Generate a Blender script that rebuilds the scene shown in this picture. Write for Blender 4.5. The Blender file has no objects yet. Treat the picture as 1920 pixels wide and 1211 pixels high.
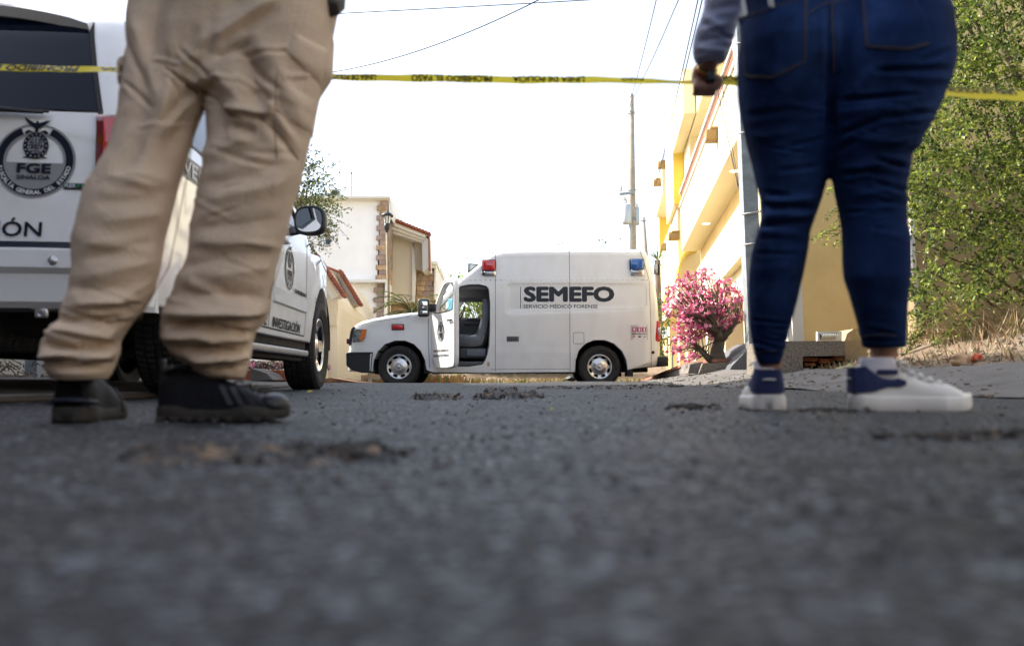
import bpy, bmesh, math, random
import numpy as np
from math import sin, cos, tan, pi, radians, atan, atan2, sqrt, exp
from mathutils import Vector, Matrix, noise
from mathutils.geometry import delaunay_2d_cdt
random.seed(7)
S = bpy.context.scene
COL = S.collection
# ------------------------------------------------------------------ camera, sky, sun, exposure
F = 1600.0
PITCH_G = atan(185/F)           # camera pitch against true level
PITCH_R = atan(103/F)           # camera pitch against the rising road
SLOPE = PITCH_G - PITCH_R       # the road climbs away from the camera
ROAD = Matrix.Rotation(SLOPE, 4, 'X')
CAMZ = 0.104
cd = bpy.data.cameras.new('camera'); cam = bpy.data.objects.new('camera', cd); COL.objects.link(cam)
cam.location = (0, 0, CAMZ); cam.rotation_euler = (pi/2 + PITCH_G, 0, 0)
cd.sensor_width = 36; cd.lens = 36*F/1920; cd.clip_start = 0.02; cd.clip_end = 3000
cd.dof.use_dof = True; cd.dof.focus_distance = 13.0; cd.dof.aperture_fstop = 2.6
S.camera = cam
SUN_AZ = Vector((-0.93, 0.36)).normalized(); SUN_EL = radians(43)
w = bpy.data.worlds.new('World'); S.world = w; w.use_nodes = True
nt = w.node_tree; bg = nt.nodes['Background']
sky = nt.nodes.new('ShaderNodeTexSky'); sky.sky_type = 'NISHITA'; sky.sun_disc = False
sky.sun_elevation = SUN_EL; sky.sun_rotation = atan2(SUN_AZ.x, SUN_AZ.y)
sky.air_density = 1.0; sky.dust_density = 2.0; sky.ozone_density = 1.0
hsv = nt.nodes.new('ShaderNodeHueSaturation'); hsv.inputs['Saturation'].default_value = .6   # thin white haze over the whole sky
nt.links.new(sky.outputs[0], hsv.inputs['Color']); nt.links.new(hsv.outputs[0], bg.inputs[0]); bg.inputs[1].default_value = 0.15
sd = bpy.data.lights.new('sun', 'SUN'); sun = bpy.data.objects.new('sun', sd); COL.objects.link(sun)
sd.energy = 3.6; sd.angle = radians(0.55); sd.color = (1, 0.93, 0.82)
sv = Vector((SUN_AZ.x*cos(SUN_EL), SUN_AZ.y*cos(SUN_EL), sin(SUN_EL)))
sun.rotation_euler = sv.to_track_quat('Z', 'Y').to_euler()
S.view_settings.view_transform = 'Standard'; S.view_settings.look = 'None'
S.view_settings.exposure = 1.55; S.view_settings.gamma = 1.0; S.view_settings.use_curve_mapping = False
S.cycles.max_bounces = 8; S.cycles.diffuse_bounces = 4; S.cycles.transparent_max_bounces = 12
S.cycles.caustics_reflective = False; S.cycles.caustics_refractive = False
S.cycles.sample_clamp_indirect = 6

# ------------------------------------------------------------------ measuring the photograph
def ray(px, py, pitch):
    dx, dy, dz = (px-960)/F, 1.0, (605.5-py)/F
    c, s = cos(pitch), sin(pitch)
    return Vector((dx, dy*c - dz*s, dy*s + dz*c))
def WR(px, py, Y):              # road frame point at depth Y
    r = ray(px, py, PITCH_R); k = Y/r.y
    return Vector((r.x*k, Y, CAMZ + r.z*k))
def WG(px, py, Y):              # level frame point at depth Y
    r = ray(px, py, PITCH_G); k = Y/r.y
    return Vector((r.x*k, Y, CAMZ + r.z*k))
def projR(P):                   # road frame arrays -> pixels
    x, y, z = P[:, 0], P[:, 1], P[:, 2]-CAMZ
    c, s = cos(PITCH_R), sin(PITCH_R)
    dep = y*c + z*s; up = -y*s + z*c
    return 960 + F*x/dep, 605.5 - F*up/dep
def level_z(X, Y, z=0):         # level-frame height of the road plane
    return Y*tan(SLOPE)+z

# ------------------------------------------------------------------ materials
MATS = {}
def mat(name, col, rough=0.6, metal=0.0, var=0.0, vscale=6.0, bump=0.0, bscale=60.0, spec=None, trans=0.0,
        emit=None, alpha=None, coat=0.0, dirt=None, dscale=2.0, damt=0.5, sheen=0.0, stretch=None, sss=0.0):
    if name in MATS: return MATS[name]
    m = bpy.data.materials.new(name); m.use_nodes = True
    N = m.node_tree.nodes; L = m.node_tree.links; p = N['Principled BSDF']
    p.inputs['Base Color'].default_value = (*col, 1); p.inputs['Roughness'].default_value = rough
    p.inputs['Metallic'].default_value = metal
    if spec is not None: p.inputs['Specular IOR Level'].default_value = spec
    if trans: p.inputs['Transmission Weight'].default_value = trans
    if coat: p.inputs['Coat Weight'].default_value = coat; p.inputs['Coat Roughness'].default_value = 0.05
    if sheen: p.inputs['Sheen Weight'].default_value = sheen
    if emit: p.inputs['Emission Color'].default_value = (*emit[:3], 1); p.inputs['Emission Strength'].default_value = emit[3]
    if alpha is not None: p.inputs['Alpha'].default_value = alpha
    tc = N.new('ShaderNodeTexCoord'); src = tc.outputs['Object']
    if stretch:
        mp = N.new('ShaderNodeMapping'); mp.inputs['Scale'].default_value = stretch
        L.new(src, mp.inputs[0]); src = mp.outputs[0]
    last = None
    if var:
        n = N.new('ShaderNodeTexNoise'); n.inputs['Scale'].default_value = vscale; n.inputs['Detail'].default_value = 6
        L.new(src, n.inputs['Vector'])
        r = N.new('ShaderNodeMapRange'); r.inputs[1].default_value = .25; r.inputs[2].default_value = .75
        r.inputs[3].default_value = 1-var; r.inputs[4].default_value = 1+var
        L.new(n.outputs['Fac'], r.inputs[0])
        mx = N.new('ShaderNodeMix'); mx.data_type = 'RGBA'; mx.blend_type = 'MULTIPLY'; mx.inputs[0].default_value = 1
        mx.inputs[6].default_value = (*col, 1); L.new(r.outputs[0], mx.inputs[7])
        last = mx.outputs[2]
    if dirt:
        n = N.new('ShaderNodeTexNoise'); n.inputs['Scale'].default_value = dscale; n.inputs['Detail'].default_value = 8
        n.inputs['Roughness'].default_value = .65
        L.new(src, n.inputs['Vector'])
        r = N.new('ShaderNodeMapRange'); r.inputs[1].default_value = .45; r.inputs[2].default_value = .75
        r.inputs[3].default_value = 0; r.inputs[4].default_value = damt
        L.new(n.outputs['Fac'], r.inputs[0])
        mx = N.new('ShaderNodeMix'); mx.data_type = 'RGBA'
        L.new(r.outputs[0], mx.inputs[0]); mx.inputs[7].default_value = (*dirt, 1)
        if last: L.new(last, mx.inputs[6])
        else: mx.inputs[6].default_value = (*col, 1)
        last = mx.outputs[2]
    if last: L.new(last, p.inputs['Base Color'])
    if bump:
        n = N.new('ShaderNodeTexNoise'); n.inputs['Scale'].default_value = bscale; n.inputs['Detail'].default_value = 8
        L.new(src, n.inputs['Vector'])
        b = N.new('ShaderNodeBump'); b.inputs['Strength'].default_value = bump; b.inputs['Distance'].default_value = .01
        L.new(n.outputs['Fac'], b.inputs['Height']); L.new(b.outputs[0], p.inputs['Normal'])
    MATS[name] = m
    return m

# ------------------------------------------------------------------ mesh building
class MB:
    def __init__(s): s.v = []; s.f = []; s.sm = []; s.mi = []
    def add(s, vs, fs, smooth=False, mi=0):
        o = len(s.v); s.v += [tuple(p) for p in vs]
        for f in fs: s.f.append(tuple(i+o for i in f)); s.sm.append(smooth); s.mi.append(mi)
        return s
    def box(s, a, b, M=None, mi=0):
        x0, y0, z0 = a; x1, y1, z1 = b
        vs = [Vector(p) for p in ((x0,y0,z0),(x1,y0,z0),(x1,y1,z0),(x0,y1,z0),(x0,y0,z1),(x1,y0,z1),(x1,y1,z1),(x0,y1,z1))]
        if M is not None: vs = [M @ p for p in vs]
        return s.add(vs, [(3,2,1,0),(4,5,6,7),(0,1,5,4),(1,2,6,5),(2,3,7,6),(3,0,4,7)], False, mi)
    def bbox(s, a, b, r=0.01, M=None, mi=0, n=2):   # box with rounded edges
        bm = bmesh.new(); bmesh.ops.create_cube(bm, size=1)
        for v in bm.verts: v.co = Vector([(a[i]+b[i])/2 + v.co[i]*(b[i]-a[i]) for i in range(3)])
        bmesh.ops.bevel(bm, geom=bm.edges[:], offset=r, segments=n, affect='EDGES', profile=.5)
        bm.verts.index_update()
        vs = [(M @ v.co if M is not None else v.co.copy()) for v in bm.verts]
        fs = [[v.index for v in f.verts] for f in bm.faces]; bm.free()
        return s.add(vs, fs, True, mi)
    def prism(s, poly, fn0, fn1, mi=0, smooth=False):   # poly 2D -> fn0/fn1 give 3D of the two caps
        n = len(poly); a = [fn0(*p) for p in poly]; b = [fn1(*p) for p in poly]
        return s.add(a+b, [tuple(range(n))[::-1], tuple(range(n, 2*n))] + [(i, (i+1) % n, n+(i+1) % n, n+i) for i in range(n)], smooth, mi)
    def tube(s, pts, r, n=8, caps=True, mi=0, smooth=True):
        pts = [Vector(p) for p in pts]; rs = r if isinstance(r, (list, tuple)) else [r]*len(pts)
        vs = []; fs = []; ref = None
        for i, p in enumerate(pts):
            d = (pts[min(i+1, len(pts)-1)] - pts[max(i-1, 0)]).normalized()
            if ref is None:
                ref = d.orthogonal().normalized()
            ref = (ref - d*ref.dot(d)).normalized(); q = d.cross(ref)
            for k in range(n):
                a = 2*pi*k/n; vs.append(p + (ref*cos(a)+q*sin(a))*rs[i])
        for i in range(len(pts)-1):
            for k in range(n):
                fs.append((i*n+k, i*n+(k+1) % n, (i+1)*n+(k+1) % n, (i+1)*n+k))
        if caps:
            fs.append(tuple(range(n))[::-1]); fs.append(tuple((len(pts)-1)*n+k for k in range(n)))
        return s.add(vs, fs, smooth, mi)
    def lathe(s, prof, n=32, M=None, mi=0, smooth=True, close=False):  # prof (r, h) about local Z
        vs = []; fs = []
        for k in range(n):
            a = 2*pi*k/n
            for r, h in prof:
                p = Vector((r*cos(a), r*sin(a), h)); vs.append(M @ p if M is not None else p)
        m = len(prof)
        for k in range(n):
            for j in range(m-1 if not close else m):
                j2 = (j+1) % m
                fs.append((k*m+j, ((k+1) % n)*m+j, ((k+1) % n)*m+j2, k*m+j2))
        return s.add(vs, fs, smooth, mi)
    def loft(s, rings, caps=True, mi=0, smooth=True, closed=True):
        n = len(rings[0]); vs = [p for r in rings for p in r]; fs = []
        for i in range(len(rings)-1):
            for k in range(n if closed else n-1):
                fs.append((i*n+k, i*n+(k+1) % n, (i+1)*n+(k+1) % n, (i+1)*n+k))
        if caps:
            fs.append(tuple(range(n))[::-1]); fs.append(tuple((len(rings)-1)*n+k for k in range(n)))
        return s.add(vs, fs, smooth, mi)
    def sphere(s, c, r, n=12, m=8, mi=0, M=None):
        c = Vector(c); rr = r if isinstance(r, (tuple, list)) else (r, r, r)
        rings = []
        for i in range(m+1):
            t = pi*i/m
            rings.append([(lambda p: M @ p if M is not None else p)(c+Vector((rr[0]*sin(t)*cos(2*pi*k/n), rr[1]*sin(t)*sin(2*pi*k/n), rr[2]*cos(t)))) for k in range(n)])
        return s.loft(rings, False, mi)
    def mesh(s, name):
        me = bpy.data.meshes.new(name); me.from_pydata([tuple(p) for p in s.v], [], s.f)
        me.polygons.foreach_set('use_smooth', s.sm); me.polygons.foreach_set('material_index', s.mi)
        me.update(); return me
    def build(s, name, m, parent=None, M=None, sharp=None):
        me = s.mesh(name)
        for x in (m if isinstance(m, (list, tuple)) else [m]): me.materials.append(x)
        if sharp:
            bm = bmesh.new(); bm.from_mesh(me); bmesh.ops.remove_doubles(bm, verts=bm.verts, dist=1e-5)
            for e in bm.edges:
                if len(e.link_faces) == 2 and e.calc_face_angle(0) > radians(sharp): e.smooth = False
            bm.to_mesh(me); bm.free()
        return link(name, me, parent, M)
def link(name, me, parent=None, M=None):
    o = bpy.data.objects.new(name, me); COL.objects.link(o)
    if parent is not None: o.parent = parent
    if M is not None: o.matrix_local = M
    return o
def tag(o, label=None, cat=None, group=None, kind=None):
    if label: o['label'] = label
    if cat: o['category'] = cat
    if group: o['group'] = group
    if kind: o['kind'] = kind
    return o
def thing(name, label, cat, M=None, group=None):
    o = bpy.data.objects.new(name, None); COL.objects.link(o)
    o.empty_display_size = .1
    if M is not None: o.matrix_world = M
    return tag(o, label, cat, group)
def T(*a): return Matrix.Translation(Vector(a if len(a) == 3 else a[0]))
def RZ(a): return Matrix.Rotation(a, 4, 'Z')
def RX(a): return Matrix.Rotation(a, 4, 'X')
def RY(a): return Matrix.Rotation(a, 4, 'Y')
def roadM(X, Y, z=0, rz=0): return ROAD @ T(X, Y, z) @ RZ(rz)
def levelM(X, Y, z=0, rz=0): return T(X, Y, z) @ RZ(rz)
def interp(x, xs, ys): return float(np.interp(x, xs, ys))

def text_geo(txt, size=1.0, bold=0.0, align='CENTER', width=None, extrude=0.0, spacing=1.0):
    c = bpy.data.curves.new('t', 'FONT'); c.body = txt; c.size = size; c.offset = bold; c.align_x = align
    c.extrude = extrude; c.resolution_u = 3; c.space_character = spacing
    o = bpy.data.objects.new('t', c); COL.objects.link(o)
    dg = bpy.context.evaluated_depsgraph_get(); dg.update()
    me = bpy.data.meshes.new_from_object(o.evaluated_get(dg))
    vs = [v.co.copy() for v in me.vertices]; fs = [tuple(p.vertices) for p in me.polygons]
    bpy.data.meshes.remove(me); bpy.data.objects.remove(o); bpy.data.curves.remove(c)
    if vs:
        x0 = min(p.x for p in vs); x1 = max(p.x for p in vs); y0 = min(p.y for p in vs); y1 = max(p.y for p in vs)
        return vs, fs, (x0, x1, y0, y1)
    return vs, fs, (0, 0, 0, 0)
def text_in(mb, txt, box, fn, bold=0.0, mi=0, push=(0, -.00025, 0)):
    """fit text into 2D box (x0,y0,x1,y1); fn(x,y)->3D; heavy weights are built from shifted strokes"""
    vs, fs, (a, b, c, d) = text_geo(txt, 1.0, 0)
    x0, y0, x1, y1 = box; sh = [(0, 0)]
    if bold: sh += [(bold*cos(q*pi/4), bold*sin(q*pi/4)) for q in range(8)]
    a -= bold; b += bold; c -= bold; d += bold
    for i, (sx, sy) in enumerate(sh):
        out = [fn(x0+(p.x+sx-a)/(b-a)*(x1-x0), y0+(p.y+sy-c)/(d-c)*(y1-y0))+Vector(push)*i for p in vs]
        mb.add(out, fs, False, mi)

def remesh(mb, voxel, smooth_it=4, name='m'):
    me = mb.mesh(name); o = bpy.data.objects.new(name, me); COL.objects.link(o)
    r = o.modifiers.new('r', 'REMESH'); r.mode = 'VOXEL'; r.voxel_size = voxel
    s = o.modifiers.new('s', 'SMOOTH'); s.iterations = smooth_it; s.factor = .5
    dg = bpy.context.evaluated_depsgraph_get(); dg.update()
    out = bpy.data.meshes.new_from_object(o.evaluated_get(dg))
    bpy.data.objects.remove(o); bpy.data.meshes.remove(me)
    out.polygons.foreach_set('use_smooth', [True]*len(out.polygons))
    return out
def get_co(me):
    a = np.empty(len(me.vertices)*3); me.vertices.foreach_get('co', a); return a.reshape(-1, 3)
def get_no(me):
    a = np.empty(len(me.vertices)*3); me.vertices.foreach_get('normal', a); return a.reshape(-1, 3)
def set_co(me, a): me.vertices.foreach_set('co', a.reshape(-1)); me.update()

# --------------------------------------------------------- vehicle shells from a side outline
def offset_poly(P, rs):
    n = len(P); out = []
    A = sum(P[i][0]*P[(i+1) % n][1]-P[(i+1) % n][0]*P[i][1] for i in range(n))
    sg = 1 if A > 0 else -1
    for i in range(n):
        p0 = Vector(P[i-1]); p1 = Vector(P[i]); p2 = Vector(P[(i+1) % n])
        d1 = (p1-p0).normalized(); d2 = (p2-p1).normalized()
        n1 = Vector((-d1.y, d1.x))*sg; n2 = Vector((-d2.y, d2.x))*sg
        m = (n1+n2)
        m = m/max(m.length_squared/2, .7)
        out.append(p1 + m*rs[i])
    return out
def rrect(x0, y0, x1, y1, r=6, y0b=None, y1b=None, n=5):
    out = []
    for cx, cy, a0 in ((x1-r, y0+r, -pi/2), (x1-r, y1-r, 0), (x0+r, y1-r, pi/2), (x0+r, y0+r, pi)):
        for k in range(n): a = a0+pi/2*k/(n-1); out.append(Vector((cx+r*cos(a), cy+r*sin(a))))
    return out
def densify(P, h, closed=True):
    out = []; n = len(P)
    for i in range(n if closed else n-1):
        a = Vector(P[i]); b = Vector(P[(i+1) % n]); k = max(1, int(math.ceil((b-a).length/h)))
        for j in range(k): out.append(a.lerp(b, j/k))
    if not closed: out.append(Vector(P[-1]))
    return out
def smooth_poly(P, it=2):
    P = [Vector(p) for p in P]
    for _ in range(it):
        Q = []
        for i in range(len(P)):
            a, b = P[i], P[(i+1) % len(P)]
            Q += [a.lerp(b, .25), a.lerp(b, .75)]
        P = Q
    return P
def panel2d(outer, holes, h):
    """CDT of polygon with holes, interior grid h. returns 2D verts, tris"""
    loops = [densify(outer, h)] + [densify(q, h) for q in holes]
    vs = []; es = []
    for lp in loops:
        o = len(vs); vs += [Vector(p) for p in lp]
        es += [(o+i, o+(i+1) % len(lp)) for i in range(len(lp))]
    xs = [p.x for p in loops[0]]; ys = [p.y for p in loops[0]]
    def inside(x, y, lp):
        c = False; j = len(lp)-1
        for i in range(len(lp)):
            if (lp[i].y > y) != (lp[j].y > y) and x < (lp[j].x-lp[i].x)*(y-lp[i].y)/(lp[j].y-lp[i].y)+lp[i].x: c = not c
            j = i
        return c
    x = min(xs)+h*.5; row = 0
    bnd = np.array([(p.x, p.y) for p in vs])
    while x < max(xs):
        y = min(ys)+h*.5+(row % 2)*h*.5
        while y < max(ys):
            if inside(x, y, loops[0]) and not any(inside(x, y, q) for q in loops[1:]):
                if ((bnd-np.array((x, y)))**2).sum(1).min() > (h*.4)**2: vs.append(Vector((x, y)))
            y += h
        x += h*.87; row += 1
    r = delaunay_2d_cdt(vs, es, [], 0, 1e-6)
    V = r[0]; Fs = []
    for f in r[2]:
        cx = sum(V[i].x for i in f)/3; cy = sum(V[i].y for i in f)/3
        if inside(cx, cy, loops[0]) and not any(inside(cx, cy, q) for q in loops[1:]): Fs.append(tuple(f))
    return V, Fs
def side_skin(mb, outer, holes, h, fn, mi=0, flip=False):
    V, Fs = panel2d(outer, holes, h)
    pts = [fn(p.x, p.y) for p in V]
    mb.add(pts, [f[::-1] if flip else f for f in Fs], True, mi)
def reveal(mb, loop, fn, depth_vec, mi=0, h=.05):
    lp = densify(loop, h); a = [fn(p.x, p.y) for p in lp]; b = [Vector(q)+Vector(depth_vec) for q in a]
    n = len(lp); mb.add(a+b, [(i, (i+1) % n, n+(i+1) % n, n+i) for i in range(n)], True, mi)
def flat_poly(mb, poly, holes, fn, t, mi=0, h=None):
    """flat piece with thickness: fn(u,v,depth)->3D"""
    V, Fs = panel2d(poly, holes, h or 10.0)
    a = [fn(p.x, p.y, 0) for p in V]; b = [fn(p.x, p.y, t) for p in V]
    mb.add(a, Fs, False, mi); mb.add(b, [f[::-1] for f in Fs], False, mi)
    for lp in [poly]+list(holes):
        lp = densify(lp, h or 10.0); n = len(lp)
        mb.add([fn(p.x, p.y, 0) for p in lp]+[fn(p.x, p.y, t) for p in lp], [(i, (i+1) % n, n+(i+1) % n, n+i) for i in range(n)], False, mi)
# ================================================================== GROUND (road frame heights)
def sstep(x, a, b):
    t = min(1, max(0, (x-a)/(b-a))); return t*t*(3-2*t)
def road_h(X, Y):
    z = .022*sstep(X, -.1, .95)                                    # right side rises a little to the gutter
    z += .03*exp(-((Y-12.6)/2.3)**2)                              # low crest before the van
    z -= .09*sstep(Y, 13.2, 15.6)
    return z
def asphalt_right(Y): return interp(Y, [0, 4, 8, 16], [2.15, 1.95, 1.9, 2.0])
def asphalt_left(Y): return interp(Y, [-3, 3.5, 4.5, 8, 16], [-2.7, -2.12, -1.86, -2.3, -3.3])
CLUMPS = []   # (X, Y, rx, ry, height)
def clump_px(px, py, wpx, d, hh):
    r = ray(px, py, PITCH_R); k = CAMZ/(-r.z); X = r.x*k; Y = r.y*k
    CLUMPS.append((X, Y, wpx*Y/F/2, d, hh))
clump_px(500, 856, 500, .13, .0055); clump_px(380, 850, 210, .10, .004); clump_px(640, 852, 210, .10, .005)
clump_px(820, 747, 90, .30, .016); clump_px(955, 746, 130, .35, .02); clump_px(940, 733, 60, .5, .018)
clump_px(1150, 733, 130, .5, .014); clump_px(1300, 775, 100, .12, .006); clump_px(1560, 790, 160, .08, .004)
clump_px(1810, 840, 320, .06, .004); clump_px(1040, 731, 60, .4, .012)
clump_px(1230, 729, 90, .5, .012)
def clump_f(X, Y):
    m = 0; z = 0
    for cx, cy, rx, ry, hh in CLUMPS:
        dx = (X-cx)/rx; dy = (Y-cy)/ry; q = dx*dx+dy*dy
        if q < 1.6:
            n = noise.noise(Vector((X*9/max(.3, rx*2), Y*14, 3.3)))
            e = 1-q+n*.9
            if e > 0:
                k = min(1, e*2.5); m = max(m, k); hh = hh*1.0
                z += 2.1*hh*k*(.45+.6*abs(noise.noise(Vector((X*38, Y*38, 1))))+.5*noise.noise(Vector((X*90, Y*90, 5))))
    return m, z
def grid_mesh(name, xs, ys, fn, mats, M=ROAD, colname=None):
    nx, ny = len(xs), len(ys); co = np.empty((ny, nx, 3)); cl = np.zeros((ny, nx))
    for j, Y in enumerate(ys):
        for i, X in enumerate(xs):
            r = fn(X, Y); co[j, i] = (r[0], r[1], r[2])
            if len(r) > 3: cl[j, i] = r[3]
    me = bpy.data.meshes.new(name)
    idx = np.arange(nx*ny).reshape(ny, nx)
    q = np.stack([idx[:-1, :-1], idx[:-1, 1:], idx[1:, 1:], idx[1:, :-1]], -1).reshape(-1, 4)
    me.from_pydata(co.reshape(-1, 3).tolist(), [], q.tolist())
    me.polygons.foreach_set('use_smooth', [True]*len(me.polygons))
    if colname:
        a = me.attributes.new(colname, 'FLOAT', 'POINT'); a.data.foreach_set('value', cl.reshape(-1))
    for m in mats: me.materials.append(m)
    o = link(name, me); o.matrix_world = M; return o

def asphalt_material():
    m = bpy.data.materials.new('asphalt'); m.use_nodes = True; N = m.node_tree.nodes; L = m.node_tree.links
    p = N['Principled BSDF']; tc = N.new('ShaderNodeTexCoord')
    def noi(sc, det=6, rg=.6, src=None):
        n = N.new('ShaderNodeTexNoise'); n.inputs['Scale'].default_value = sc; n.inputs['Detail'].default_value = det
        n.inputs['Roughness'].default_value = rg; L.new(tc.outputs['Object'], n.inputs['Vector']); return n
    def vor(sc, feat='F1'):
        v = N.new('ShaderNodeTexVoronoi'); v.inputs['Scale'].default_value = sc; v.feature = feat
        L.new(tc.outputs['Object'], v.inputs['Vector']); return v
    def ramp(src, stops):
        r = N.new('ShaderNodeValToRGB'); e = r.color_ramp.elements
        e[0].position, e[0].color = stops[0][0], (*stops[0][1], 1); e[1].position, e[1].color = stops[-1][0], (*stops[-1][1], 1)
        for q, c in stops[1:-1]:
            x = e.new(q); x.color = (*c, 1)
        L.new(src, r.inputs[0]); return r
    def mix(a, b, f, mode='MIX'):
        x = N.new('ShaderNodeMix'); x.data_type = 'RGBA'; x.blend_type = mode
        for s, k in ((a, 6), (b, 7), (f, 0)):
            if isinstance(s, (int, float)): x.inputs[k].default_value = s
            elif isinstance(s, tuple): x.inputs[k].default_value = (*s, 1)
            else: L.new(s, x.inputs[k])
        return x.outputs[2]
    big = noi(1.1, 5); mid = noi(9, 6); v1 = vor(130); v2 = vor(55); fine = noi(240, 3)
    base = ramp(mid.outputs['Fac'], [(.3, (.005, .0052, .0058)), (.5, (.012, .0125, .0137)), (.72, (.030, .031, .033))])
    stone = ramp(v1.outputs['Color'], [(0, (.004, .004, .004)), (.45, (.009, .009, .010)), (.7, (.034, .036, .041)), (.86, (.12, .132, .155)), (1, (.42, .47, .54))])  # lightest bluish stops also stand for glints on the aggregate
    c = mix(base.outputs[0], stone.outputs[0], .72)
    pale = ramp(v2.outputs['Color'], [(0, (0, 0, 0)), (.80, (0, 0, 0)), (.9, (1, 1, 1)), (1, (1, 1, 1))])
    c = mix(c, (.11, .125, .15), pale.outputs[0])  # pale stones, with bluish sky glints put into their colour
    dirtf = ramp(big.outputs['Fac'], [(.52, (0, 0, 0)), (.72, (.5, .5, .5))])
    c = mix(c, (.095, .078, .062), dirtf.outputs[0])
    at = N.new('ShaderNodeAttribute'); at.attribute_name = 'patch'
    ocn = noi(22, 4); oc = ramp(ocn.outputs['Fac'], [(.40, (.010, .010, .012)), (.52, (.022, .020, .018)), (.60, (.19, .115, .055))])
    c = mix(c, oc.outputs[0], at.outputs['Fac'])
    vc = N.new('ShaderNodeTexVoronoi'); vc.feature = 'DISTANCE_TO_EDGE'; vc.inputs['Scale'].default_value = .75
    wn = noi(3.5, 5); wm = N.new('ShaderNodeMix'); wm.data_type = 'RGBA'; wm.inputs[0].default_value = .12; L.new(tc.outputs['Object'], wm.inputs[6]); L.new(wn.outputs['Color'], wm.inputs[7]); L.new(wm.outputs[2], vc.inputs['Vector'])
    cr = ramp(vc.outputs['Distance'], [(0, (1, 1, 1)), (.006, (.9, .9, .9)), (.014, (0, 0, 0)), (1, (0, 0, 0))])
    c = mix(c, (.008, .007, .006), cr.outputs[0])
    L.new(c, p.inputs['Base Color'])
    rr = ramp(v1.outputs['Color'], [(0, (.8,)*3), (.6, (.62,)*3), (.85, (.45,)*3), (1, (.32,)*3)]); L.new(rr.outputs[0], p.inputs['Roughness'])
    p.inputs['Specular IOR Level'].default_value = .4
    b1 = N.new('ShaderNodeBump'); b1.inputs['Strength'].default_value = 1.0; b1.inputs['Distance'].default_value = .007
    L.new(v1.outputs['Distance'], b1.inputs['Height']); b1.invert = True
    b2 = N.new('ShaderNodeBump'); b2.inputs['Strength'].default_value = .5; b2.inputs['Distance'].default_value = .003
    L.new(fine.outputs['Fac'], b2.inputs['Height']); L.new(b1.outputs[0], b2.inputs['Normal'])
    b3 = N.new('ShaderNodeBump'); b3.inputs['Strength'].default_value = .5; b3.inputs['Distance'].default_value = .01
    L.new(v2.outputs['Distance'], b3.inputs['Height']); L.new(b2.outputs[0], b3.inputs['Normal'])
    L.new(b3.outputs[0], p.inputs['Normal'])
    return m
M_asph = asphalt_material()
M_conc = mat('concrete', (.125, .118, .112), .9, var=.38, vscale=2.2, bump=1.0, bscale=30, dirt=(.09, .075, .06), dscale=3.5, damt=.8)
M_concd = mat('rough concrete', (.22, .20, .18), .9, var=.3, vscale=9, bump=.9, bscale=80, dirt=(.12, .10, .085), dscale=10, damt=.6)
M_soil = mat('dry soil', (.19, .135, .09), .95, var=.35, vscale=5, bump=1.0, bscale=30, dirt=(.14, .10, .065), dscale=14, damt=.7)

ys = sorted(set([-5+i*.5 for i in range(10)] + [round(.05+.006*i, 4) for i in range(60)] + [.42*(1.0115**i) for i in range(330)]))
ys = [y for y in ys if y < 15.9] + [16.2, 17, 18, 19, 20.5]
tt = np.linspace(-1, 1, 321)
def road_fn(t, Y):
    a, b = asphalt_left(Y)-.06, asphalt_right(Y)+.06
    s = np.sinh(t*3.0)/np.sinh(3.0)
    X = s*(b if s > 0 else -a)
    m, cz = clump_f(X, Y) if 0 < Y < 15 else (0, 0)
    z = road_h(X, Y)+cz + .0016*noise.noise(Vector((X*30, Y*30, 0))) + .004*noise.noise(Vector((X*2.3, Y*2.3, 9)))
    return (X, Y, z, m)
tag(grid_mesh('road', list(tt), ys, road_fn, [M_asph], colname='patch'), kind='structure')

# wide terrain under everything, falling away behind the crest
M_far = mat('far ground', (.20, .16, .11), .95, var=.4, vscale=.4, bump=.5, bscale=5, dirt=(.07, .09, .03), dscale=.8, damt=.8)
gx = [-900, -300, -120, -60, -30, -20]+[-15+i for i in range(31)]+[20, 30, 60, 120, 300, 900]
gy = [-120, -40, -15, -8]+[-5+i for i in range(36)]+[35, 42, 55, 80, 130, 250, 600, 1500]
def terr(X, Y):
    z = -.12
    if Y > 15: z -= .03*(Y-15)*(1 if Y < 30 else 0) + (.45 if Y >= 30 else 0)
    if Y > 30: z -= (Y-30)*tan(SLOPE)*1.0
    if Y < -5: z -= (Y+5)*.04
    return (X, Y, z)
tag(grid_mesh('ground', gx, gy, terr, [M_far]), kind='structure')

# right concrete apron (gutter and pavement ramp), then bank of dry soil
def apron_fn(t, Y):
    a = asphalt_right(Y)
    k = t
    X = a + k*1.05 if k <= 1 else a+1.05+(k-1)*.8
    z = road_h(a, Y)+.004+ .16*(min(k, 1)**1.35) + .008*noise.noise(Vector((X*6, Y*5, 2)))
    z += .018*noise.noise(Vector((X*1.6, Y*1.1, 5)))
    if Y > 15: z -= .05*(Y-15)
    return (X, Y, z)
tag(grid_mesh('pavement', [i/28 for i in range(33)], [-4+.1*i for i in range(230)], apron_fn, [M_conc]), kind='structure')
def bank_h(X, Y):
    a = asphalt_right(Y)+1.05
    z = .17+.30*sstep(X, a+.1, a+1.4)*sstep(Y, 14, 10.5) + .5*sstep(X, a+1.5, a+6)*sstep(Y, 13, 10)
    return z
def bank_fn(t, Y):
    a = asphalt_right(Y)+1.05; X = a+t
    z = bank_h(X, Y)+.03*noise.noise(Vector((X*3, Y*3, 0)))+.02*noise.noise(Vector((X*11, Y*11, 0))) - (.08 if t == 0 else 0)
    if Y > 15: z -= .05*(Y-15)
    return (X, Y, z)
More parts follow.
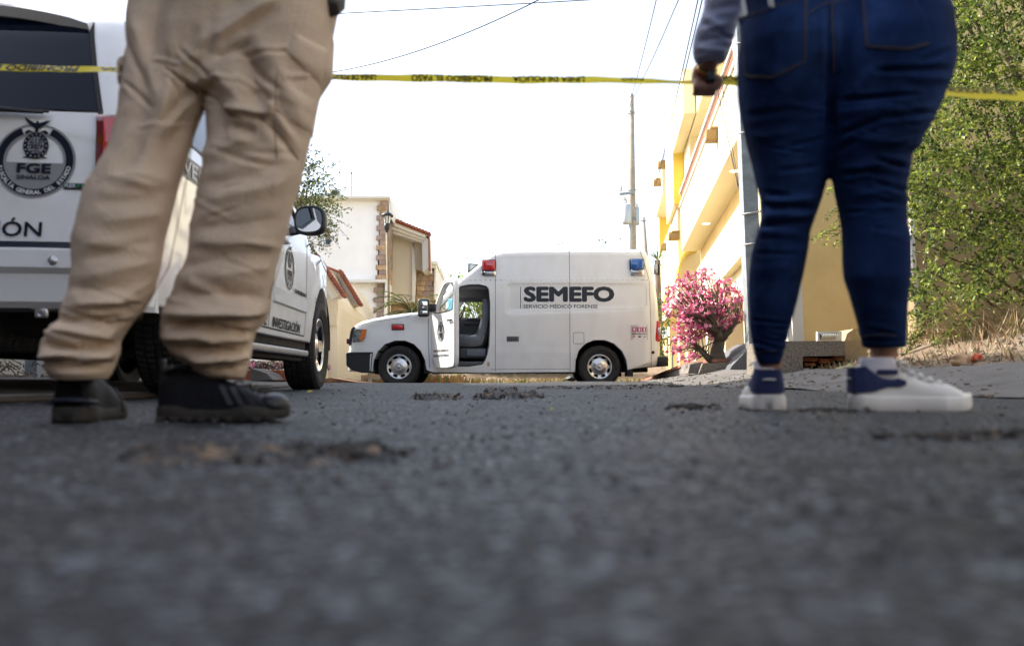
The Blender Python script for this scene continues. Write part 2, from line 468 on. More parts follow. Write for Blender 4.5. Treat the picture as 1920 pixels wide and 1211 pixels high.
tag(grid_mesh('bank', [0, .1, .2, .3, .45, .6, .8, 1, 1.25, 1.5, 1.8, 2.1, 2.5, 3, 4, 6, 9], [-4+.25*i for i in range(96)], bank_fn, [M_soil]), kind='structure')
# left concrete: raised slab edge, rising to the house side
def left_fn(t, Y):
    a = asphalt_left(Y); X = a - t
    z = .034 + .075*sstep(t, .1, 2.2) + .003*noise.noise(Vector((X*5, Y*4, 2))) if t > 0 else 0
    if t <= .012 and t > 0: z = .03
    if t <= 0: z = -.03
    if Y > 9.5: z = z*1.0
    if Y > 13: z -= .045*(Y-13)
    return (X, Y, z)
tag(grid_mesh('side_pavement', [0, .012, .03, .1]+[.25*i for i in range(1, 22)], [-5+.25*i for i in range(90)], left_fn, [M_conc]), kind='structure')
# rounded dark gutter lip along the slab edge
mb = MB(); pts = [(asphalt_left(-4+.3*i)+.008, -4+.3*i, .012) for i in range(58)]
mb.tube(pts, .016, 8)
tag(mb.build('curb_edge', mat('dark brown concrete', (.05, .038, .028), .7, bump=.8, bscale=40), M=None), kind='structure').matrix_world = ROAD
# ================================================================== VEHICLE MATERIALS
M_white = mat('white paint', (.80, .81, .815), .24, coat=.5, dirt=(.50, .46, .40), dscale=2.2, damt=.22, stretch=(1.6, 1, .7), bump=.012, bscale=3)
M_whitesuv = mat('white suv paint', (.80, .80, .80), .22, coat=.6, dirt=(.52, .46, .38), dscale=2.6, damt=.4, bump=.01, bscale=3)
M_blk = mat('black plastic', (.012, .013, .015), .5, var=.25, vscale=8, bump=.1, bscale=120)
M_dark = mat('dark underbody', (.009, .008, .007), .85, var=.4, vscale=12, dirt=(.05, .032, .018), dscale=8, damt=.5)
M_rub = mat('tyre rubber', (.013, .013, .014), .75, var=.25, vscale=20, bump=.1, bscale=90, dirt=(.04, .036, .032), dscale=9, damt=.5)
M_steel = mat('silver wheel', (.62, .62, .62), .3, metal=.85, var=.15, vscale=9)
M_chrome = mat('chrome', (.75, .75, .76), .12, metal=1)
M_grey = mat('grey fabric', (.16, .17, .19), .9, var=.15, vscale=30, bump=.2, bscale=200)
M_greyp = mat('grey interior plastic', (.07, .075, .085), .6, var=.1)
M_ink = mat('charcoal print', (.035, .042, .055), .6, spec=.25)
M_navy = mat('navy print', (.006, .009, .022), .6, spec=.2)
M_lgrey = mat('grey print', (.27, .27, .28), .5)
M_wprint = mat('white print', (.75, .75, .75), .5)
M_red = mat('red lens', (.55, .015, .02), .12, coat=1)
M_reddk = mat('dark red lens', (.16, .004, .010), .12, coat=1)
M_blue = mat('blue lens', (.01, .10, .42), .1, coat=1)
M_amber = mat('amber lens', (.75, .17, .02), .15, coat=1)
M_clear = mat('clear lens', (.42, .43, .44), .12, coat=1, metal=.55, var=.5, vscale=14)
M_head = mat('headlight lens', (.16, .17, .18), .08, coat=1, metal=.3, var=.8, vscale=25)
M_seam = mat('panel gap', (.03, .03, .032), .8)
M_mag = mat('magenta print', (.45, .09, .23), .5)
M_mirror = mat('mirror glass', (.85, .85, .85), .02, metal=1)
def glass(name, col=(.9, .95, .93), alpha=.25, rough=.03):
    m = mat(name, col, rough, alpha=alpha, spec=.8); return m
M_glass = glass('window glass', (.35, .42, .38), .22)
M_tint = mat('tinted glass', (.001, .004, .014), .05, spec=.22)

# ================================================================== WHEELS
def tyre_mb(R=.40, r_in=.235, wid=.25, blocks=84):
    """lathe about local Y; tread ribs cut by grooves and sipes. Y+ = inner side"""
    mb = MB(); hw = wid/2
    prof = [(r_in, -hw*.72, 0), (r_in+.012, -hw*.86, 0), (R-.075, -hw*1.02, 0), (R-.03, -hw*.97, 0), (R-.009, -hw*.80, 1)]
    ribs = [(-.80, -.52), (-.44, -.16), (-.09, .09), (.16, .44), (.52, .80)]
    out = list(prof)
    for a, b in ribs:
        out += [(R-.011, a*hw, 0), (R-(.004 if abs(a+b) > 1 else 0), a*hw+.002, 2), (R-(.004 if abs(a+b) > 1 else 0), b*hw-.002, 2), (R-.011, b*hw, 0)]
    out += [(R-.009, hw*.80, 1), (R-.03, hw*.97, 0), (R-.075, hw*1.02, 0), (r_in+.012, hw*.86, 0), (r_in, hw*.72, 0)]
    n = blocks*3; vs = []; fs = []
    for k in range(n):
        a = 2*pi*k/n
        for (r, y, fl) in out:
            rr = r
            if fl and k % 3 == 0: rr -= .007 if fl == 2 else .004
            aa = a + (.02*sin(y*40) if fl else 0)
            vs.append((rr*cos(aa), y, rr*sin(aa)))
    m = len(out)
    for k in range(n):
        for j in range(m-1): fs.append((k*m+j, ((k+1) % n)*m+j, ((k+1) % n)*m+j+1, k*m+j+1))
    mb.add(vs, fs, False); return mb
def van_rim_mb():
    mb = MB(); MY = RX(pi/2)   # local Z -> -Y (outward = -Y side towards camera)
    n = 96; rad = [.236, .228, .215, .205, .155, .145, .10, .085, .06, .03, 0.0]
    dep = [.095, .10, .098, .085, .055, .055, .085, .088, .088, .088, .088]
    # disc with eight openings between r .15 and .205
    vs = []; fs = []
    rr = [.238, .230, .218, .206, .192, .176, .160, .148, .125, .105, .088, .07, .045, .0]
    dd = [.088, .100, .100, .090, .080, .072, .068, .070, .078, .082, .100, .104, .104, .104]
    for k in range(n):
        a = 2*pi*k/n
        for r, d in zip(rr, dd):
            vs.append((r*cos(a), -d, r*sin(a)))
    m = len(rr)
    for k in range(n):
        ph = (k+.5) % 12
        for j in range(m-1):
            hole = (3 <= j <= 5) and (3 < ph < 9 if j != 4 else 2.4 < ph < 9.6)
            if not hole: fs.append((k*m+j+1, k*m+j, ((k+1) % n)*m+j, ((k+1) % n)*m+j+1))
    mb.add(vs, fs, True)
    for k in range(8):
        a = 2*pi*(k+.5)/8; c = Vector((.066*cos(a), -.104, .066*sin(a)))
        mb.lathe([(.0, .022), (.010, .022), (.013, .0)], 6, T(c) @ MY, smooth=False)
    mb.lathe([(0, .03), (.022, .028), (.028, .02), (.03, 0)], 16, T(0, -.104, 0) @ MY)
    return mb
def wheel_parts(parent, M, tyre_me, rim_me, inner_mat, Rin=.235):
    w = bpy.data.objects.new('wheel', tyre_me); COL.objects.link(w); w.parent = parent; w.matrix_local = M
    r = link('rim', rim_me, w); mbk = link('brake_drum', BRAKE, w)
    return w
_b = MB(); _b.lathe([(0, .0), (.236, 0), (.236, -.02), (.10, -.03), (0, -.03)], 24, RX(pi/2)); BRAKE = _b.mesh('brake_drum'); BRAKE.materials.append(mat('dark brake iron', (.012, .011, .010), .8))
TY = tyre_mb(.40, .236, .25, 60).mesh('wheel'); TY.materials.append(M_rub)
RIMV = van_rim_mb().mesh('rim'); RIMV.materials.append(M_steel)

# ================================================================== FORENSIC VAN
VX0, VY0, VZ0 = -3.10, 16.0, -.086
van = thing('forensic_van', 'white high-roofed forensic service van parked across the street with its front door open', 'van', roadM(VX0, VY0, VZ0))
W2 = 2.03
def U(px, py): return Vector(((px-650)/100, (728-py)/100))
PV = lambda *a: [U(*p) for p in a]
outline = PV((653,697),(650,686),(650,664),(652,657),(654,640),(656,622),(661,612),(668,606),(680,601),(700,597),(725,592),(755,588),(785,585),(800,582),(812,573),(828,557),(845,539),(862,523),
    (880,509),(900,492),(918,477),(930,469.5),(942,466.5),(970,465.5),(1020,464.5),(1080,464),(1140,464),(1190,464),(1206,465),(1215,469),(1221,480),(1226,500),(1230,520),(1233.5,545),(1236,570),(1238,600),(1239.5,630),(1240,660),(1238,676),(1232,688),
    (1186,692),(1176,694),(1174,676),(1166,659),(1151,645),(1134,638.5),(1114,638.5),(1097,645),(1085,658),(1079,676),(1078,698),(1000,699),(920,700),(812,699),(800,694),(797,676),(789,659),(776,646),(759,639.5),(740,639.5),(722,646),(709,659),(701,676),(699,697))
rs = []
for i, p in enumerate(outline):
    px = p.x*100+650; py = 728-p.y*100
    r = .07
    if py < 475: r = .13
    elif px < 700 and py < 690: r = .10
    elif py < 600 and px < 930: r = .08
    elif px > 1210: r = .12
    if (i >= 40): r = .012
    rs.append(r)
def vdep(u, v):
    """inward offset of the van flank: tumblehome, waist line, arch flares, pressed panels"""
    d = .02*(v-1.3)**2*(1 if v > 1.3 else .35)
    d += .055*sstep(v, 1.95, 2.7)
    px = u*100+650; py = 728-v*100
    d += .05*sstep(px, 720, 652) + .03*sstep(px, 780, 700)*sstep(v, .9, 1.25) + .06*sstep(px, 1205, 1240)
    for cx in (748, 1124):
        q = sqrt((px-cx)**2+((py-686))**2)
        if q < 64: d -= .022*(1-sstep(q, 56, 63))
    d -= .010*exp(-((py-661)/3.2)**2)*(1 if 925 < px < 1075 else 0)
    d -= .008*exp(-((py-604)/7)**2)
    # large pressed panel
    e = max(max(950-px, px-1213), max(531-py, py-(587-9*(px-950)/263)))
    d += .012*sstep(-e, -1.5, 3.0)
    e = max(max(945-px, px-1203), max(479-py, py-900)); d += .006*sstep(-e, -2, 2)*(1 if py < 525 else 0)
    # seat line of roof cap
    d += .006*exp(-((py-525.5)/1.0)**2)
    return d
def near(u, v): return Vector((u, max(0, vdep(u, v))+.0, v))
def far(u, v): return Vector((u, W2-vdep(u, v), v))
door_hole = smooth_poly(PV((809,688),(902,688),(913,672),(919,640),(919,545),(909,533),(868,533),(852,545),(818,583),(808,596)), 1)
far_win = smooth_poly(PV((838,582),(906,582),(912,578),(914,548),(906,541),(872,541),(858,549)), 1)
ins = offset_poly(outline, rs)
shell = MB()
side_skin(shell, ins, [door_hole], .055, near)
side_skin(shell, ins, [far_win], .12, far, flip=True)
n = len(outline); rings = []
for s in range(4):
    a = s/3*pi/2
    rings.append([Vector((ins[i].x+(outline[i].x-ins[i].x)*sin(a), vdep(ins[i].x, ins[i].y)+rs[i]*(1-cos(a)), ins[i].y+(outline[i].y-ins[i].y)*sin(a))) for i in range(n)])
for s in range(4):
    a = pi/2-s/3*pi/2
    rings.append([Vector((ins[i].x+(outline[i].x-ins[i].x)*sin(a), W2-vdep(ins[i].x, ins[i].y)-rs[i]*(1-cos(a)), ins[i].y+(outline[i].y-ins[i].y)*sin(a))) for i in range(n)])
nn = len(rings[0]); vs = [p for r in rings for p in r]; fs = []
wind = range(13, 18)     # outline segments that are windscreen
for j in range(len(rings)-1):
    for k in range(nn):
        if j == 3 and k in wind: continue
        fs.append((j*nn+k, j*nn+(k+1) % nn, (j+1)*nn+(k+1) % nn, (j+1)*nn+k))
shell.add(vs, fs, True)
body = shell.build('body', M_white, van)
bm = bmesh.new(); bm.from_mesh(body.data); bmesh.ops.remove_doubles(bm, verts=bm.verts, dist=2e-4)
bmesh.ops.recalc_face_normals(bm, faces=bm.faces)
for e in bm.edges:
    if len(e.link_faces) == 2 and e.calc_face_angle(0) > radians(40): e.smooth = False
bm.to_mesh(body.data); bm.free()
# windscreen
g = MB(); lo, hi = outline[13], outline[18]
g.add([(lo.x, .16, lo.y), (hi.x, .16, hi.y), (hi.x, W2-.16, hi.y), (lo.x, W2-.16, lo.y)], [(0, 1, 2, 3)])
g.build('windscreen', M_glass, van)
g = MB(); V, Fs = panel2d(far_win, [], 9); g.add([(p.x, W2-.05, p.y) for p in V], Fs); g.build('far_side_window', M_glass, van)
# cabin interior
ci = MB()
ci.add([(.95, .05, .40), (2.72, .05, .40), (2.72, W2-.07, .40), (.95, W2-.07, .40)], [(0,1,2,3)])
ci.add([(2.70, .04, .38), (2.70, W2-.06, .38), (2.70, W2-.06, 2.0), (2.70, .04, 2.0)], [(0,1,2,3)])
ci.add([(1.5, W2-.075, .4), (2.7, W2-.075, .4), (2.7, W2-.075, 1.455), (1.5, W2-.075, 1.455)], [(3,2,1,0)])
ci.add([(2.1, .05, 1.99), (2.7, .05, 1.99), (2.7, W2-.1, 1.99), (2.1, W2-.1, 1.99)], [(0,1,2,3)])
ci.build('cabin_lining', M_greyp, van)
reveal_mb = MB(); reveal(reveal_mb, door_hole, near, (0, .10, 0)); reveal_mb.build('door_frame', M_white, van)
dl = MB(); lp = densify(door_hole, .05); c = Vector((2.15, 1.3))
inner = [Vector((c.x+(p.x-c.x)*.965, c.y+(p.y-c.y)*.97)) for p in lp]
k = len(lp); dl.add([(p.x, .10, p.y) for p in lp]+[(p.x, .10, p.y) for p in inner]+[(p.x, .20, p.y) for p in inner], [(i, (i+1) % k, k+(i+1) % k, k+i) for i in range(k)]+[(k+i, k+(i+1) % k, 2*k+(i+1) % k, 2*k+i) for i in range(k)])
dl.build('door_seal', M_greyp, van)
# headliner / roof arch seen in the opening, far door trim
hl = MB(); hl.bbox((1.95, .12, 1.86), (2.70, W2-.12, 1.95), .03); hl.bbox((1.75, W2-.20, 1.78), (2.7, W2-.08, 1.9), .04); hl.build('headliner', M_grey, van)
ft = MB(); ft.bbox((1.6, W2-.16, .62), (2.66, W2-.09, 1.44), .03); ft.bbox((1.95, W2-.24, 1.05), (2.5, W2-.12, 1.13), .03); ft.bbox((2.1, W2-.20, 1.30), (2.4, W2-.13, 1.36), .015); ft.build('far_door_trim', M_greyp, van)
# dashboard, steering wheel
da = MB(); da.bbox((1.35, .12, .95), (1.95, W2-.12, 1.40), .07); da.bbox((1.6, .2, .6), (1.9, 1.6, 1.0), .05); da.build('dashboard', M_greyp, van)
sw = MB(); MM = T(2.10, .55, 1.40) @ RY(radians(-62))
sw.tube([MM @ Vector((.19*cos(a), .19*sin(a), 0)) for a in np.linspace(0, 2*pi, 25)], .014, 8, False)
for a in (0, 2.4, 3.9): sw.tube([MM @ Vector((0, 0, -.03)), MM @ Vector((.19*cos(a), .19*sin(a), 0))], .014, 6)
sw.build('steering_wheel', M_blk, van)
# seats
def seat(y0):
    st = thing_part = MB()
    prof = [(2.02,.98),(2.06,.80),(2.20,.78),(2.52,.78),(2.60,.86),(2.66,1.10),(2.74,1.40),(2.72,1.62),(2.64,1.72),(2.57,1.66),(2.58,1.42),(2.50,1.10),(2.44,1.00),(2.30,1.00),(2.12,1.03)]
    prof = [(x-.04, z) for x, z in prof]
    P = smooth_poly([Vector(p) for p in prof], 2); mb = MB()
    rings = []
    cx = sum(p.x for p in P)/len(P); cz = sum(p.y for p in P)/len(P)
    for y, k in ((0, .90), (.03, .97), (.08, 1), (.42, 1), (.47, .97), (.50, .90)):
        rings.append([Vector((2.36+(p.x-2.36)*(.97 if k < 1 else 1), y0+y, 1.05+(p.y-1.05)*(.96 if k < .95 else 1))) for p in P])
    mb.loft(rings)
    return mb
seat(.22).build('seat', M_grey, van); seat(1.25).build('seat', M_grey, van)
sb = MB(); sb.bbox((2.10, .24, .56), (2.62, .70, .76), .03); sb.build('seat_box', M_greyp, van)
sb2 = MB(); sb2.bbox((2.24, .215, .60), (2.60, .235, .735), .008); sb2.build('seat_box_drawer', M_grey, van)
st = MB(); st.bbox((1.62, .10, .385), (2.62, .5, .50), .03); st.build('step_well', M_greyp, van)
# seams and trims lying on the flank
def on(px, py, off=.003): 
    p = U(px, py); return Vector((p.x, vdep(p.x, p.y)-off, p.y))
def strip(mb, pts, wpx=.7, off=.002):
    pts = densify([Vector(p) for p in pts], 4, False)
    for i in range(len(pts)-1):
        a, b = pts[i], pts[i+1]; d = (b-a).normalized(); nrm = Vector((-d.y, d.x))*wpx/2
        q = [on(*(a-nrm), off), on(*(b-nrm), off), on(*(b+nrm), off), on(*(a+nrm), off)]
        mb.add(q, [(0, 1, 2, 3)])
for pts_, w_ in (([(928.7, 472), (928.7, 696)], .8), ([(1068.7, 466), (1068.7, 697)], .8), ([(1203, 467), (1219, 525), (1221, 600), (1221.5, 688)], .8),
    ([(870, 525.5), (929, 525.3), (1219, 525)], .7), ([(803, 598), (803, 640), (806, 690)], .9), ([(668, 612), (700, 603), (750, 597), (765, 594), (776, 587)], .7),
    ([(655, 661), (700, 661)], .6), ([(920, 693), (1068, 692)], .6)):
    sm = MB(); strip(sm, pts_, w_); sm.build('panel_seam', M_seam, van)
fd = MB(); P = rrect(1075, 624, 1095, 645, 3)
P = [Vector(p) for p in P]; strip(fd, P+[P[0]], .7); fd.build('fuel_flap', M_seam, van)
ge = MB(); P = [Vector((p.x, p.y+(0 if p.y < 555 else 8*(1213-p.x)/263))) for p in rrect(950, 532, 1213, 578, 9)]; strip(ge, [p for p in P]+[P[0]], .5, .001)
ge.build('pressed_panel_edge', mat('grey edge line', (.45, .45, .44), .5), van)  # thin grey line along the edge of the pressed panel
# lamps
def lens(name, x0, y0, x1, y1, m, t=.05, base=M_blk, frame=True, r=.015):
    mb = MB(); a = U(x0, y1); b = U(x1, y0); y = vdep((a.x+b.x)/2, (a.y+b.y)/2)
    mb.bbox((a.x, y-t, a.y), (b.x, y+.02, b.y), r); o = mb.build(name, m, van)
    if frame:
        f = MB(); f.bbox((a.x-.02, y-t*.55, a.y-.02), (b.x+.02, y+.03, b.y+.02), .02); f.build('lamp_frame', base, o)
    return o
lens('red_warning_light', 905, 488, 928, 507, M_red, .09); lens('scene_light', 908, 509, 927, 516, M_clear, .07, M_chrome)
lens('blue_warning_light', 1184.5, 486.5, 1208, 505, M_blue, .09); lens('scene_light', 1186, 506.5, 1207, 515, M_clear, .07, M_chrome)
lens('red_marker_light', 735.5, 609.5, 756, 618, M_red, .03)
k = MB(); MK = T(2.565, 0, U(0, 513).y) @ RX(pi/2)
k.lathe([(0, .06), (.03, .055), (.035, 0)], 12, MK); k.build('lamp_knob', M_blk, van)
k = MB(); p = U(1225, 661); k.lathe([(0, .012), (.028, .01), (.03, -.02)], 16, T(p.x, .035, p.y) @ RX(pi/2)); k.build('rubber_plug', M_blk, van)
# grille, headlight, bumper
hlm = MB()
def P3(px, py, d): p = U(px, py); return Vector((p.x, d, p.y))
hlm.prism([(660,620),(668,618),(687,618),(685,632),(679,640),(660,643)], lambda x, y: P3(x, y, vdep(*U(x, y))-.028+(.03 if x < 664 else 0)), lambda x, y: P3(x, y, .12))
h_ = hlm.build('headlight', M_head, van)
am = MB(); am.prism([(678,618.5),(686.5,618.5),(684.5,631),(679,638.5),(673,640),(677,630)], lambda x, y: P3(x, y, vdep(*U(x, y))-.036), lambda x, y: P3(x, y, .1)); am.build('indicator_lens', M_amber, h_)
gr = MB(); gr.bbox((-.035+.06, .22, .84), (.10, W2-.22, 1.11), .03)
for i in range(5): gr.bbox((-.01, .30, .87+i*.045), (.03, W2-.3, .885+i*.045), .005)
gr.prism([(653,648),(654,632),(657,617),(661,613),(664,613),(660,630),(658,646)], lambda x, y: P3(x, y, .06), lambda x, y: P3(x, y, .3))
gr.build('grille', M_blk, van)
rl = MB(); rl.bbox((-.03, .12, .83), (.03, .17, .93), .01); rl.build('reflector', M_reddk, van)
bmp = MB()
prof = [(649,664),(652,661.5),(699.5,661.5),(698,672),(696.5,699),(678,699.5),(661,695),(650,686)]
pr = [U(*p) for p in prof]
cxs = sum(p.x for p in pr)/len(pr); czs = sum(p.y for p in pr)/len(pr)
rings = []
for y, s_ in ((-.008+.03, .93), (-.008, .98), (.03-.02, 1.0), (.2, 1.0)):
    rings.append([Vector((cxs+(p.x-cxs)*s_, y-.02, czs+(p.y-czs)*s_)) for p in pr])
for y in (W2-.2, W2): rings.append([Vector((p.x-.0, y, p.y)) for p in pr])
bmp.loft(rings, smooth=False); bmp.build('front_bumper', M_blk, van)
rb = MB(); a = U(1234, 687); b = U(1254, 669); rb.bbox((a.x, .05, a.y), (b.x, W2-.05, b.y), .02); rb.build('rear_bumper', M_blk, van)
tl = MB(); a = U(1226.5, 641); b = U(1240, 601); y_ = vdep(5.83, 1.0)-.004; tl.bbox((a.x, y_, a.y), (b.x, y_+.20, b.y), .028, n=3)
t_ = tl.build('tail_light', M_red, van)
tr = MB(); a = U(1234.5, 628); b = U(1240.6, 614); tr.bbox((a.x, y_-.006, a.y), (b.x, y_+.10, b.y), .008); tr.build('reversing_lens', M_clear, t_)
rl2 = MB(); rl2.bbox((5.80, .10, 2.15), (5.87, .22, 2.34), .015); rl2.build('rear_scene_light', M_clear, van)
rc = MB(); rc.bbox((5.865, .09, 2.14), (5.90, .23, 2.35), .015); rc.build('rear_light_cover', M_blk, van)
fb = MB(); fb.prism([(875,489),(877,488),(894,489.5),(880,502),(875,505)], lambda x, y: P3(x, y, .42), lambda x, y: P3(x, y, .62)); fb.build('roof_spotlight', M_blk, van)
fb = MB(); fb.prism([(877.5,490),(891,491),(879.5,501),(877.5,502)], lambda x, y: P3(x, y, .414), lambda x, y: P3(x, y, .43)); fb.build('spotlight_lens', M_clear, van)
gb = MB(); a = U(950, 641); b = U(973, 631); y = vdep((a.x+b.x)/2, (a.y+b.y)/2); gb.bbox((a.x, y-.008, a.y), (b.x, y+.01, b.y), .004)
o_ = gb.build('grey_vent', mat('dull grey plastic', (.13, .135, .14), .6), van)
gb = MB()
for i in range(6): gb.box((a.x+.02+i*.032, y-.011, a.y+.02), (a.x+.035+i*.032, y-.007, b.y-.02))
gb.build('vent_slots', M_seam, o_)
for (x0, y0, x1, y1) in ((1174.5, 677, 1187, 706), (794.5, 679, 805, 701)):
    a = U(x0, y1); b = U(x1, y0)
    for ya in (.02, W2-.3):
        mf = MB(); mf.bbox((a.x, ya, a.y), (b.x, ya+.28, b.y), .01); mf.build('mud_flap', M_blk, van)
# arch liners + underbody
al = MB()
for cx in (748, 1124):
    c = U(cx, 686); pts = [(c.x+.475*cos(a), c.y+.475*sin(a)) for a in np.linspace(-.2, pi+.2, 16)]
    for y0, y1 in ((.012, .62), (W2-.62, W2-.012)):
        al.add([(x, y0, z) for x, z in pts]+[(x, y1, z) for x, z in pts], [(i, i+1, 16+i+1, 16+i) for i in range(15)], True)
        yb = y1 if y0 < 1 else y0
        al.add([(x, yb, z) for x, z in pts], [tuple(range(16))])
al.bbox((.3, .35, .30), (5.7, W2-.35, .42), .02); al.bbox((.75, .62, .33), (1.3, W2-.62, .6), .02)
al.tube([(.98, .2, .40), (.98, W2-.2, .40)], .045); al.tube([(4.74, .2, .40), (4.74, W2-.2, .40)], .05)
al.sphere((4.74, 1.0, .40), (.16, .16, .15)); al.bbox((1.5, .25, .285), (1.62, .36, .33), .01)
al.bbox((.48, .3, .26), (.60, .6, .34), .01)
al.build('underbody', M_dark, van)
rk = MB(); a = U(812, 701); rk.bbox((1.62, .015, .268), (4.28, .06, .30), .008); rk.build('sill_trim', M_blk, van)
for cx in (.977, 4.745):
    for y, rz in ((.145, 0), (W2-.145, pi)):
        wheel_parts(van, T(cx, y, .40) @ RZ(rz), TY, RIMV, M_steel)
# open driver's door, hinged at its front edge
HX = 1.575
doorM = T(HX, .02, 0) @ RZ(-radians(63))
DO = smooth_poly([Vector(((x-806)/100, (728-y)/100)) for x, y in ((808,692),(908,692),(917,684),(919,660),(918,600),(917,548),(910,535),(900,531),(868,531),(852,540),(822,577),(808,592),(806,600))], 1)
DW = smooth_poly([Vector(((x-806)/100, (728-y)/100)) for x, y in ((824,589),(905,588),(910,584),(910,548),(904,540),(872,539),(858,547),(829,580))], 1)
def dd(u, v): return .02*(v-1.3)**2*(1.5 if v > 1.3 else .35) + .10*sstep(v, 1.35, 2.0)*0 
dm = MB(); ins_d = offset_poly(DO, [.018]*len(DO))
side_skin(dm, ins_d, [DW], .06, lambda u, v: Vector((u, dd(u, v), v)))
side_skin(dm, DO, [DW], .12, lambda u, v: Vector((u, dd(u, v)+.085, v)), flip=True)
k = len(DO)
for (A, oa, B, ob) in ((ins_d, 0, DO, .018), (DO, .018, DO, .085)):
    dm.add([(p.x, dd(p.x, p.y)+oa, p.y) for p in A]+[(p.x, dd(p.x, p.y)+ob, p.y) for p in B], [(i, (i+1) % k, k+(i+1) % k, k+i) for i in range(k)], True)
reveal(dm, DW, lambda u, v: Vector((u, dd(u, v), v)), (0, .085, 0))
door = dm.build('door', M_white, van, doorM)
dw = MB(); V, Fs = panel2d(DW, [], 9); dw.add([(p.x, .05+dd(p.x, p.y), p.y) for p in V], Fs); dw.build('door_window', M_glass, door)
dt = MB(); k2 = densify(DW, .1); cc = Vector((.68, 1.62)); kk = len(k2)
outr = [Vector((p.x+(p.x-cc.x)*.09, p.y+(p.y-cc.y)*.10)) for p in k2]
dt.add([(p.x, dd(p.x, p.y)-.004, p.y) for p in k2]+[(p.x, dd(p.x, p.y)-.004, p.y) for p in outr], [(i, (i+1) % kk, kk+(i+1) % kk, kk+i) for i in range(kk)]); dt.build('window_frame', M_blk, door)
ip = MB(); ip.bbox((.06, .075, .45), (1.06, .13, 1.36), .03); ip.bbox((.2, .12, .5), (.9, .19, .75), .03); ip.bbox((.3, .12, 1.12), (.9, .19, 1.2), .03); ip.build('door_card', M_greyp, door)
dh = MB(); dh.bbox((.86, -.045, 1.20), (1.04, -.02, 1.235), .01); dh.bbox((.88, -.03, 1.205), (.90, .02, 1.23), .005); dh.bbox((1.0, -.03, 1.205), (1.02, .02, 1.23), .005); dh.build('door_handle', M_blk, door)
bl = MB(); bl.bbox((.70, .055, 1.40), (.95, .07, 1.62), .005); bl.build('blue_card', mat('sky blue plastic', (.02, .30, .45), .5), door)

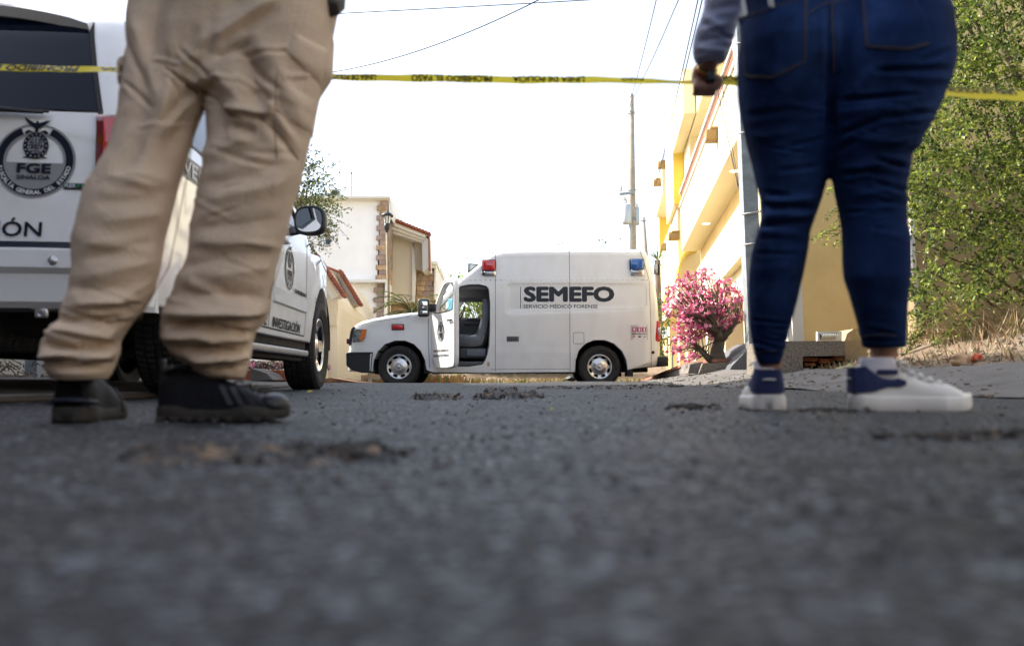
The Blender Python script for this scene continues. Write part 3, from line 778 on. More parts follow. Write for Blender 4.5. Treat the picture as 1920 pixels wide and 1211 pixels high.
def seal(mb_navy, mb_grey, mb_white, fn, R=1.0, small=False):
    """round emblem: ring, eagle, shield with oval, lettering. fn(x,y,layer)->3D; unit circle radius R"""
    def ring(mb, r0, r1, a0, a1, lay, n=64):
        vs = []; 
        for i in range(n+1):
            a = a0+(a1-a0)*i/n
            vs += [fn(r0*cos(a), r0*sin(a), lay), fn(r1*cos(a), r1*sin(a), lay)]
        mb.add(vs, [(2*i, 2*i+1, 2*i+3, 2*i+2) for i in range(n)])
    def poly(mb, pts, lay): mb.add([fn(x*R, y*R, lay) for x, y in pts], [tuple(range(len(pts)))])
    def ell(mb, cx, cy, a, b, lay, r=0, n=32):
        cx, cy, a, b, r = cx*R, cy*R, a*R, b*R, r*R
        if r:
            vs = []
            for i in range(n+1):
                t = 2*pi*i/n; vs += [fn(cx+a*cos(t), cy+b*sin(t), lay), fn(cx+(a-r)*cos(t), cy+(b-r)*sin(t), lay)]
            mb.add(vs, [(2*i, 2*i+1, 2*i+3, 2*i+2) for i in range(n)])
        else: mb.add([fn(cx+a*cos(2*pi*i/n), cy+b*sin(2*pi*i/n), lay) for i in range(n)], [tuple(range(n))])
    ring(mb_grey, .99*R, 1.045*R, 0, 2*pi, 1)
    ring(mb_white, .80*R, .83*R, 0, 2*pi, 1)
    ring(mb_grey, .73*R, .80*R, 0, 2*pi, 1)
    gap = .42
    ring(mb_navy, .80*R, .99*R, pi/2+gap, pi/2+2*pi-gap, 2)
    # lower grey half disc
    h = .0; pts = [(.73*cos(a), .73*sin(a)) for a in np.linspace(pi+.08, 2*pi-.08, 30)]
    poly(mb_grey, pts, 1)
    # letters
    for txt, box, b in (('FGE', (-.44, -.36, .44, -.08), .035), ('SINALOA', (-.43, -.53, .43, -.41), .01)):
        text_in(mb_navy, txt, box, lambda x, y: fn(x*R, y*R, 3), b)
    # ring text
    txt = 'FISCALÍA GENERAL DEL ESTADO'; a0, a1 = radians(190), radians(350)
    glyph = {}
    for i, ch in enumerate(txt):
        if ch == ' ': continue
        a = a0+(a1-a0)*(i+.5)/len(txt)
        if small and i % 1: continue
        if ch not in glyph: glyph[ch] = text_geo(ch, .155, .004)
        vs, fs, bb = glyph[ch]
        wq = (bb[0]+bb[1])/2
        out = []
        for p in vs:
            rr = .845+ p.y*1.0; t = a+(p.x-wq)*1.0/.9
            out.append(fn(R*rr*cos(t) if False else R*(0.0+(.955-p.y)*cos(t)) , R*(.955-p.y)*sin(t), 3) if False else fn(R*(.95-p.y)*cos(t), R*(.95-p.y)*sin(t), 3))
        mb_white.add(out, fs)
    # shield
    ell(mb_navy, 0, .42, .33, .37, 3, .09); ell(mb_grey, 0, .42, .23, .27, 2)
    ell(mb_navy, 0, .42, .24, .28, 3, .02)
    poly(mb_navy, [(-.012, .16), (.012, .16), (.012, .68), (-.012, .68)], 4); poly(mb_navy, [(-.22, .41), (.22, .41), (.22, .435), (-.22, .435)], 4)
    rnd = random.Random(3)
    for cx, cy in ((-.1, .54), (.1, .54), (-.1, .3), (.1, .3)):
        for q in range(6):
            x = cx+rnd.uniform(-.06, .06); y = cy+rnd.uniform(-.07, .07); a = rnd.uniform(.015, .04); b_ = rnd.uniform(.01, .03)
            poly(mb_navy, [(x-a, y-b_), (x+a, y-b_*.4), (x+a*.5, y+b_), (x-a*.6, y+b_*.8)], 4)
    for q in range(16):
        a = 2*pi*q/16; poly(mb_white, [(.285*cos(a+d)+0, .42+.325*sin(a+d)) for d in (-.06, .0, .06)]+[(.25*cos(a), .42+.29*sin(a))], 4)
    # base
    poly(mb_navy, [(-.33, .06), (-.2, .14), (-.24, .2), (.24, .2), (.2, .14), (.33, .06), (.1, .09), (-.1, .09)], 3)
    # ribbon
    for s_ in (-1, 1): poly(mb_navy, [(s_*.05, .80), (s_*.22, .86), (s_*.32, .78), (s_*.26, .74), (s_*.18, .79)][::s_], 4)
    # eagle
    poly(mb_navy, [(-.05, .80), (.05, .80), (.035, .9), (.10, .93), (.36, 1.16), (.20, 1.12), (.05, 1.06), (.01, 1.12), (-.03, 1.12), (-.04, 1.05), (-.18, 1.12), (-.36, 1.24), (-.28, 1.10), (-.14, .97), (-.035, .90)], 4)
def add_seal(parent, fn, R, navy=M_navy):
    a, b, c = MB(), MB(), MB(); seal(a, b, c, fn, R)
    a.build('emblem', navy, parent); b.build('emblem_ground', M_lgrey, parent); c.build('emblem_lettering', M_wprint, parent)
# door emblem (sits on the slanted door skin)
add_seal(door, lambda x, y, l: Vector((.50+x, dd(.5, 1.02+y)-.0015-.0012*l, 1.02+y)), .165)
tx = MB()
text_in(tx, 'DIRECCIÓN GENERAL DE', (.14, .665, .86, .715), lambda x, y: Vector((x, dd(x, y)-.002, y)), .004)
tx.build('door_lettering', M_ink, door); tx = MB(); text_in(tx, 'INVESTIGACIÓN PERICIAL', (.14, .575, .88, .625), lambda x, y: Vector((x, dd(x, y)-.002, y)), .01)
tx.build('door_lettering', M_ink, door)
# flank lettering
def ontext(x, y): return on(x, y, .0025)
def flank(mb, txt, x0, y0, x1, y1, b): text_in(mb, txt, (x0, -y1, x1, -y0), lambda x, y: ontext(x, -y), b)
t1 = MB(); flank(t1, 'SEMEFO', 982, 537, 1153, 566.5, .05); strip(t1, [(976, 538), (976, 578.5)], 1.3, .0025)
t1.build('name_lettering', M_ink, van)
t1 = MB(); flank(t1, 'SERVICIO MÉDICO FORENSE', 981.5, 569.5, 1121.5, 578.2, .004); t1.build('service_lettering', M_ink, van)
stk = MB(); fn = lambda x, y: on(x, y, .0015)
def rect(mb, x0, y0, x1, y1, off): mb.add([on(x0, y1, off), on(x1, y1, off), on(x1, y0, off), on(x0, y0, off)], [(0, 1, 2, 3)])
rect(stk, 1182.5, 610, 1214.5, 638, .0015); so = stk.build('emergency_sticker', mat('pale grey vinyl', (.50, .49, .49), .5), van)
for i in range(3): q = MB(); rect(q, 1185+i*9.2, 614, 1193.3+i*9.2, 623, .003); q.build('sticker_block', M_mag, so)
q = MB(); rect(q, 1188, 629, 1189.4, 634, .003); rect(q, 1186.2, 630.8, 1191.2, 632.2, .003); rect(q, 1207, 631, 1211, 633, .003)
q.build('sticker_icons', M_mag, so)
q = MB()
for i, ch in enumerate('911'): flank(q, ch, 1187.3+i*9.2+(1.2 if ch == '1' else 0), 615.2, 1191.3+i*9.2-(0 if ch == '1' else 0), 621.8, .06)
for m_ in q.v: pass
q.v = [(v[0], v[1]-.002, v[2]) for v in q.v]
q.build('sticker_digits', M_wprint, so)
q = MB(); flank(q, 'EMERGENCIAS', 1185, 625.3, 1212, 628, .02); rect(q, 1197, 630.5, 1202, 633, .003); q.build('sticker_text', M_navy, so)
ws = MB(); p = on(916, 683); rect(ws, 913.5, 679, 918, 687, .002); ws.build('yellow_label', mat('yellow label', (.45, .38, .12), .6), van)
# mirror on long arm
mi = MB(); mi.bbox((1.36, -.325, 1.315), (1.575, -.20, 1.645), .035); mi.tube([(1.56, -.25, 1.50), (1.64, -.02, 1.46)], .03, 8); mi.bbox((1.55, -.24, 1.42), (1.69, .0, 1.56), .02)
mo = mi.build('wing_mirror', M_blk, van, T(0, 0, .0))
mg = MB(); mg.bbox((1.40, -.330, 1.435), (1.540, -.320, 1.60), .002); mg.bbox((1.40, -.330, 1.355), (1.540, -.320, 1.420), .002)
mg.build('mirror_glass', M_mirror, mo)
# wipers/antenna at the back roof
ant = MB(); ant.tube([(5.22, .4, 2.62), (5.20, .4, 2.86)], .006, 5); ant.sphere((5.20, .4, 2.88), .014); ant.build('aerial', M_blk, van)
# ================================================================== WHITE SUV (x right, y forward, z up; rear bumper at y = 0)
suv = thing('sport_utility_vehicle', 'white investigation SUV parked at the left kerb, its tailgate and long side towards us', 'SUV', roadM(-2.586, 3.6, .0, radians(2.15)))
HW = 1.0
def SV(*a): return [Vector(p) for p in a]
RA, FA = 1.0, 4.2      # axle positions
def arch(cx, R=.505, zc=.42, n=9, z0=.40):
    a0 = math.asin((z0-zc)/R)
    return [(cx+R*cos(a), zc+R*sin(a)) for a in np.linspace(a0, pi-a0, n)]
so_ = [(.06,.44),(.0,.47),(-.03,.55),(-.03,.64),(-.015,.665),(.02,.68),(.03,.80),(.045,1.0),(.06,1.2),(.075,1.27),(.15,1.48),(.24,1.68),(.29,1.76),(.36,1.82),(.50,1.86),(.9,1.895),(1.6,1.92),(2.4,1.915),(2.75,1.89),(2.98,1.83),(3.2,1.70),(3.42,1.53),(3.62,1.36),(3.72,1.27),(3.85,1.235),(4.2,1.215),(4.6,1.18),(4.9,1.12),(4.99,1.04),(5.04,.90),(5.07,.68),(5.05,.52),(4.95,.40)]
so_ += arch(FA)[0:] + arch(RA)[0:] + [(.5,.43),(.25,.43)]
sout = SV(*so_)
srs = []
for i, p in enumerate(sout):
    if i < 6: r = .16
    elif p.y > 1.7: r = .17
    elif p.x < .3: r = .17
    elif p.x > 4.7: r = .22
    elif p.y > 1.22: r = .08 if p.x < 3.7 else .16
    else: r = .015
    if i >= 33: r = .015
    srs.append(r)
def sdep(u, v):
    d = .0
    d += .33*max(0, v-1.24)**1.15*1.0
    d += .05*(max(0, .78-v))**2*3
    d += .012*sstep(v, 1.19, 1.235)
    d += .03*sstep(u, 4.0, 4.5) + .06*sstep(u, 4.45, 5.05) + .03*sstep(u, .5, 0)
    for cx in (RA, FA):
        q = sqrt((u-cx)**2+(v-.42)**2)
        if q < .66: d -= .012*(1-sstep(q, .54, .64))
    return max(d, -.03)
def sr(u, v, off=0): return Vector((HW-sdep(u, v)+off, u, v))
def sl(u, v, off=0): return Vector((-HW+sdep(u, v)-off, u, v))
win1 = smooth_poly(SV((.42,1.29),(1.35,1.29),(1.35,1.74),(.62,1.74),(.47,1.62)), 1)
win2 = smooth_poly(SV((1.43,1.29),(2.22,1.29),(2.22,1.76),(1.43,1.76)), 1)
win3 = smooth_poly(SV((2.30,1.29),(3.38,1.29),(3.32,1.38),(3.12,1.56),(2.92,1.70),(2.78,1.76),(2.30,1.76)), 1)
sins = offset_poly(sout, srs); sh = MB()
side_skin(sh, sins, [win1, win2, win3], .055, sr, flip=True)
side_skin(sh, sins, [win1, win2, win3], .12, sl)
rings = []
for side in (1, -1):
    seq = range(4) if side == 1 else range(3, -1, -1)
    for s in seq:
        a = s/3*pi/2
        rings.append([Vector((side*(HW-sdep(sins[i].x, sins[i].y)-srs[i]*(1-cos(a))), sins[i].x+(sout[i].x-sins[i].x)*sin(a), sins[i].y+(sout[i].y-sins[i].y)*sin(a))) for i in range(len(sout))])
sh.loft(rings, caps=False)
sb_ = sh.build('body', M_whitesuv, suv)
bm = bmesh.new(); bm.from_mesh(sb_.data); bmesh.ops.remove_doubles(bm, verts=bm.verts, dist=2e-4); bmesh.ops.recalc_face_normals(bm, faces=bm.faces)
for e in bm.edges:
    if len(e.link_faces) == 2 and e.calc_face_angle(0) > radians(42): e.smooth = False
bm.to_mesh(sb_.data); bm.free()
for wn in (win1, win2, win3):
    for fn, fl in ((sr, True), (sl, False)):
        g = MB(); side_skin(g, wn, [], .2, lambda u, v: fn(u, v, -.012), flip=fl); g.build('side_window', M_tint, suv)
fr = MB()
for wn in (win1, win2, win3):
    lp = densify(wn, .1); c = sum((p for p in lp), Vector((0, 0)))/len(lp); k = len(lp)
    o2 = [p+(p-c).normalized()*.022 for p in lp]
    for fn in (sr, sl):
        fr.add([fn(p.x, p.y, .003) for p in o2]+[fn(p.x, p.y, .003) for p in lp]+[fn(p.x, p.y, -.012) for p in lp], [(i, (i+1) % k, k+(i+1) % k, k+i) for i in range(k)]+[(k+i, k+(i+1) % k, 2*k+(i+1) % k, 2*k+i) for i in range(k)], True)
fr.build('window_surround', M_blk, suv)
# windscreen glass
g = MB(); g.add([(-.75, 2.99, 1.835), (.75, 2.99, 1.835), (.82, 3.70, 1.30), (-.82, 3.70, 1.30)], [(0,1,2,3)]); g.build('windscreen', M_tint, suv)
# ---- rear face: function giving the skin (x, z) -> y
zs = [p.y for p in sout[2:16]]; ysr = [p.x for p in sout[2:16]]
def ry(x, z):
    base = interp(z, zs, ysr)
    edge = HW - .0 - sdep(.2, z)
    q = abs(x)-(edge-.22)
    return base + (.05*(abs(x)/.8)**2 if z > .66 else .03*(abs(x)/.8)**2) + (max(0, q)**2*1.6)
def rf(x, z, off): return Vector((x, ry(x, z)-off, z))
def rpatch(mb, pts, off, thick=.03, h=.05, holes=()):
    P = [Vector(p) for p in pts]
    V, Fs = panel2d(P, list(holes), h); mb.add([rf(p.x, p.y, off) for p in V], Fs, True)
    for L_ in [P]+list(holes):
        L_ = densify(L_, h); k = len(L_); mb.add([rf(p.x, p.y, off) for p in L_]+[rf(p.x, p.y, off-thick) for p in L_], [(i, (i+1) % k, k+(i+1) % k, k+i) for i in range(k)], False)
def mir(pts): return pts
tg = MB(); hx = lambda z: interp(z, [.66, 1.27, 1.75], [.785, .765, .625])
P = [(-hx(.70),.684),(hx(.70),.684),(hx(.9),.9),(hx(1.1),1.1),(hx(1.27),1.265),(-hx(1.27),1.265),(-hx(1.1),1.1),(-hx(.9),.9)]
rpatch(tg, P, .055, .05); tgo = tg.build('tailgate', M_whitesuv, suv)
gl = MB(); P = [(-hx(1.27),1.275),(hx(1.27),1.275),(hx(1.4),1.4),(hx(1.55),1.55),(hx(1.70),1.70),(.60,1.775),(-.60,1.775),(-hx(1.7),1.70),(-hx(1.55),1.55),(-hx(1.4),1.4)]
rpatch(gl, P, .058, .05); gl.build('rear_window', M_tint, suv)
sp = MB(); 
for i, (x0, x1) in enumerate(((-.62, .62),)):
    prof = [(.16,1.80),(.20,1.765),(.44,1.80),(.52,1.88),(.40,1.868),(.22,1.835)]
    rings = []
    for x in np.linspace(-.64, .64, 17):
        k = .05*(abs(x)/.64)**2; dz = -.065*(abs(x)/.64)**2.4; e = 1 if abs(x) < .6 else .55
        rings.append([Vector((x, y+k, z+dz-(1-e)*.012)) for y, z in prof])
    sp.loft(rings, smooth=False)
sp.build('spoiler', M_whitesuv, suv)
sk = MB()
def rstrip(mb, pts, wd, off):
    pts = densify([Vector(p) for p in pts], .06, False)
    for i in range(len(pts)-1):
        a, b = pts[i], pts[i+1]; d = (b-a).normalized(); nr = Vector((-d.y, d.x))*wd/2
        mb.add([rf(*(a-nr), off), rf(*(b-nr), off), rf(*(b+nr), off), rf(*(a+nr), off)], [(0,1,2,3)])
for s_ in (-1, 1): rstrip(sk, [(s_*(hx(.7)+.011),.68),(s_*(hx(1.27)+.011),1.27),(s_*(hx(1.5)+.011),1.5),(s_*(hx(1.76)+.008),1.76)], .02, .052)
sk.build('tailgate_gap', M_seam, suv)
bd = MB(); P = [(-.80,.650),(.80,.650),(.80,.681),(-.80,.681)]; rpatch(bd, P, .062, .05); bd.build('dark_trim_band', M_navy, suv)
# bumper
bu = MB(); prof = [(-.10,.648),(-.145,.633),(-.15,.56),(-.125,.535),(-.115,.42),(-.09,.395),(.02,.395),(.05,.648)]
rings = []
for x in np.linspace(-1.0, 1.0, 25):
    q = abs(x); k = .05*(q/.8)**2 + max(0, q-.78)**2*4.6
    rings.append([Vector((x*(1.0), y+k if y < 0 else y+.15, z)) for y, z in prof])
bu.loft(rings, smooth=False)
rings = []
buo = bu.build('rear_bumper', M_whitesuv, suv, sharp=35)
for x in (-.68, -.2, .2, .68):
    ps = MB(); MM = T(x, -.146+.05*(x/.8)**2, .588) @ RX(pi/2)
    ps.lathe([(0, .012), (.013, .012), (.014, .004), (.020, .004), (.020, -.01)], 16, MM); ps.build('parking_sensor', M_clear, buo)
# tail lights wrapping the corner
for s_ in (1, -1):
    t = MB(); prof = []
    def cornr(a, z, off):   # a 0..1 from the rear face round to the side
        yb_ = interp(z, zs, ysr); shr = sdep(.25, z)
        if a < .15: x = .795+a/.15*.04; y = yb_-.012-off
        else: t_ = (a-.15)/.85*radians(84); x = .83+(.176+off)*sin(t_); y = yb_+.16-(.176+off)*cos(t_)
        return Vector((s_*(x-shr), y, z))
    zz = [.78,.80,.86,.92,.98,1.04,1.10,1.16,1.22,1.255,1.265]
    vs = [cornr(a, z, .012 if z not in (.78, 1.265) else -.02) for z in zz for a in np.linspace(0, 1, 9)]
    t.add(vs, [(j*9+i, j*9+i+1, (j+1)*9+i+1, (j+1)*9+i) for j in range(len(zz)-1) for i in range(8)], True)
    lo_ = t.build('tail_light', M_reddk, suv)
    t = MB()
    for (a0, a1, z0, z1) in ((.12, .8, 1.06, 1.24), (.12, .8, .97, 1.03)):
        vs = [cornr(a, z, .019) for z in np.linspace(z0, z1, 3) for a in np.linspace(a0, a1, 5)]
        t.add(vs, [(j*5+i, j*5+i+1, (j+1)*5+i+1, (j+1)*5+i) for j in range(2) for i in range(4)], True)
    t.build('light_element', M_red, lo_)
    t = MB(); vs = [cornr(a, z, .019) for z in (.86, .95) for a in np.linspace(.12, .8, 5)]
    t.add(vs, [(i, i+1, 5+i+1, 5+i) for i in range(4)], True); t.build('reversing_lens', M_clear, lo_)
# wiper
wp = MB(); wp.tube([rf(-.05, 1.26, .08), rf(.25, 1.262, .10), rf(.56, 1.248, .09)], [.022, .018, .008], 8); wp.tube([rf(-.1, 1.275, .09), rf(.58, 1.255, .085)], .007, 6)
wp.tube([rf(.02, 1.262, .105), rf(.24, 1.268, .12)], .004, 5, mi=1)
wp.build('rear_wiper', [M_blk, M_wprint], suv)
# emblem, lettering, badge
add_seal(tgo, lambda x, y, l: rf(.53+x, 1.038+y, .0575+.0012*l), .158)
tt_ = MB(); text_in(tt_, 'INVESTIGACIÓN', (-.19, .703, .580, .785), lambda x, y: rf(x, y, .060), .014)
tt_.build('tailgate_lettering', M_navy, tgo)
bg_ = MB(); P = [(.655,.915),(.80,.915),(.80,.942),(.655,.942)]; rpatch(bg_, P, .062, .01); bo = bg_.build('fuel_badge', M_blk, tgo)
bg_ = MB(); text_in(bg_, 'FLEX', (.662, .922, .705, .938), lambda x, y: rf(x, y, .065), .02); text_in(bg_, 'FUEL', (.712, .922, .79, .938), lambda x, y: rf(x, y, .065), .02, 1)
bg_.build('badge_lettering', [M_steel, mat('green print', (.02, .30, .12), .4)], bo)
# side details
ss = MB()
def sstrip(mb, pts, wd, off=.002, fn=sr):
    pts = densify([Vector(p) for p in pts], .08, False)
    for i in range(len(pts)-1):
        a, b = pts[i], pts[i+1]; d = (b-a).normalized(); nr = Vector((-d.y, d.x))*wd/2
        mb.add([fn(*(a-nr), off), fn(*(b-nr), off), fn(*(b+nr), off), fn(*(a+nr), off)], [(0,1,2,3)])
for x in (1.39, 2.26, 3.46): sstrip(ss, [(x if x != 1.39 else 1.55, .45), (x, .9), (x, 1.27)], .012)
sstrip(ss, [(1.55, .45), (3.46, .45)], .012); sstrip(ss, [(3.46, 1.2), (3.6, 1.24), (4.6, 1.12)], .010)
ss.build('panel_gaps', M_seam, suv)
ml = MB()
for a, b in ((1.62, 2.22), (2.32, 3.42)):
    for q in range(1):
        u0, u1 = a, b; vs = []
        for u in np.linspace(u0, u1, 8):
            for (v, o) in ((.635, .0), (.645, .022), (.745, .022), (.757, 0)): vs.append(sr(u, v, o))
        ml.add(vs, [(i*4+j, i*4+j+1, (i+1)*4+j+1, (i+1)*4+j) for i in range(7) for j in range(3)]+[(0,1,2,3), (28,29,30,31)], False)
ml.build('door_moulding', M_whitesuv, suv)
for s_ in (1, -1):
    rbm = MB(); rbm.bbox((min(s_*.86, s_*1.05), 1.55, .275), (max(s_*.86, s_*1.05), 3.34, .325), .012)
    rbm.build('running_board', mat('brushed grey metal', (.33, .34, .35), .4, metal=.4, var=.2, vscale=15), suv)
for s_ in (1, -1):
    rbb = MB(); rbb.bbox((min(s_*.80, s_*1.0), 1.6, .24), (max(s_*.80, s_*1.0), 3.30, .273), .004)
    rbb.bbox((min(s_*.80, s_*.96), 1.5, .33), (max(s_*.80, s_*.96), 3.66, .45), .02)
    rbb.build('sill', M_dark, suv)
add_seal(suv, lambda x, y, l: sr(2.82+x, .93+y, .0015+.0012*l), .155, navy=M_ink)
st_ = MB(); text_in(st_, 'INVESTIGACIÓN', (2.36, .462, 3.27, .555), lambda x, y: sr(x, y, .003), .02, push=(.0003, 0, 0)); text_in(st_, 'DE', (2.02, .462, 2.2, .555), lambda x, y: sr(x, y, .003), .02, push=(.0003, 0, 0))
st_.build('side_lettering', M_ink, suv)
st_ = MB(); text_in(st_, 'SUBURBAN', (3.0, .765, 3.42, .80), lambda x, y: sr(x, y, .006), .03, push=(.0003, 0, 0)); st_.build('model_lettering', M_seam, suv)
bn = MB(); vs = [sr(u, v, .003) for u in np.linspace(.36, 1.3, 6) for v in (1.085, 1.195)]
bn.add(vs, [(2*i, 2*i+2, 2*i+3, 2*i+1) for i in range(5)]); bno = bn.build('window_banner', mat('smoky blue vinyl', (.055, .075, .11), .35), suv)
st_ = MB(); text_in(st_, 'VECT', (.46, 1.10, .92, 1.178), lambda x, y: sr(x, y, .0045), .01, push=(.0003, 0, 0)); st_.build('banner_lettering', M_wprint, bno)
for x in (1.5, 2.4):
    hd = MB(); hd.tube([sr(x, 1.10, .0), sr(x+.01, 1.10, .035), sr(x+.2, 1.10, .04), sr(x+.22, 1.10, .0)], [.016, .016, .018, .016], 8); hd.build('door_handle', M_whitesuv, suv)
# mirror
mr = MB(); MM = T(1.155, 2.83, 1.30) @ RZ(radians(-8))
rings = []
for y, k in ((-.045, .80), (-.05, .93), (-.03, 1.0), (.04, .95), (.085, .75), (.11, .45)):
    rings.append([MM @ Vector(((.122*k)*(abs(cos(a))**.7)*(1 if cos(a) > 0 else -1), y, .115*k*(abs(sin(a))**.7)*(1 if sin(a) > 0 else -1))) for a in np.linspace(0, 2*pi, 28, endpoint=False)])
mr.loft(rings); mr.loft([[MM @ Vector(p) for p in ((-.10, -.03, -.09), (-.02, -.03, -.095), (-.02, .04, -.06), (-.10, .04, -.02))], [Vector(p) for p in ((.88, 2.80, 1.20), (.90, 2.80, 1.19), (.90, 2.98, 1.19), (.86, 2.98, 1.26))]])
mo = mr.build('wing_mirror', M_blk, suv)
mg = MB(); mg.add([MM @ Vector((.101*(abs(cos(a))**.7)*(1 if cos(a) > 0 else -1), -.0515, .090*(abs(sin(a))**.7)*(1 if sin(a) > 0 else -1))) for a in np.linspace(0, 2*pi, 28, endpoint=False)], [tuple(range(28))]); mg.build('mirror_glass', M_mirror, mo)
# wheels: five-spoke alloy
def alloy():
    mb = MB(); n = 100; rr = [.252, .245, .232, .222, .19, .15, .11, .075, .06, .05, .0]; dd_ = [.10, .115, .115, .10, .085, .08, .085, .095, .098, .104, .104]
    vs = []; fs = []
    for k in range(n):
        a = 2*pi*k/n
        for r, d in zip(rr, dd_): vs.append((r*cos(a), -d, r*sin(a)))
    m = len(rr)
    for k in range(n):
        ph = (k+.5) % 20
        for j in range(m-1):
            wd = [0, 0, 0, 6, 5.4, 4.6, 0, 0, 0, 0][j]
            if not (wd and abs(ph-10) < wd): fs.append((k*m+j+1, k*m+j, ((k+1) % n)*m+j, ((k+1) % n)*m+j+1))
    mb.add(vs, fs, True)
    mb.lathe([(.252, .0), (.252, .10)], 60, RX(pi/2))
    return mb
RIMS = alloy().mesh('rim'); RIMS.materials.append(M_chrome)
TYS = tyre_mb(.41, .25, .275, 74).mesh('wheel'); TYS.materials.append(M_rub)
for (cx, cy, rz, st_ang) in ((.862, FA, 0, 0), (-.862, FA, pi, 0), (.845, RA, 0, 0), (-.845, RA, pi, 0)):
    M = T(cx, cy, .40) @ RZ(radians(90)+rz+st_ang)
    wheel_parts(suv, M, TYS, RIMS, M_steel)
# underbody: axles, spare tyre, exhaust, bracket, arch liners
ub = MB(); ub.bbox((-.72, .12, .40), (.72, 4.9, .55), .02); ub.bbox((-.5, .3, .30), (.5, .95, .45), .05)
ub.tube([(-.75, RA, .38), (.75, RA, .38)], .045); ub.sphere((0, RA, .38), (.15, .17, .15)); ub.tube([(-.75, FA, .36), (.75, FA, .36)], .04)
ub.bbox((-.5, 1.2, .27), (-.42, 4.0, .40), .02); ub.bbox((.42, 1.2, .27), (.50, 4.0, .40), .02)
ub.tube([(.45, 1.4, .33), (.62, .85, .36), (.66, .25, .37)], .032); ub.tube([(.62, RA-.15, .30), (.66, RA-.1, .62)], .03)
for cy in (RA, FA):
    pts = [(cy+.515*cos(a), .42+.515*sin(a)) for a in np.linspace(-.1, pi+.1, 16)]
    for x0, x1 in ((.985, .5), (-.985, -.5)):
        ub.add([(x0, y, z) for y, z in pts]+[(x1, y, z) for y, z in pts], [(i, i+1, 17+i, 16+i) for i in range(15)], True)
        ub.add([(x1, y, z) for y, z in pts], [tuple(range(16))])
ub.build('underbody', M_dark, suv)
spt = link('spare_wheel', TYS, suv, T(0, .62, .36) @ RX(pi/2))
br = MB(); br.bbox((.585, -.06, .355), (.64, -.04, .40), .008); br.bbox((.57, -.06, .39), (.655, .05, .405), .004); br.lathe([(.012, 0), (.006, -.002), (0, -.002)], 12, T(.613, -.062, .373) @ RX(pi/2)); br.build('tow_bracket', M_steel, suv)
an = MB(); an.loft([[Vector((x*k+.18, .85+y*k, z)) for x, y in ((-.02, -.06), (.02, -.06), (.025, .05), (-.025, .05))] for k, z in ((1, 1.88), (.7, 1.93), (.3, 1.96))]); an.build('roof_aerial', M_blk, suv)
# ================================================================== PEOPLE (road frame)
M_khaki = mat('khaki cotton', (.65, .51, .38), .95, var=.14, vscale=7, bump=.5, bscale=230, spec=.15, dirt=(.48, .37, .27), dscale=5, damt=.25)
M_denim = mat('dark blue denim', (.007, .021, .076), .95, var=.6, vscale=7, bump=.4, bscale=420, spec=.1, dirt=(.038, .085, .25), dscale=4, damt=.8)
M_stitch = mat('denim stitching', (.10, .075, .06), .8)
M_skin = mat('brown skin', (.40, .21, .14), .5, var=.08, vscale=30, bump=.08, bscale=150)
M_skind = mat('tanned skin', (.20, .095, .06), .5, var=.08, vscale=30, bump=.08, bscale=150)
M_boot = mat('black boot leather', (.0045, .005, .008), .6, spec=.25, var=.3, vscale=25, bump=.5, bscale=160)
M_boots = mat('black boot sole', (.026, .024, .022), .8, var=.3, vscale=20, bump=.3, bscale=90, dirt=(.07, .045, .02), dscale=25, damt=.5)
M_shoew = mat('white leather', (.72, .70, .66), .5, var=.05, vscale=12, bump=.08, bscale=200, dirt=(.55, .49, .40), dscale=9, damt=.35)
M_shoen = mat('navy suede', (.012, .022, .085), .85, var=.2, vscale=40, bump=.3, bscale=300)
M_sock = mat('white sock', (.66, .64, .70), .9, bump=.3, bscale=300)
M_shirtb = mat('pale blue shirt', (.50, .54, .70), .9, var=.06, vscale=8, bump=.15, bscale=200)
M_shirtd = mat('dark shirt', (.02, .022, .035), .85, var=.1, vscale=8)
M_hair = mat('dark hair', (.012, .009, .008), .5, bump=.6, bscale=200, stretch=(1, 1, .1))
M_belt = mat('dark belt leather', (.02, .016, .014), .5)

def ell_ring(cx, cy, cz, a, b, n=40, sq=.9, rot=0, tilt=0):
    out = []
    for k in range(n):
        t = 2*pi*k/n; c_, s_ = cos(t), sin(t)
        x = a*(abs(c_)**sq)*(1 if c_ > 0 else -1); y = b*(abs(s_)**sq)*(1 if s_ > 0 else -1)
        out.append(Vector((cx+x*cos(rot)-y*sin(rot), cy+x*sin(rot)+y*cos(rot), cz+tilt*x)))
    return out
def leg_rings(tab, Ys, dep=.92, n=40):
    """tab: (py, left px, right px); Ys: depth table (py -> Y); depth radius = dep*half width"""
    rings = []
    for py, l, r in tab:
        Y = interp(py, *Ys); a = WR(l, py, Y); b = WR(r, py, Y)
        hw = (b.x-a.x)/2; d_ = dep(py) if callable(dep) else dep; hw /= sqrt(1+((a.x+b.x)/2/Y*d_)**2); rings.append(ell_ring((a.x+b.x)/2, Y, (a.z+b.z)/2, hw, hw*(dep if not callable(dep) else dep(py)), n))
    return rings
def capsule(mb, a, b, ra, rb, n=12, extra=True):
    a, b = Vector(a), Vector(b); d = (b-a)
    pts = [a.lerp(b, t) for t in (0, .25, .5, .75, 1)]; mb.tube(pts, [ra+(rb-ra)*t for t in (0, .25, .5, .75, 1)], n)
    mb.sphere(a, ra*1.0, 12, 8); mb.sphere(b, rb*1.0, 12, 8)
def seg_dist(px, py, x1, y1, x2, y2):
    dx, dy = x2-x1, y2-y1; L2 = dx*dx+dy*dy+1e-9
    t = np.clip(((px-x1)*dx+(py-y1)*dy)/L2, 0, 1)
    qx, qy = x1+t*dx, y1+t*dy; sx, sy = px-qx, py-qy
    side = np.sign((px-x1)*dy-(py-y1)*dx)
    return np.sqrt(sx*sx+sy*sy)*side, t
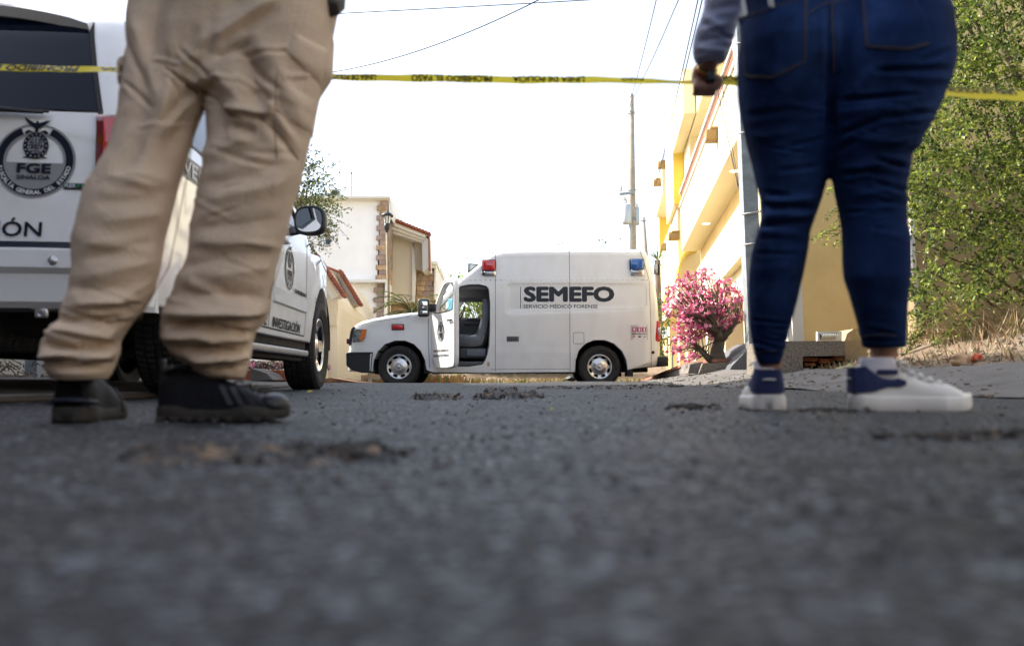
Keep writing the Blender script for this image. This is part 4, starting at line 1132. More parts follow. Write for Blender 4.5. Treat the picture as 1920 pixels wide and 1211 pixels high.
def sculpt(me, folds, noise_amp=.002, noise_sc=14, sub=None, fold_y=None):
    """press cloth folds: (x1,y1,x2,y2,amp_m,width_px) ridge if amp>0; a sharp shadow side on one flank"""
    co = get_co(me); no = get_no(me)
    px, py = projR(co); facing = np.clip(-no[:, 1]*1.6+.25, 0, 1)
    d = np.zeros(len(co))
    for f in folds:
        x1, y1, x2, y2, amp, wd = f[:6]; asym = f[6] if len(f) > 6 else 0
        q, t = seg_dist(px, py, x1, y1, x2, y2)
        tp = np.clip(np.minimum(t, 1-t)*5+.25, 0, 1); tp = np.where(np.abs(q) > 1e6, 0, tp)
        w_ = np.where(q > 0, wd*(1+asym), wd*(1-asym))
        g = .55*np.exp(-(q/w_)**2) + .55*np.exp(-np.abs(q)/(w_*.7)) - .45*np.exp(-((np.abs(q)-2.0*w_)/(w_*1.1))**2)
        yk = .8 if (fold_y is None) else interp((y1+y2)/2, *fold_y)
        d += amp*1.7*yk*g*tp*facing
    for i in range(len(co)):
        p = Vector(co[i])*noise_sc
        if sub: d[i] += sub*(.5-abs(noise.noise(Vector((p.x*.55+p.z*.35, p.y*.5, p.z*1.25-p.x*.5)))*2.2))*facing[i]*.7
        d[i] += noise_amp*(noise.noise(Vector((p.x, p.y, p.z*.5)))+.5*noise.noise(Vector((p.x*2.4, p.y*2.4, p.z*1.2+7))))
    set_co(me, co+no*d[:, None])
def me_obj(me, name, m, parent, M=None):
    me.name = name; me.materials.clear(); me.materials.append(m); return link(name, me, parent, M)
def surf_y(me, tol=.012):
    """front-surface lookup in pixel space: returns function (px,py)->point on camera-facing surface"""
    from mathutils.kdtree import KDTree
    co = get_co(me); no = get_no(me); px, py = projR(co); idx = np.where(no[:, 1] < .2)[0]
    kd = KDTree(len(idx))
    for i in idx: kd.insert((px[i], py[i], 0), int(i))
    kd.balance()
    def f(x, y, off=.002):
        r = kd.find_n((x, y, 0), 4); wsum = 0; dep = 0; nn_ = Vector((0, 0, 0))
        for c_, i, dist in r:
            w_ = 1/(dist+1e-3); wsum += w_; dep += co[i][1]*w_; nn_ += Vector(no[i])*w_
        p = WR(x, y, dep/wsum); return p + nn_.normalized()*off
    return f

# ------------------------------------------------------------ MAN in khaki cargo trousers, seen from behind
man = thing('person', 'person in khaki cargo trousers and black hiking shoes standing with back to us', 'person', ROAD @ T(-.75, 2.05, 0))
MI = T(.75, -2.05, 0)     # road coordinates -> man's frame
L_tab = [(-120,255,425),(-60,247,412),(0,243,402),(60,240,398),(130,236,392),(200,226,384),(235,219,371),(290,203,353),(350,164,336),(400,152,324),(450,138,311),(500,139,303),(550,130,290),(580,122,272),(600,110,256),(620,96,240),(640,82,228),(660,77,228),(680,82,220),(700,90,212),(712,100,204)]
R_tab = [(-120,405,655),(-60,402,648),(0,398,640),(60,397,627),(100,394,618),(140,388,610),(200,386,597),(250,388,586),(300,388,575),(340,374,566),(400,365,547),(430,357,540),(480,357,526),(500,346,519),(545,326,512),(580,310,508),(600,303,500),(620,304,482),(640,308,476),(660,320,474),(680,345,470),(698,368,464),(710,388,460)]
Lm_Y = ([-120, 200, 450, 700], [2.10, 2.06, 2.02, 2.0]); Rm_Y = ([-120, 200, 450, 700], [2.10, 2.08, 2.08, 2.12])
mb = MB(); mb.loft(leg_rings(L_tab, Lm_Y, .95)); mb.loft(leg_rings(R_tab, Rm_Y, .85))
a = WR(250, -40, 2.1); b = WR(650, -40, 2.1)
mb.loft([ell_ring((a.x+b.x)/2, 2.1, z, w_, dpt, 40) for z, w_, dpt in ((.80, .20, .12), (.86, .235, .135), (.95, .24, .14), (1.05, .215, .13), (1.08, .2, .12))])
me = remesh(mb, .005, 5)
FM = [ # back of thighs, knees, shins  (positive ridge, negative valley)
 (250,30,300,200,.006,14),(300,0,260,190,-.004,12),(330,60,300,260,.007,20),(390,60,330,150,.006,10),(312,130,372,175,-.004,4),(330,150,270,290,.007,16),(372,178,300,255,.010,11,.4),(285,250,215,340,-.006,13),(372,200,350,300,.005,10),
 (200,330,330,345,.008,14,.3),(180,380,300,372,-.006,12),(190,420,310,400,.007,12),(160,455,280,470,.007,13,.3),(150,490,300,450,-.006,10),(165,520,295,490,.007,12),(130,540,250,545,-.006,10),(140,575,260,560,.009,11,.3),(110,600,230,600,-.008,8),(95,622,215,630,.011,9,.3),(85,645,150,655,-.010,6),(140,650,225,648,-.009,6),(80,668,140,662,.010,7),(150,672,225,662,.010,8),(100,690,190,688,-.006,5),
 (395,80,520,0,.012,14,.4),(400,110,470,80,-.008,9),(395,150,420,260,-.006,14),(440,90,500,150,-.008,16),(400,130,460,200,.010,18),(470,90,480,190,-.008,16),(420,205,505,218,.013,9,.5),(500,218,515,190,.010,7),(430,235,480,250,-.010,10),(520,120,575,250,.004,12),(505,230,560,300,-.007,9),(500,190,545,260,.005,8),
 (370,300,470,262,.009,16,.3),(380,345,500,330,-.006,14),(385,380,540,340,.008,16),(360,430,530,410,-.007,13),(365,455,520,460,.009,13,.3),(345,500,430,480,-.008,10),(400,520,512,500,.009,12),(330,545,500,560,-.009,10,.3),(350,530,420,560,.008,9),(312,590,500,585,.013,11,.4),(320,612,480,600,-.013,7),(310,632,400,632,.012,9),(380,615,470,622,-.010,6),(385,640,470,632,.012,8),(340,655,460,660,-.011,6),(365,676,420,668,.010,7),(420,672,470,665,.010,7),(395,690,440,690,-.006,5),
]
_rc = random.Random(5)
for _ in range(46):
    lft = _rc.random() < .5; yc = _rc.choice((_rc.uniform(300, 560), _rc.uniform(560, 690), _rc.uniform(100, 300)))
    tb_ = L_tab if lft else R_tab; l_ = interp(yc, [q[0] for q in tb_], [q[1] for q in tb_]); r__ = interp(yc, [q[0] for q in tb_], [q[2] for q in tb_])
    xc = _rc.uniform(l_+15, r__-15); hl = _rc.uniform(18, 60); an_ = _rc.uniform(-.5, .5) if yc > 300 else _rc.uniform(-1.2, .2)
    FM.append((xc-hl*cos(an_), yc+hl*sin(an_), xc+hl*cos(an_), yc-hl*sin(an_), _rc.choice((-.0032, .0032, -.0045)), _rc.uniform(3, 6)))
sculpt(me, FM, .0026, 11, .003, ([0, 150, 230, 300, 540, 590, 700], [.75, .9, .75, .5, .5, .95, 1.0]))
mt = me_obj(me, 'trousers', M_khaki, man, MI)
sf = surf_y(me)
# cargo pocket and flap on the right thigh, seams
def cloth_patch(mb, quad, sf, off, n=10, mi=0):
    q = [Vector(p) for p in quad]; vs = []
    for j in range(n+1):
        for i in range(n+1):
            s_, t_ = i/n, j/n; p = q[0].lerp(q[1], s_).lerp(q[3].lerp(q[2], s_), t_)
            e = min(s_, 1-s_, t_, 1-t_)
            vs.append(sf(p.x, p.y, off*min(1, e*6) - (.003 if e == 0 else 0)))
    mb.add(vs, [(j*(n+1)+i, j*(n+1)+i+1, (j+1)*(n+1)+i+1, (j+1)*(n+1)+i) for j in range(n) for i in range(n)], True, mi)
pk = MB(); cloth_patch(pk, [(528,150),(602,190),(590,262),(508,212)], sf, .005); pk.build('cargo_pocket', M_khaki, man, MI)
pk = MB(); cloth_patch(pk, [(548,60),(622,95),(604,168),(534,102)], sf, .009); pk.build('pocket_flap', M_khaki, man, MI)
pk = MB(); cloth_patch(pk, [(226,108),(250,100),(247,158),(228,168)], sf, .012); pk.build('pocket_flap', M_khaki, man, MI)
def seam(mb, pts, sf, r=.0016, off=.001):
    pts = densify([Vector(p) for p in pts], 6, False); P = [sf(p.x, p.y, off) for p in pts]
    Q = [P[0]]+[(P[i-1]+P[i]+P[i+1])/3 for i in range(1, len(P)-1)]+[P[-1]]
    mb.tube(Q, r, 5)
se = MB(); seam(se, [(312,128),(345,155),(372,178)], sf); seam(se, [(520,140),(515,220),(520,300)], sf, .0012); seam(se, [(490,225),(530,255),(560,300)], sf, .0012); seam(se, [(585,300),(556,400),(505,560)], sf, .0012); seam(se, [(372,200),(352,330),(318,500),(262,600)], sf, .0012); seam(se, [(88,676),(150,684),(212,676)], sf, .0011); seam(se, [(352,676),(410,692),(464,682)], sf, .0011)
se.build('trouser_seams', mat('khaki seam', (.22, .15, .09), .9), man, MI)
bp = MB(); cloth_patch(bp, [(612,0),(640,-10),(636,18),(620,40)], sf, .02, 6); bp.build('belt_pouch', M_belt, man, MI)
# hiking shoes
def shoe(parent, M, L=.305, w=.052, sole=.028, upper_m=None, sole_m=None, high=.12, wavy=False, thick_bevel=.006, boxy=False):
    """x: heel -> toe, y: sideways, z up"""
    def hwid(t): return w*interp(t, [0, .04, .15, .35, .55, .72, .88, .96, 1], [.45, .66, .76, .74, .86, 1, .86, .56, .22])
    def toe(t): return interp(t, [0, .04, .8, .92, 1], [.003, 0, 0, .004, .012])
    def top(t): return interp(t, [0, .06, .22, .34, .48, .62, .8, .92, 1], [high*.86, high, high*.92, high*.94, high*.76, high*.62, .062 if not boxy else .07, .052, .03])
    sm_ = MB(); rings = []
    N_ = 36
    for i in range(N_+1):
        t = i/N_; hw = hwid(t)*1.07; x = t*L; z0 = toe(t); zt = sole + z0*.8
        if wavy: zt += .010*max(0, sin(t*pi*3.2+.4))-.002
        if boxy: hw *= 1.04; zt += .004*(1-t)
        rings.append([Vector((x, -hw*.93, z0)), Vector((x, -hw, z0+.005)), Vector((x, -hw*1.0, (z0+zt)/2)), Vector((x, -hw*.99, zt-.005)), Vector((x, -hw*.93, zt)), Vector((x, 0, zt)),
                      Vector((x, hw*.93, zt)), Vector((x, hw*.99, zt-.005)), Vector((x, hw, (z0+zt)/2)), Vector((x, hw, z0+.005)), Vector((x, hw*.93, z0)), Vector((x, 0, z0))])
    # rounded ends: prepend a small ring
    def endring(r, dx, k): return [Vector((p.x+dx, p.y*k, p.z)) for p in r]
    rings = [endring(rings[0], -.006, .55)]+rings+[endring(rings[-1], .004, .5)]
    sm_.loft(rings)
    um = MB(); rings = []
    for i in range(N_+1):
        t = .012+i/N_*.972; x = t*L; hw = hwid(t); zb = sole-.006; zt = top(t); rg = []
        for k in range(20):
            a = pi*k/19; c_, s_ = cos(a), sin(a)
            e = interp(t, [0, .4, 1], [.50, .6, .9])
            wtop = interp((s_), [0, .5, 1], [1, .97, .8]) if t < .45 else 1
            if t < .45: wtop *= interp(s_, [0, .6, 1], [1, .9, .74])
            rg.append(Vector((x, -hw*wtop*(abs(c_)**e)*(1 if c_ > 0 else -1), zb+(zt-zb)*(s_**(.55 if t < .45 else .85)))))
        rings.append(rg)
    um.loft(rings, closed=False)
    for rg in (rings[0], rings[-1]): um.add(rg, [tuple(range(20))])
    so = sm_.build('shoe', sole_m, parent, M) if False else None
    u = um.build('shoe', upper_m, parent, M)
    s2 = sm_.build('sole', sole_m, u)
    return u, hwid, top
def place_shoe(px, py_sole, Y, ang):  # heel pixel, depth, direction angle (0 = +X right)
    p = WR(px, py_sole, Y); 
    return MI @ T(p.x, p.y, max(0, p.z)) @ RZ(ang)
# right shoe: heel at px 297, toe px 545
p = WR(299, 787, 2.10)
u, hwid, top = shoe(man, MI @ T(p.x, 2.115, .0) @ RZ(radians(-4)), .318, .053, .030, M_boot, M_boots, .135, wavy=True)
stp = MB()
for i, x in enumerate((.168, .196, .224)):
    for s_ in (-1,): 
        vs = []
        for j in range(7):
            t = j/6; z = .040+t*.046-i*.002*t; xx = x+.028*(1-t)-.0
            y = -(hwid(xx/.318)*interp(z, [.03, .07, .1], [1.02, .99, .78])+.002)
            vs += [(xx-.007, y, z), (xx+.007, y, z)]
        stp.add(vs, [(2*k, 2*k+1, 2*k+3, 2*k+2) for k in range(6)], True)
stp.build('side_stripes', mat('grey leather stripe', (.045, .047, .055), .45), u)
cap = MB(); cap.sphere((.283, 0, .038), (.036, .043, .030), 20, 12); cap.build('toe_cap', mat('black toe rubber', (.008, .009, .012), .4), u)
lc = MB()
for i in range(5): lc.tube([(.150+i*.022, -.026, .112-i*.010), (.156+i*.022, 0, .120-i*.010), (.150+i*.022, .026, .112-i*.010)], .0032, 6)
lc.build('laces', M_blk, u)
tb = MB(); tb.bbox((-.004, -.011, .10), (.006, .011, .150), .003); tb.build('heel_tab', M_blk, u)
cl_ = MB(); cl_.tube([(.062+.047*cos(a), .037*sin(a), .128+.012*cos(a*1)) for a in np.linspace(0, 2*pi, 25)], .0075, 8, False); cl_.build('ankle_collar', M_boot, u)
lg = MB()
for i in range(9): lg.bbox((.012+i*.034, -.055, -.0005), (.030+i*.034, -.030, .010), .002)
lg.build('sole_lugs', M_boots, u)
# left shoe: heel towards us, toe pointing away to the right
u, hwid, top = shoe(man, MI @ T(WR(128, 792, 1.98).x, 1.985, .0) @ RZ(radians(98)), .30, .060, .032, M_boot, M_boots, .14, wavy=True)
tb = MB(); tb.bbox((-.006, -.010, .105), (.006, .010, .155), .003); tb.build('heel_tab', M_blk, u)
cl_ = MB(); cl_.tube([(.060+.050*cos(a), .041*sin(a), .132+.012*cos(a*1)) for a in np.linspace(0, 2*pi, 25)], .0085, 8, False); cl_.build('ankle_collar', M_boot, u)
hs = MB(); hs.tube([(.03, -.052, .045), (-.004, -.03, .052), (-.008, 0, .054), (-.004, .03, .052), (.03, .052, .045)], .006, 8); hs.build('heel_band', mat('blue black leather', (.008, .013, .03), .45), u)
lc = MB(); lc.tube([(.16, -.05, .08), (.165, -.068, .05), (.16, -.072, .018)], .0025, 6); lc.build('laces', M_blk, u)
# socks / ankles inside
def body_mesh(J, name='body', skin=None, parent=None, M=None, vox=.012, extra=None):
    mb = MB()
    for a, b, ra, rb in J: capsule(mb, a, b, ra, rb)
    if extra: extra(mb)
    me = remesh(mb, vox, 5); return me_obj(me, name, skin, parent, M)
hipL, hipR = Vector((-1.30, 2.10, .93)), Vector((-1.10, 2.10, .93))
def rp(px, py, Y): return WR(px, py, Y)
def head_extra(hc_, fwd, r=.088):
    def f(mb):
        mb.sphere(hc_, (r*.86, r*1.05, r*1.28), 20, 14)
        q = Vector(fwd).normalized(); s_ = Vector((q.y, -q.x, 0))
        mb.sphere(hc_+q*r*.28+Vector((0, 0, -r*.62)), (r*.62, r*.72, r*.62), 14, 10)
        mb.sphere(hc_+q*r*1.04+Vector((0, 0, -r*.12)), (.014, .018, .024), 10, 8)
        for k in (-1, 1):
            mb.sphere(hc_+s_*k*r*.88+Vector((0, 0, -r*.1)), (.012, .02, .032), 10, 8)
            mb.sphere(hc_+s_*k*r*.36+q*r*.86+Vector((0, 0, r*.14)), (.02, .016, .01), 8, 6)
        mb.sphere(hc_+q*r*.98+Vector((0, 0, -r*.62)), (.024, .012, .010), 8, 6)
    return f
hc_ = Vector((-0.730, 2.06, 1.66))
body_mesh([
 (rp(155,700,2.06), rp(225,450,2.05), .032, .042), (rp(225,450,2.05), rp(318,120,2.09), .045, .06), (rp(318,120,2.09), Vector((-0.770,2.1,.98)), .06, .06),
 (rp(400,700,2.14), rp(450,430,2.09), .042, .05), (rp(450,430,2.09), rp(510,120,2.09), .06, .085), (rp(510,120,2.09), Vector((-0.610,2.1,.98)), .070, .06),
 (Vector((-0.690,2.1,1.0)), Vector((-0.710,2.09,1.15)), .10, .12), (Vector((-0.710,2.09,1.15)), Vector((-0.720,2.08,1.38)), .14, .15),
 (Vector((-0.880,2.08,1.42)), Vector((-0.560,2.08,1.42)), .07, .07), (Vector((-0.720,2.07,1.42)), Vector((-0.730,2.06,1.58)), .06, .055),
 (Vector((-0.900,2.08,1.42)), Vector((-0.970,2.12,1.22)), .05, .042), (Vector((-0.970,2.12,1.22)), Vector((-0.850,2.34,1.28)), .040, .028),
 (Vector((-0.540,2.08,1.42)), Vector((-0.480,2.12,1.22)), .05, .042), (Vector((-0.480,2.12,1.22)), Vector((-0.580,2.34,1.28)), .040, .028),
 (Vector((-0.850,2.34,1.28)), Vector((-0.790,2.42,1.29)), .032, .026), (Vector((-0.580,2.34,1.28)), Vector((-0.640,2.42,1.29)), .032, .026),
], 'body', M_skind, man, MI, .012, head_extra(hc_, (0, 1, 0)))
sht = MB()
sht.loft([ell_ring(x, 2.09, z, w_, d_, 36) for x, z, w_, d_ in ((-0.690, 1.02, .22, .145), (-0.700, 1.15, .20, .145), (-0.710, 1.3, .215, .155), (-0.720, 1.42, .21, .13), (-0.725, 1.49, .12, .09), (-0.730, 1.53, .07, .07))])
for sx in (-1, 1):
    capsule(sht, (-0.720+sx*.18, 2.08, 1.42), (-0.720+sx*.24, 2.12, 1.22), .066, .056); capsule(sht, (-0.720+sx*.24, 2.12, 1.22), (-0.720+sx*.14, 2.30, 1.27), .052, .042)
me_obj(remesh(sht, .011, 5), 'shirt', M_shirtd, man, MI)
hr = MB(); hr.sphere(hc_+Vector((0, -.012, .025)), (.084, .098, .105), 20, 12); hr.build('hair', M_hair, man, MI)
bl_ = MB(); bl_.loft([ell_ring(-0.690, 2.1, z, .235, .155, 40) for z in (1.035, 1.075)]); bl_.build('belt', M_belt, man, MI)

# ------------------------------------------------------------ WOMAN in jeans, white shoes
wom = thing('person', 'person in tight dark blue jeans and white platform sneakers holding the tape', 'person', ROAD @ T(.9, 2.1, 0))
WI = T(-.9, -2.1, 0)
WL = [(-90,1400,1570),(-40,1395,1575),(0,1390,1580),(38,1389,1583),(69,1385,1585),(100,1381,1583),(137,1380,1578),(179,1382,1566),(220,1389,1558),(261,1397,1555),(302,1408,1554),(344,1416,1548),(371,1423,1541),(401,1427,1530),(433,1419,1518),(472,1408,1513),(515,1403,1505),(557,1402,1495),(607,1404,1482),(643,1409,1473),(668,1414,1466),(684,1420,1462)]
WRt = [(-90,1570,1765),(-40,1565,1766),(0,1560,1770),(41,1560,1783),(86,1556,1788),(131,1552,1786),(161,1550,1779),(196,1550,1765),(230,1550,1748),(261,1552,1731),(296,1554,1710),(320,1556,1704),(354,1561,1698),(395,1570,1698),(426,1575,1700),(451,1576,1706),(490,1577,1706),(522,1580,1704),(550,1590,1701),(579,1598,1698),(611,1607,1697),(635,1612,1697),(652,1615,1696)]
WL_Y = ([-90, 100, 350, 680], [2.12, 2.10, 2.16, 2.26]); WR_Y = ([-90, 100, 350, 650], [2.10, 2.05, 2.08, 2.12])
mb = MB()
mb.loft(leg_rings(WL, WL_Y, lambda y: interp(y, [0, 120, 250, 420, 500, 684], [.95, 1.1, 1.0, .95, 1.05, 1.0])))
mb.loft(leg_rings(WRt, WR_Y, lambda y: interp(y, [0, 120, 250, 420, 500, 652], [.95, 1.05, 1.0, .95, 1.05, 1.0])))
a = WR(1395, -60, 2.12); b = WR(1772, -60, 2.12); cx = (a.x+b.x)/2
mb.loft([ell_ring(cx+dx, 2.14, z, w_, d_, 44) for dx, z, w_, d_ in ((0, .80, .17, .10), (0, .86, .22, .13), (0, .95, .245, .145), (0, 1.04, .235, .135), (-.005, 1.10, .205, .12), (-.005, 1.13, .2, .115))])
me = remesh(mb, .0055, 6)
FW = [(1570,190,1720,178,-.006,4),(1565,215,1700,196,.005,10),(1570,255,1650,222,-.007,5),(1650,222,1750,212,-.007,5),(1560,290,1610,262,-.004,5),(1600,262,1730,270,.005,11),(1640,300,1700,316,-.008,5),(1590,325,1690,296,.005,9),(1575,330,1640,318,-.006,5),
 (1720,120,1786,95,-.004,5),(1640,135,1780,130,-.006,5),(1700,150,1780,150,.004,7),(1600,180,1640,130,.004,12),(1556,20,1556,260,-.010,7),
 (1640,345,1698,360,-.006,5),(1600,370,1690,352,.004,8),(1650,380,1698,385,-.004,4),
 (1425,385,1520,392,-.007,5),(1425,405,1510,402,.006,8),(1420,424,1515,415,-.008,5),(1420,436,1500,440,.005,7),(1440,378,1530,372,.005,7),(1410,475,1500,478,-.003,4),(1405,600,1480,608,-.004,3),(1410,650,1470,656,.003,5),(1400,505,1490,500,.002,14),
 (1590,520,1700,515,.002,20),(1610,640,1697,640,-.003,4),(1392,220,1480,208,-.003,6),(1400,260,1500,250,.002,8),(1386,110,1470,150,.002,16)]
_rc = random.Random(8)
for _ in range(40):
    lft = _rc.random() < .5; yc = _rc.choice((_rc.uniform(340, 460), _rc.uniform(180, 330), _rc.uniform(600, 660)))
    tb_ = WL if lft else WRt; l_ = interp(yc, [q[0] for q in tb_], [q[1] for q in tb_]); r__ = interp(yc, [q[0] for q in tb_], [q[2] for q in tb_])
    xc = _rc.uniform(l_+10, r__-10); hl = _rc.uniform(14, 42); an_ = _rc.uniform(-.35, .35)
    FW.append((xc-hl*cos(an_), yc+hl*sin(an_), xc+hl*cos(an_), yc-hl*sin(an_), _rc.choice((-.002, .0016, -.003)), _rc.uniform(2.5, 5)))
sculpt(me, FW, .0012, 14)
jn = me_obj(me, 'jeans', M_denim, wom, WI); sfw = surf_y(me)
# back pockets
for quad in ([(1386,36),(1512,-8),(1510,118),(1448,150),(1396,146)], [(1612,-30),(1764,-40),(1762,80),(1700,97),(1622,92)]):
    pm = MB(); P = [Vector(p) for p in quad]; V, Fs = panel2d(P, [], 9)
    pm.add([sfw(p.x, p.y, .0028) for p in V], Fs, True); k_ = densify(P, 9); n_ = len(k_)
    pm.add([sfw(p.x, p.y, .0028) for p in k_]+[sfw(p.x, p.y, -.004) for p in k_], [(i, (i+1) % n_, n_+(i+1) % n_, n_+i) for i in range(n_)], True)
    po = pm.build('back_pocket', M_denim, wom, WI)
    sm_ = MB(); c_ = sum(P, Vector((0, 0)))/len(P)
    for kk in (.985, .93):
        Q = [c_+(p-c_)*kk for p in P]; seam(sm_, Q+[Q[0]], sfw, .0009, .0035)
    sm_.build('pocket_stitching', M_stitch, po)
sm_ = MB(); seam(sm_, [(1556,-30),(1560,60),(1562,140)], sfw, .0016, .001); seam(sm_, [(1500,40),(1540,10),(1600,0)], sfw, .0010, .001)
seam(sm_, [(1612,632),(1655,626),(1696,632)], sfw, .0010, .001); seam(sm_, [(1412,662),(1440,657),(1468,660)], sfw, .0010, .001)
sm_.build('jeans_stitching', M_stitch, wom, WI)
# phone / paper in the pocket
pp = MB(); P = [(1392,-12),(1446,-20),(1452,18),(1396,34)]; pp.prism(P, lambda x, y: sfw(x, y, .006), lambda x, y: sfw(x, y, .001)); pp.build('pocket_paper', mat('grey card', (.42, .45, .44), .7), wom, WI)
# sneakers
p = WR(1600, 778, 2.12)
u, hwid, top = shoe(wom, WI @ T(p.x, 2.13, .0195) @ RZ(radians(-3)), .283, .050, .038, M_shoew, M_shoew, .118, boxy=True)
def heel_patch(u, hwid, top, L, high, name='heel_panel'):
    hp = MB(); vs = []; nz, nt_ = 10, 14
    def outer(t, z):
        hw = hwid(max(t, .012)); s_ = min(1, max(0, (z-.032)/(top(t)-.032)))
        return hw*interp(s_, [0, .5, 1], [1.0, .93, .76])
    for sgn in (-1, 1):
        vs = []
        for i in range(nt_+1):
            t = .42*i/nt_
            z0 = interp(t, [0, .13, .2, .28, .36, .42], [.048, .050, .056, .063, .062, .068]); z1 = interp(t, [0, .09, .13, .20, .28, .36, .42], [high*.93, high*.97, .102, .086, .080, .084, .078])
            for j in range(nz+1):
                z = z0+(z1-z0)*j/nz; vs.append((t*L-.001, sgn*(outer(t, z)+.0035), z))
        hp.add(vs, [(i*(nz+1)+j, i*(nz+1)+j+1, (i+1)*(nz+1)+j+1, (i+1)*(nz+1)+j) for i in range(nt_) for j in range(nz)], True)
    # wrap round the heel
    vs = []
    for i in range(9):
        a = -pi/2+pi*i/8
        for j in range(nz+1):
            z = .048+(high*.93-.048)*j/nz; o = outer(.02, z)+.0035
            vs.append((.012*L-.001-.010*cos(a)-.001, o*sin(a), z))
    hp.add(vs, [(i*(nz+1)+j, i*(nz+1)+j+1, (i+1)*(nz+1)+j+1, (i+1)*(nz+1)+j) for i in range(8) for j in range(nz)], True)
    h = hp.build(name, M_shoen, u)
    tb = MB(); tb.tube([(.012*L-.0125, -.016, .083), (.012*L-.0145, 0, .084), (.012*L-.0125, .016, .083)], .0022, 6); tb.build('heel_print', M_shoew, h)
heel_patch(u, hwid, top, .283, .118)
def shoe_rest(u, L, sk=True):
    lc = MB()
    for i in range(5): lc.tube([(.118+i*.022, -.028, .100-i*.0085), (.124+i*.022, 0, .110-i*.0085), (.118+i*.022, .028, .100-i*.0085)], .004, 6)
    lc.tube([(.105, -.02, .11), (.10, -.035, .125), (.115, -.04, .10), (.125, -.032, .115), (.12, -.045, .09)], .003, 6)
    lc.tube([(.105, .02, .11), (.12, .03, .13), (.15, .035, .122)], .003, 6); lc.build('laces', M_shoew, u)
    sk_ = MB(); sk_.loft([ell_ring(.062, 0, z, a, b, 24) for z, a, b in ((.07, .05, .036), (.11, .046, .033), (.128, .042, .032), (.135, .040, .031))]); sk_.build('sock', M_sock, u)
    tp = MB(); tp.bbox((.05, -.039, .093), (.10, -.030, .105), .003); tp.build('ankle_trim', M_shoen, u)
shoe_rest(u, .283)
p = WR(1432, 765, 2.28)
u, hwid, top = shoe(wom, WI @ T(p.x, 2.235, .0165) @ RZ(radians(79)), .283, .056, .038, M_shoew, M_shoew, .118, boxy=True)
heel_patch(u, hwid, top, .283, .118); shoe_rest(u, .283)
# body with arm reaching the tape
hx_ = cx
hd = Vector((hx_-.02, 2.12, 1.56)); sh_l = Vector((hx_-.17, 2.12, 1.36)); 
hand = WR(1318, 148, 2.42); wrist = WR(1330, 118, 2.38); elb = Vector((.535, 2.22, 1.08))
elb = WR(1352, -60, 2.28)
J = [(rp(1440,684,2.28), rp(1465,430,2.2), .034, .05), (rp(1465,430,2.2), rp(1480,150,2.15), .055, .085), (rp(1480,150,2.15), Vector((hx_-.09,2.14,.95)), .085, .09),
 (rp(1656,660,2.14), rp(1640,420,2.10), .034, .052), (rp(1640,420,2.10), rp(1665,150,2.10), .058, .09), (rp(1665,150,2.10), Vector((hx_+.09,2.14,.95)), .09, .09),
 (Vector((hx_,2.14,.98)), Vector((hx_,2.13,1.15)), .13, .115), (Vector((hx_,2.13,1.15)), Vector((hx_,2.12,1.32)), .115, .125),
 (Vector((hx_-.14,2.12,1.36)), Vector((hx_+.14,2.12,1.36)), .06, .06), (Vector((hx_,2.11,1.36)), hd+Vector((0,0,-.08)), .05, .048),
 (sh_l, elb, .048, .042), (elb, wrist, .042, .027),
 (Vector((hx_+.17,2.12,1.36)), Vector((hx_+.24,2.16,1.10)), .048, .040), (Vector((hx_+.24,2.16,1.10)), Vector((hx_+.22,2.36,1.02)), .038, .026), (Vector((hx_+.22,2.36,1.02)), Vector((hx_+.21,2.44,1.0)), .028, .022)]
def hand_extra(mb):
    head_extra(hd, (0, 1, 0), .084)(mb)
    # left fist round the tape: palm, four curled fingers, thumb
    c = hand
    capsule(mb, wrist, c+Vector((0, 0, .018)), .025, .032)
    mb.sphere(c+Vector((.0, 0, .0)), (.036, .022, .040), 14, 10)
    for i in range(4):
        zx = -.026+i*.0175; ln = (.030, .034, .032, .026)[i]
        k0 = c+Vector((zx, -.012, -.018)); k1 = c+Vector((zx-.002, -.026, -.036)); k2 = c+Vector((zx, -.010, -.052)); k3 = c+Vector((zx, .010, -.044))
        capsule(mb, k0, k1, .0095, .0092); capsule(mb, k1, k2, .009, .0082); capsule(mb, k2, k3, .008, .007)
    capsule(mb, c+Vector((.028, -.005, .004)), c+Vector((.046, -.018, -.014)), .012, .0105); capsule(mb, c+Vector((.046, -.018, -.014)), c+Vector((.038, -.026, -.036)), .0105, .009)
body_mesh(J, 'body', M_skin, wom, WI, .0065, hand_extra)
sht = MB()
sht.loft([ell_ring(hx_, 2.13, z, w_, d_, 36) for z, w_, d_ in ((1.06, .215, .135), (1.15, .165, .125), (1.28, .185, .145), (1.38, .17, .11), (1.45, .09, .08), (1.48, .06, .06))])
capsule(sht, sh_l, elb, .066, .060)
# sleeve traced to the cuff
cf = WR(1335, 104, 2.36)
SL = [(-60,1330,1405),(-20,1322,1398),(10,1318,1394),(35,1312,1388),(60,1303,1378),(85,1300,1372),(100,1302,1366),(112,1306,1362)]
sht.loft([ell_ring((WR(l, py, 2.34).x+WR(r_, py, 2.34).x)/2, interp(py, [-60, 112], [2.28, 2.36]), WR(l, py, 2.34).z+.0, (WR(r_, py, 2.34).x-WR(l, py, 2.34).x)/2, .048 if py < 80 else .042, 28) for py, l, r_ in SL])
capsule(sht, (hx_+.17, 2.12, 1.36), (hx_+.24, 2.16, 1.10), .062, .055); capsule(sht, (hx_+.24, 2.16, 1.10), (hx_+.225, 2.32, 1.035), .052, .04)
me = remesh(sht, .0065, 4)
sculpt(me, [(1312,60,1370,45,.004,6),(1310,78,1365,72,-.004,5),(1305,92,1362,98,.004,5),(1330,20,1385,10,-.004,8),(1320,35,1350,50,.005,7),(1345,60,1378,80,-.004,4)], .003, 12)
me_obj(me, 'shirt', M_shirtb, wom, WI)
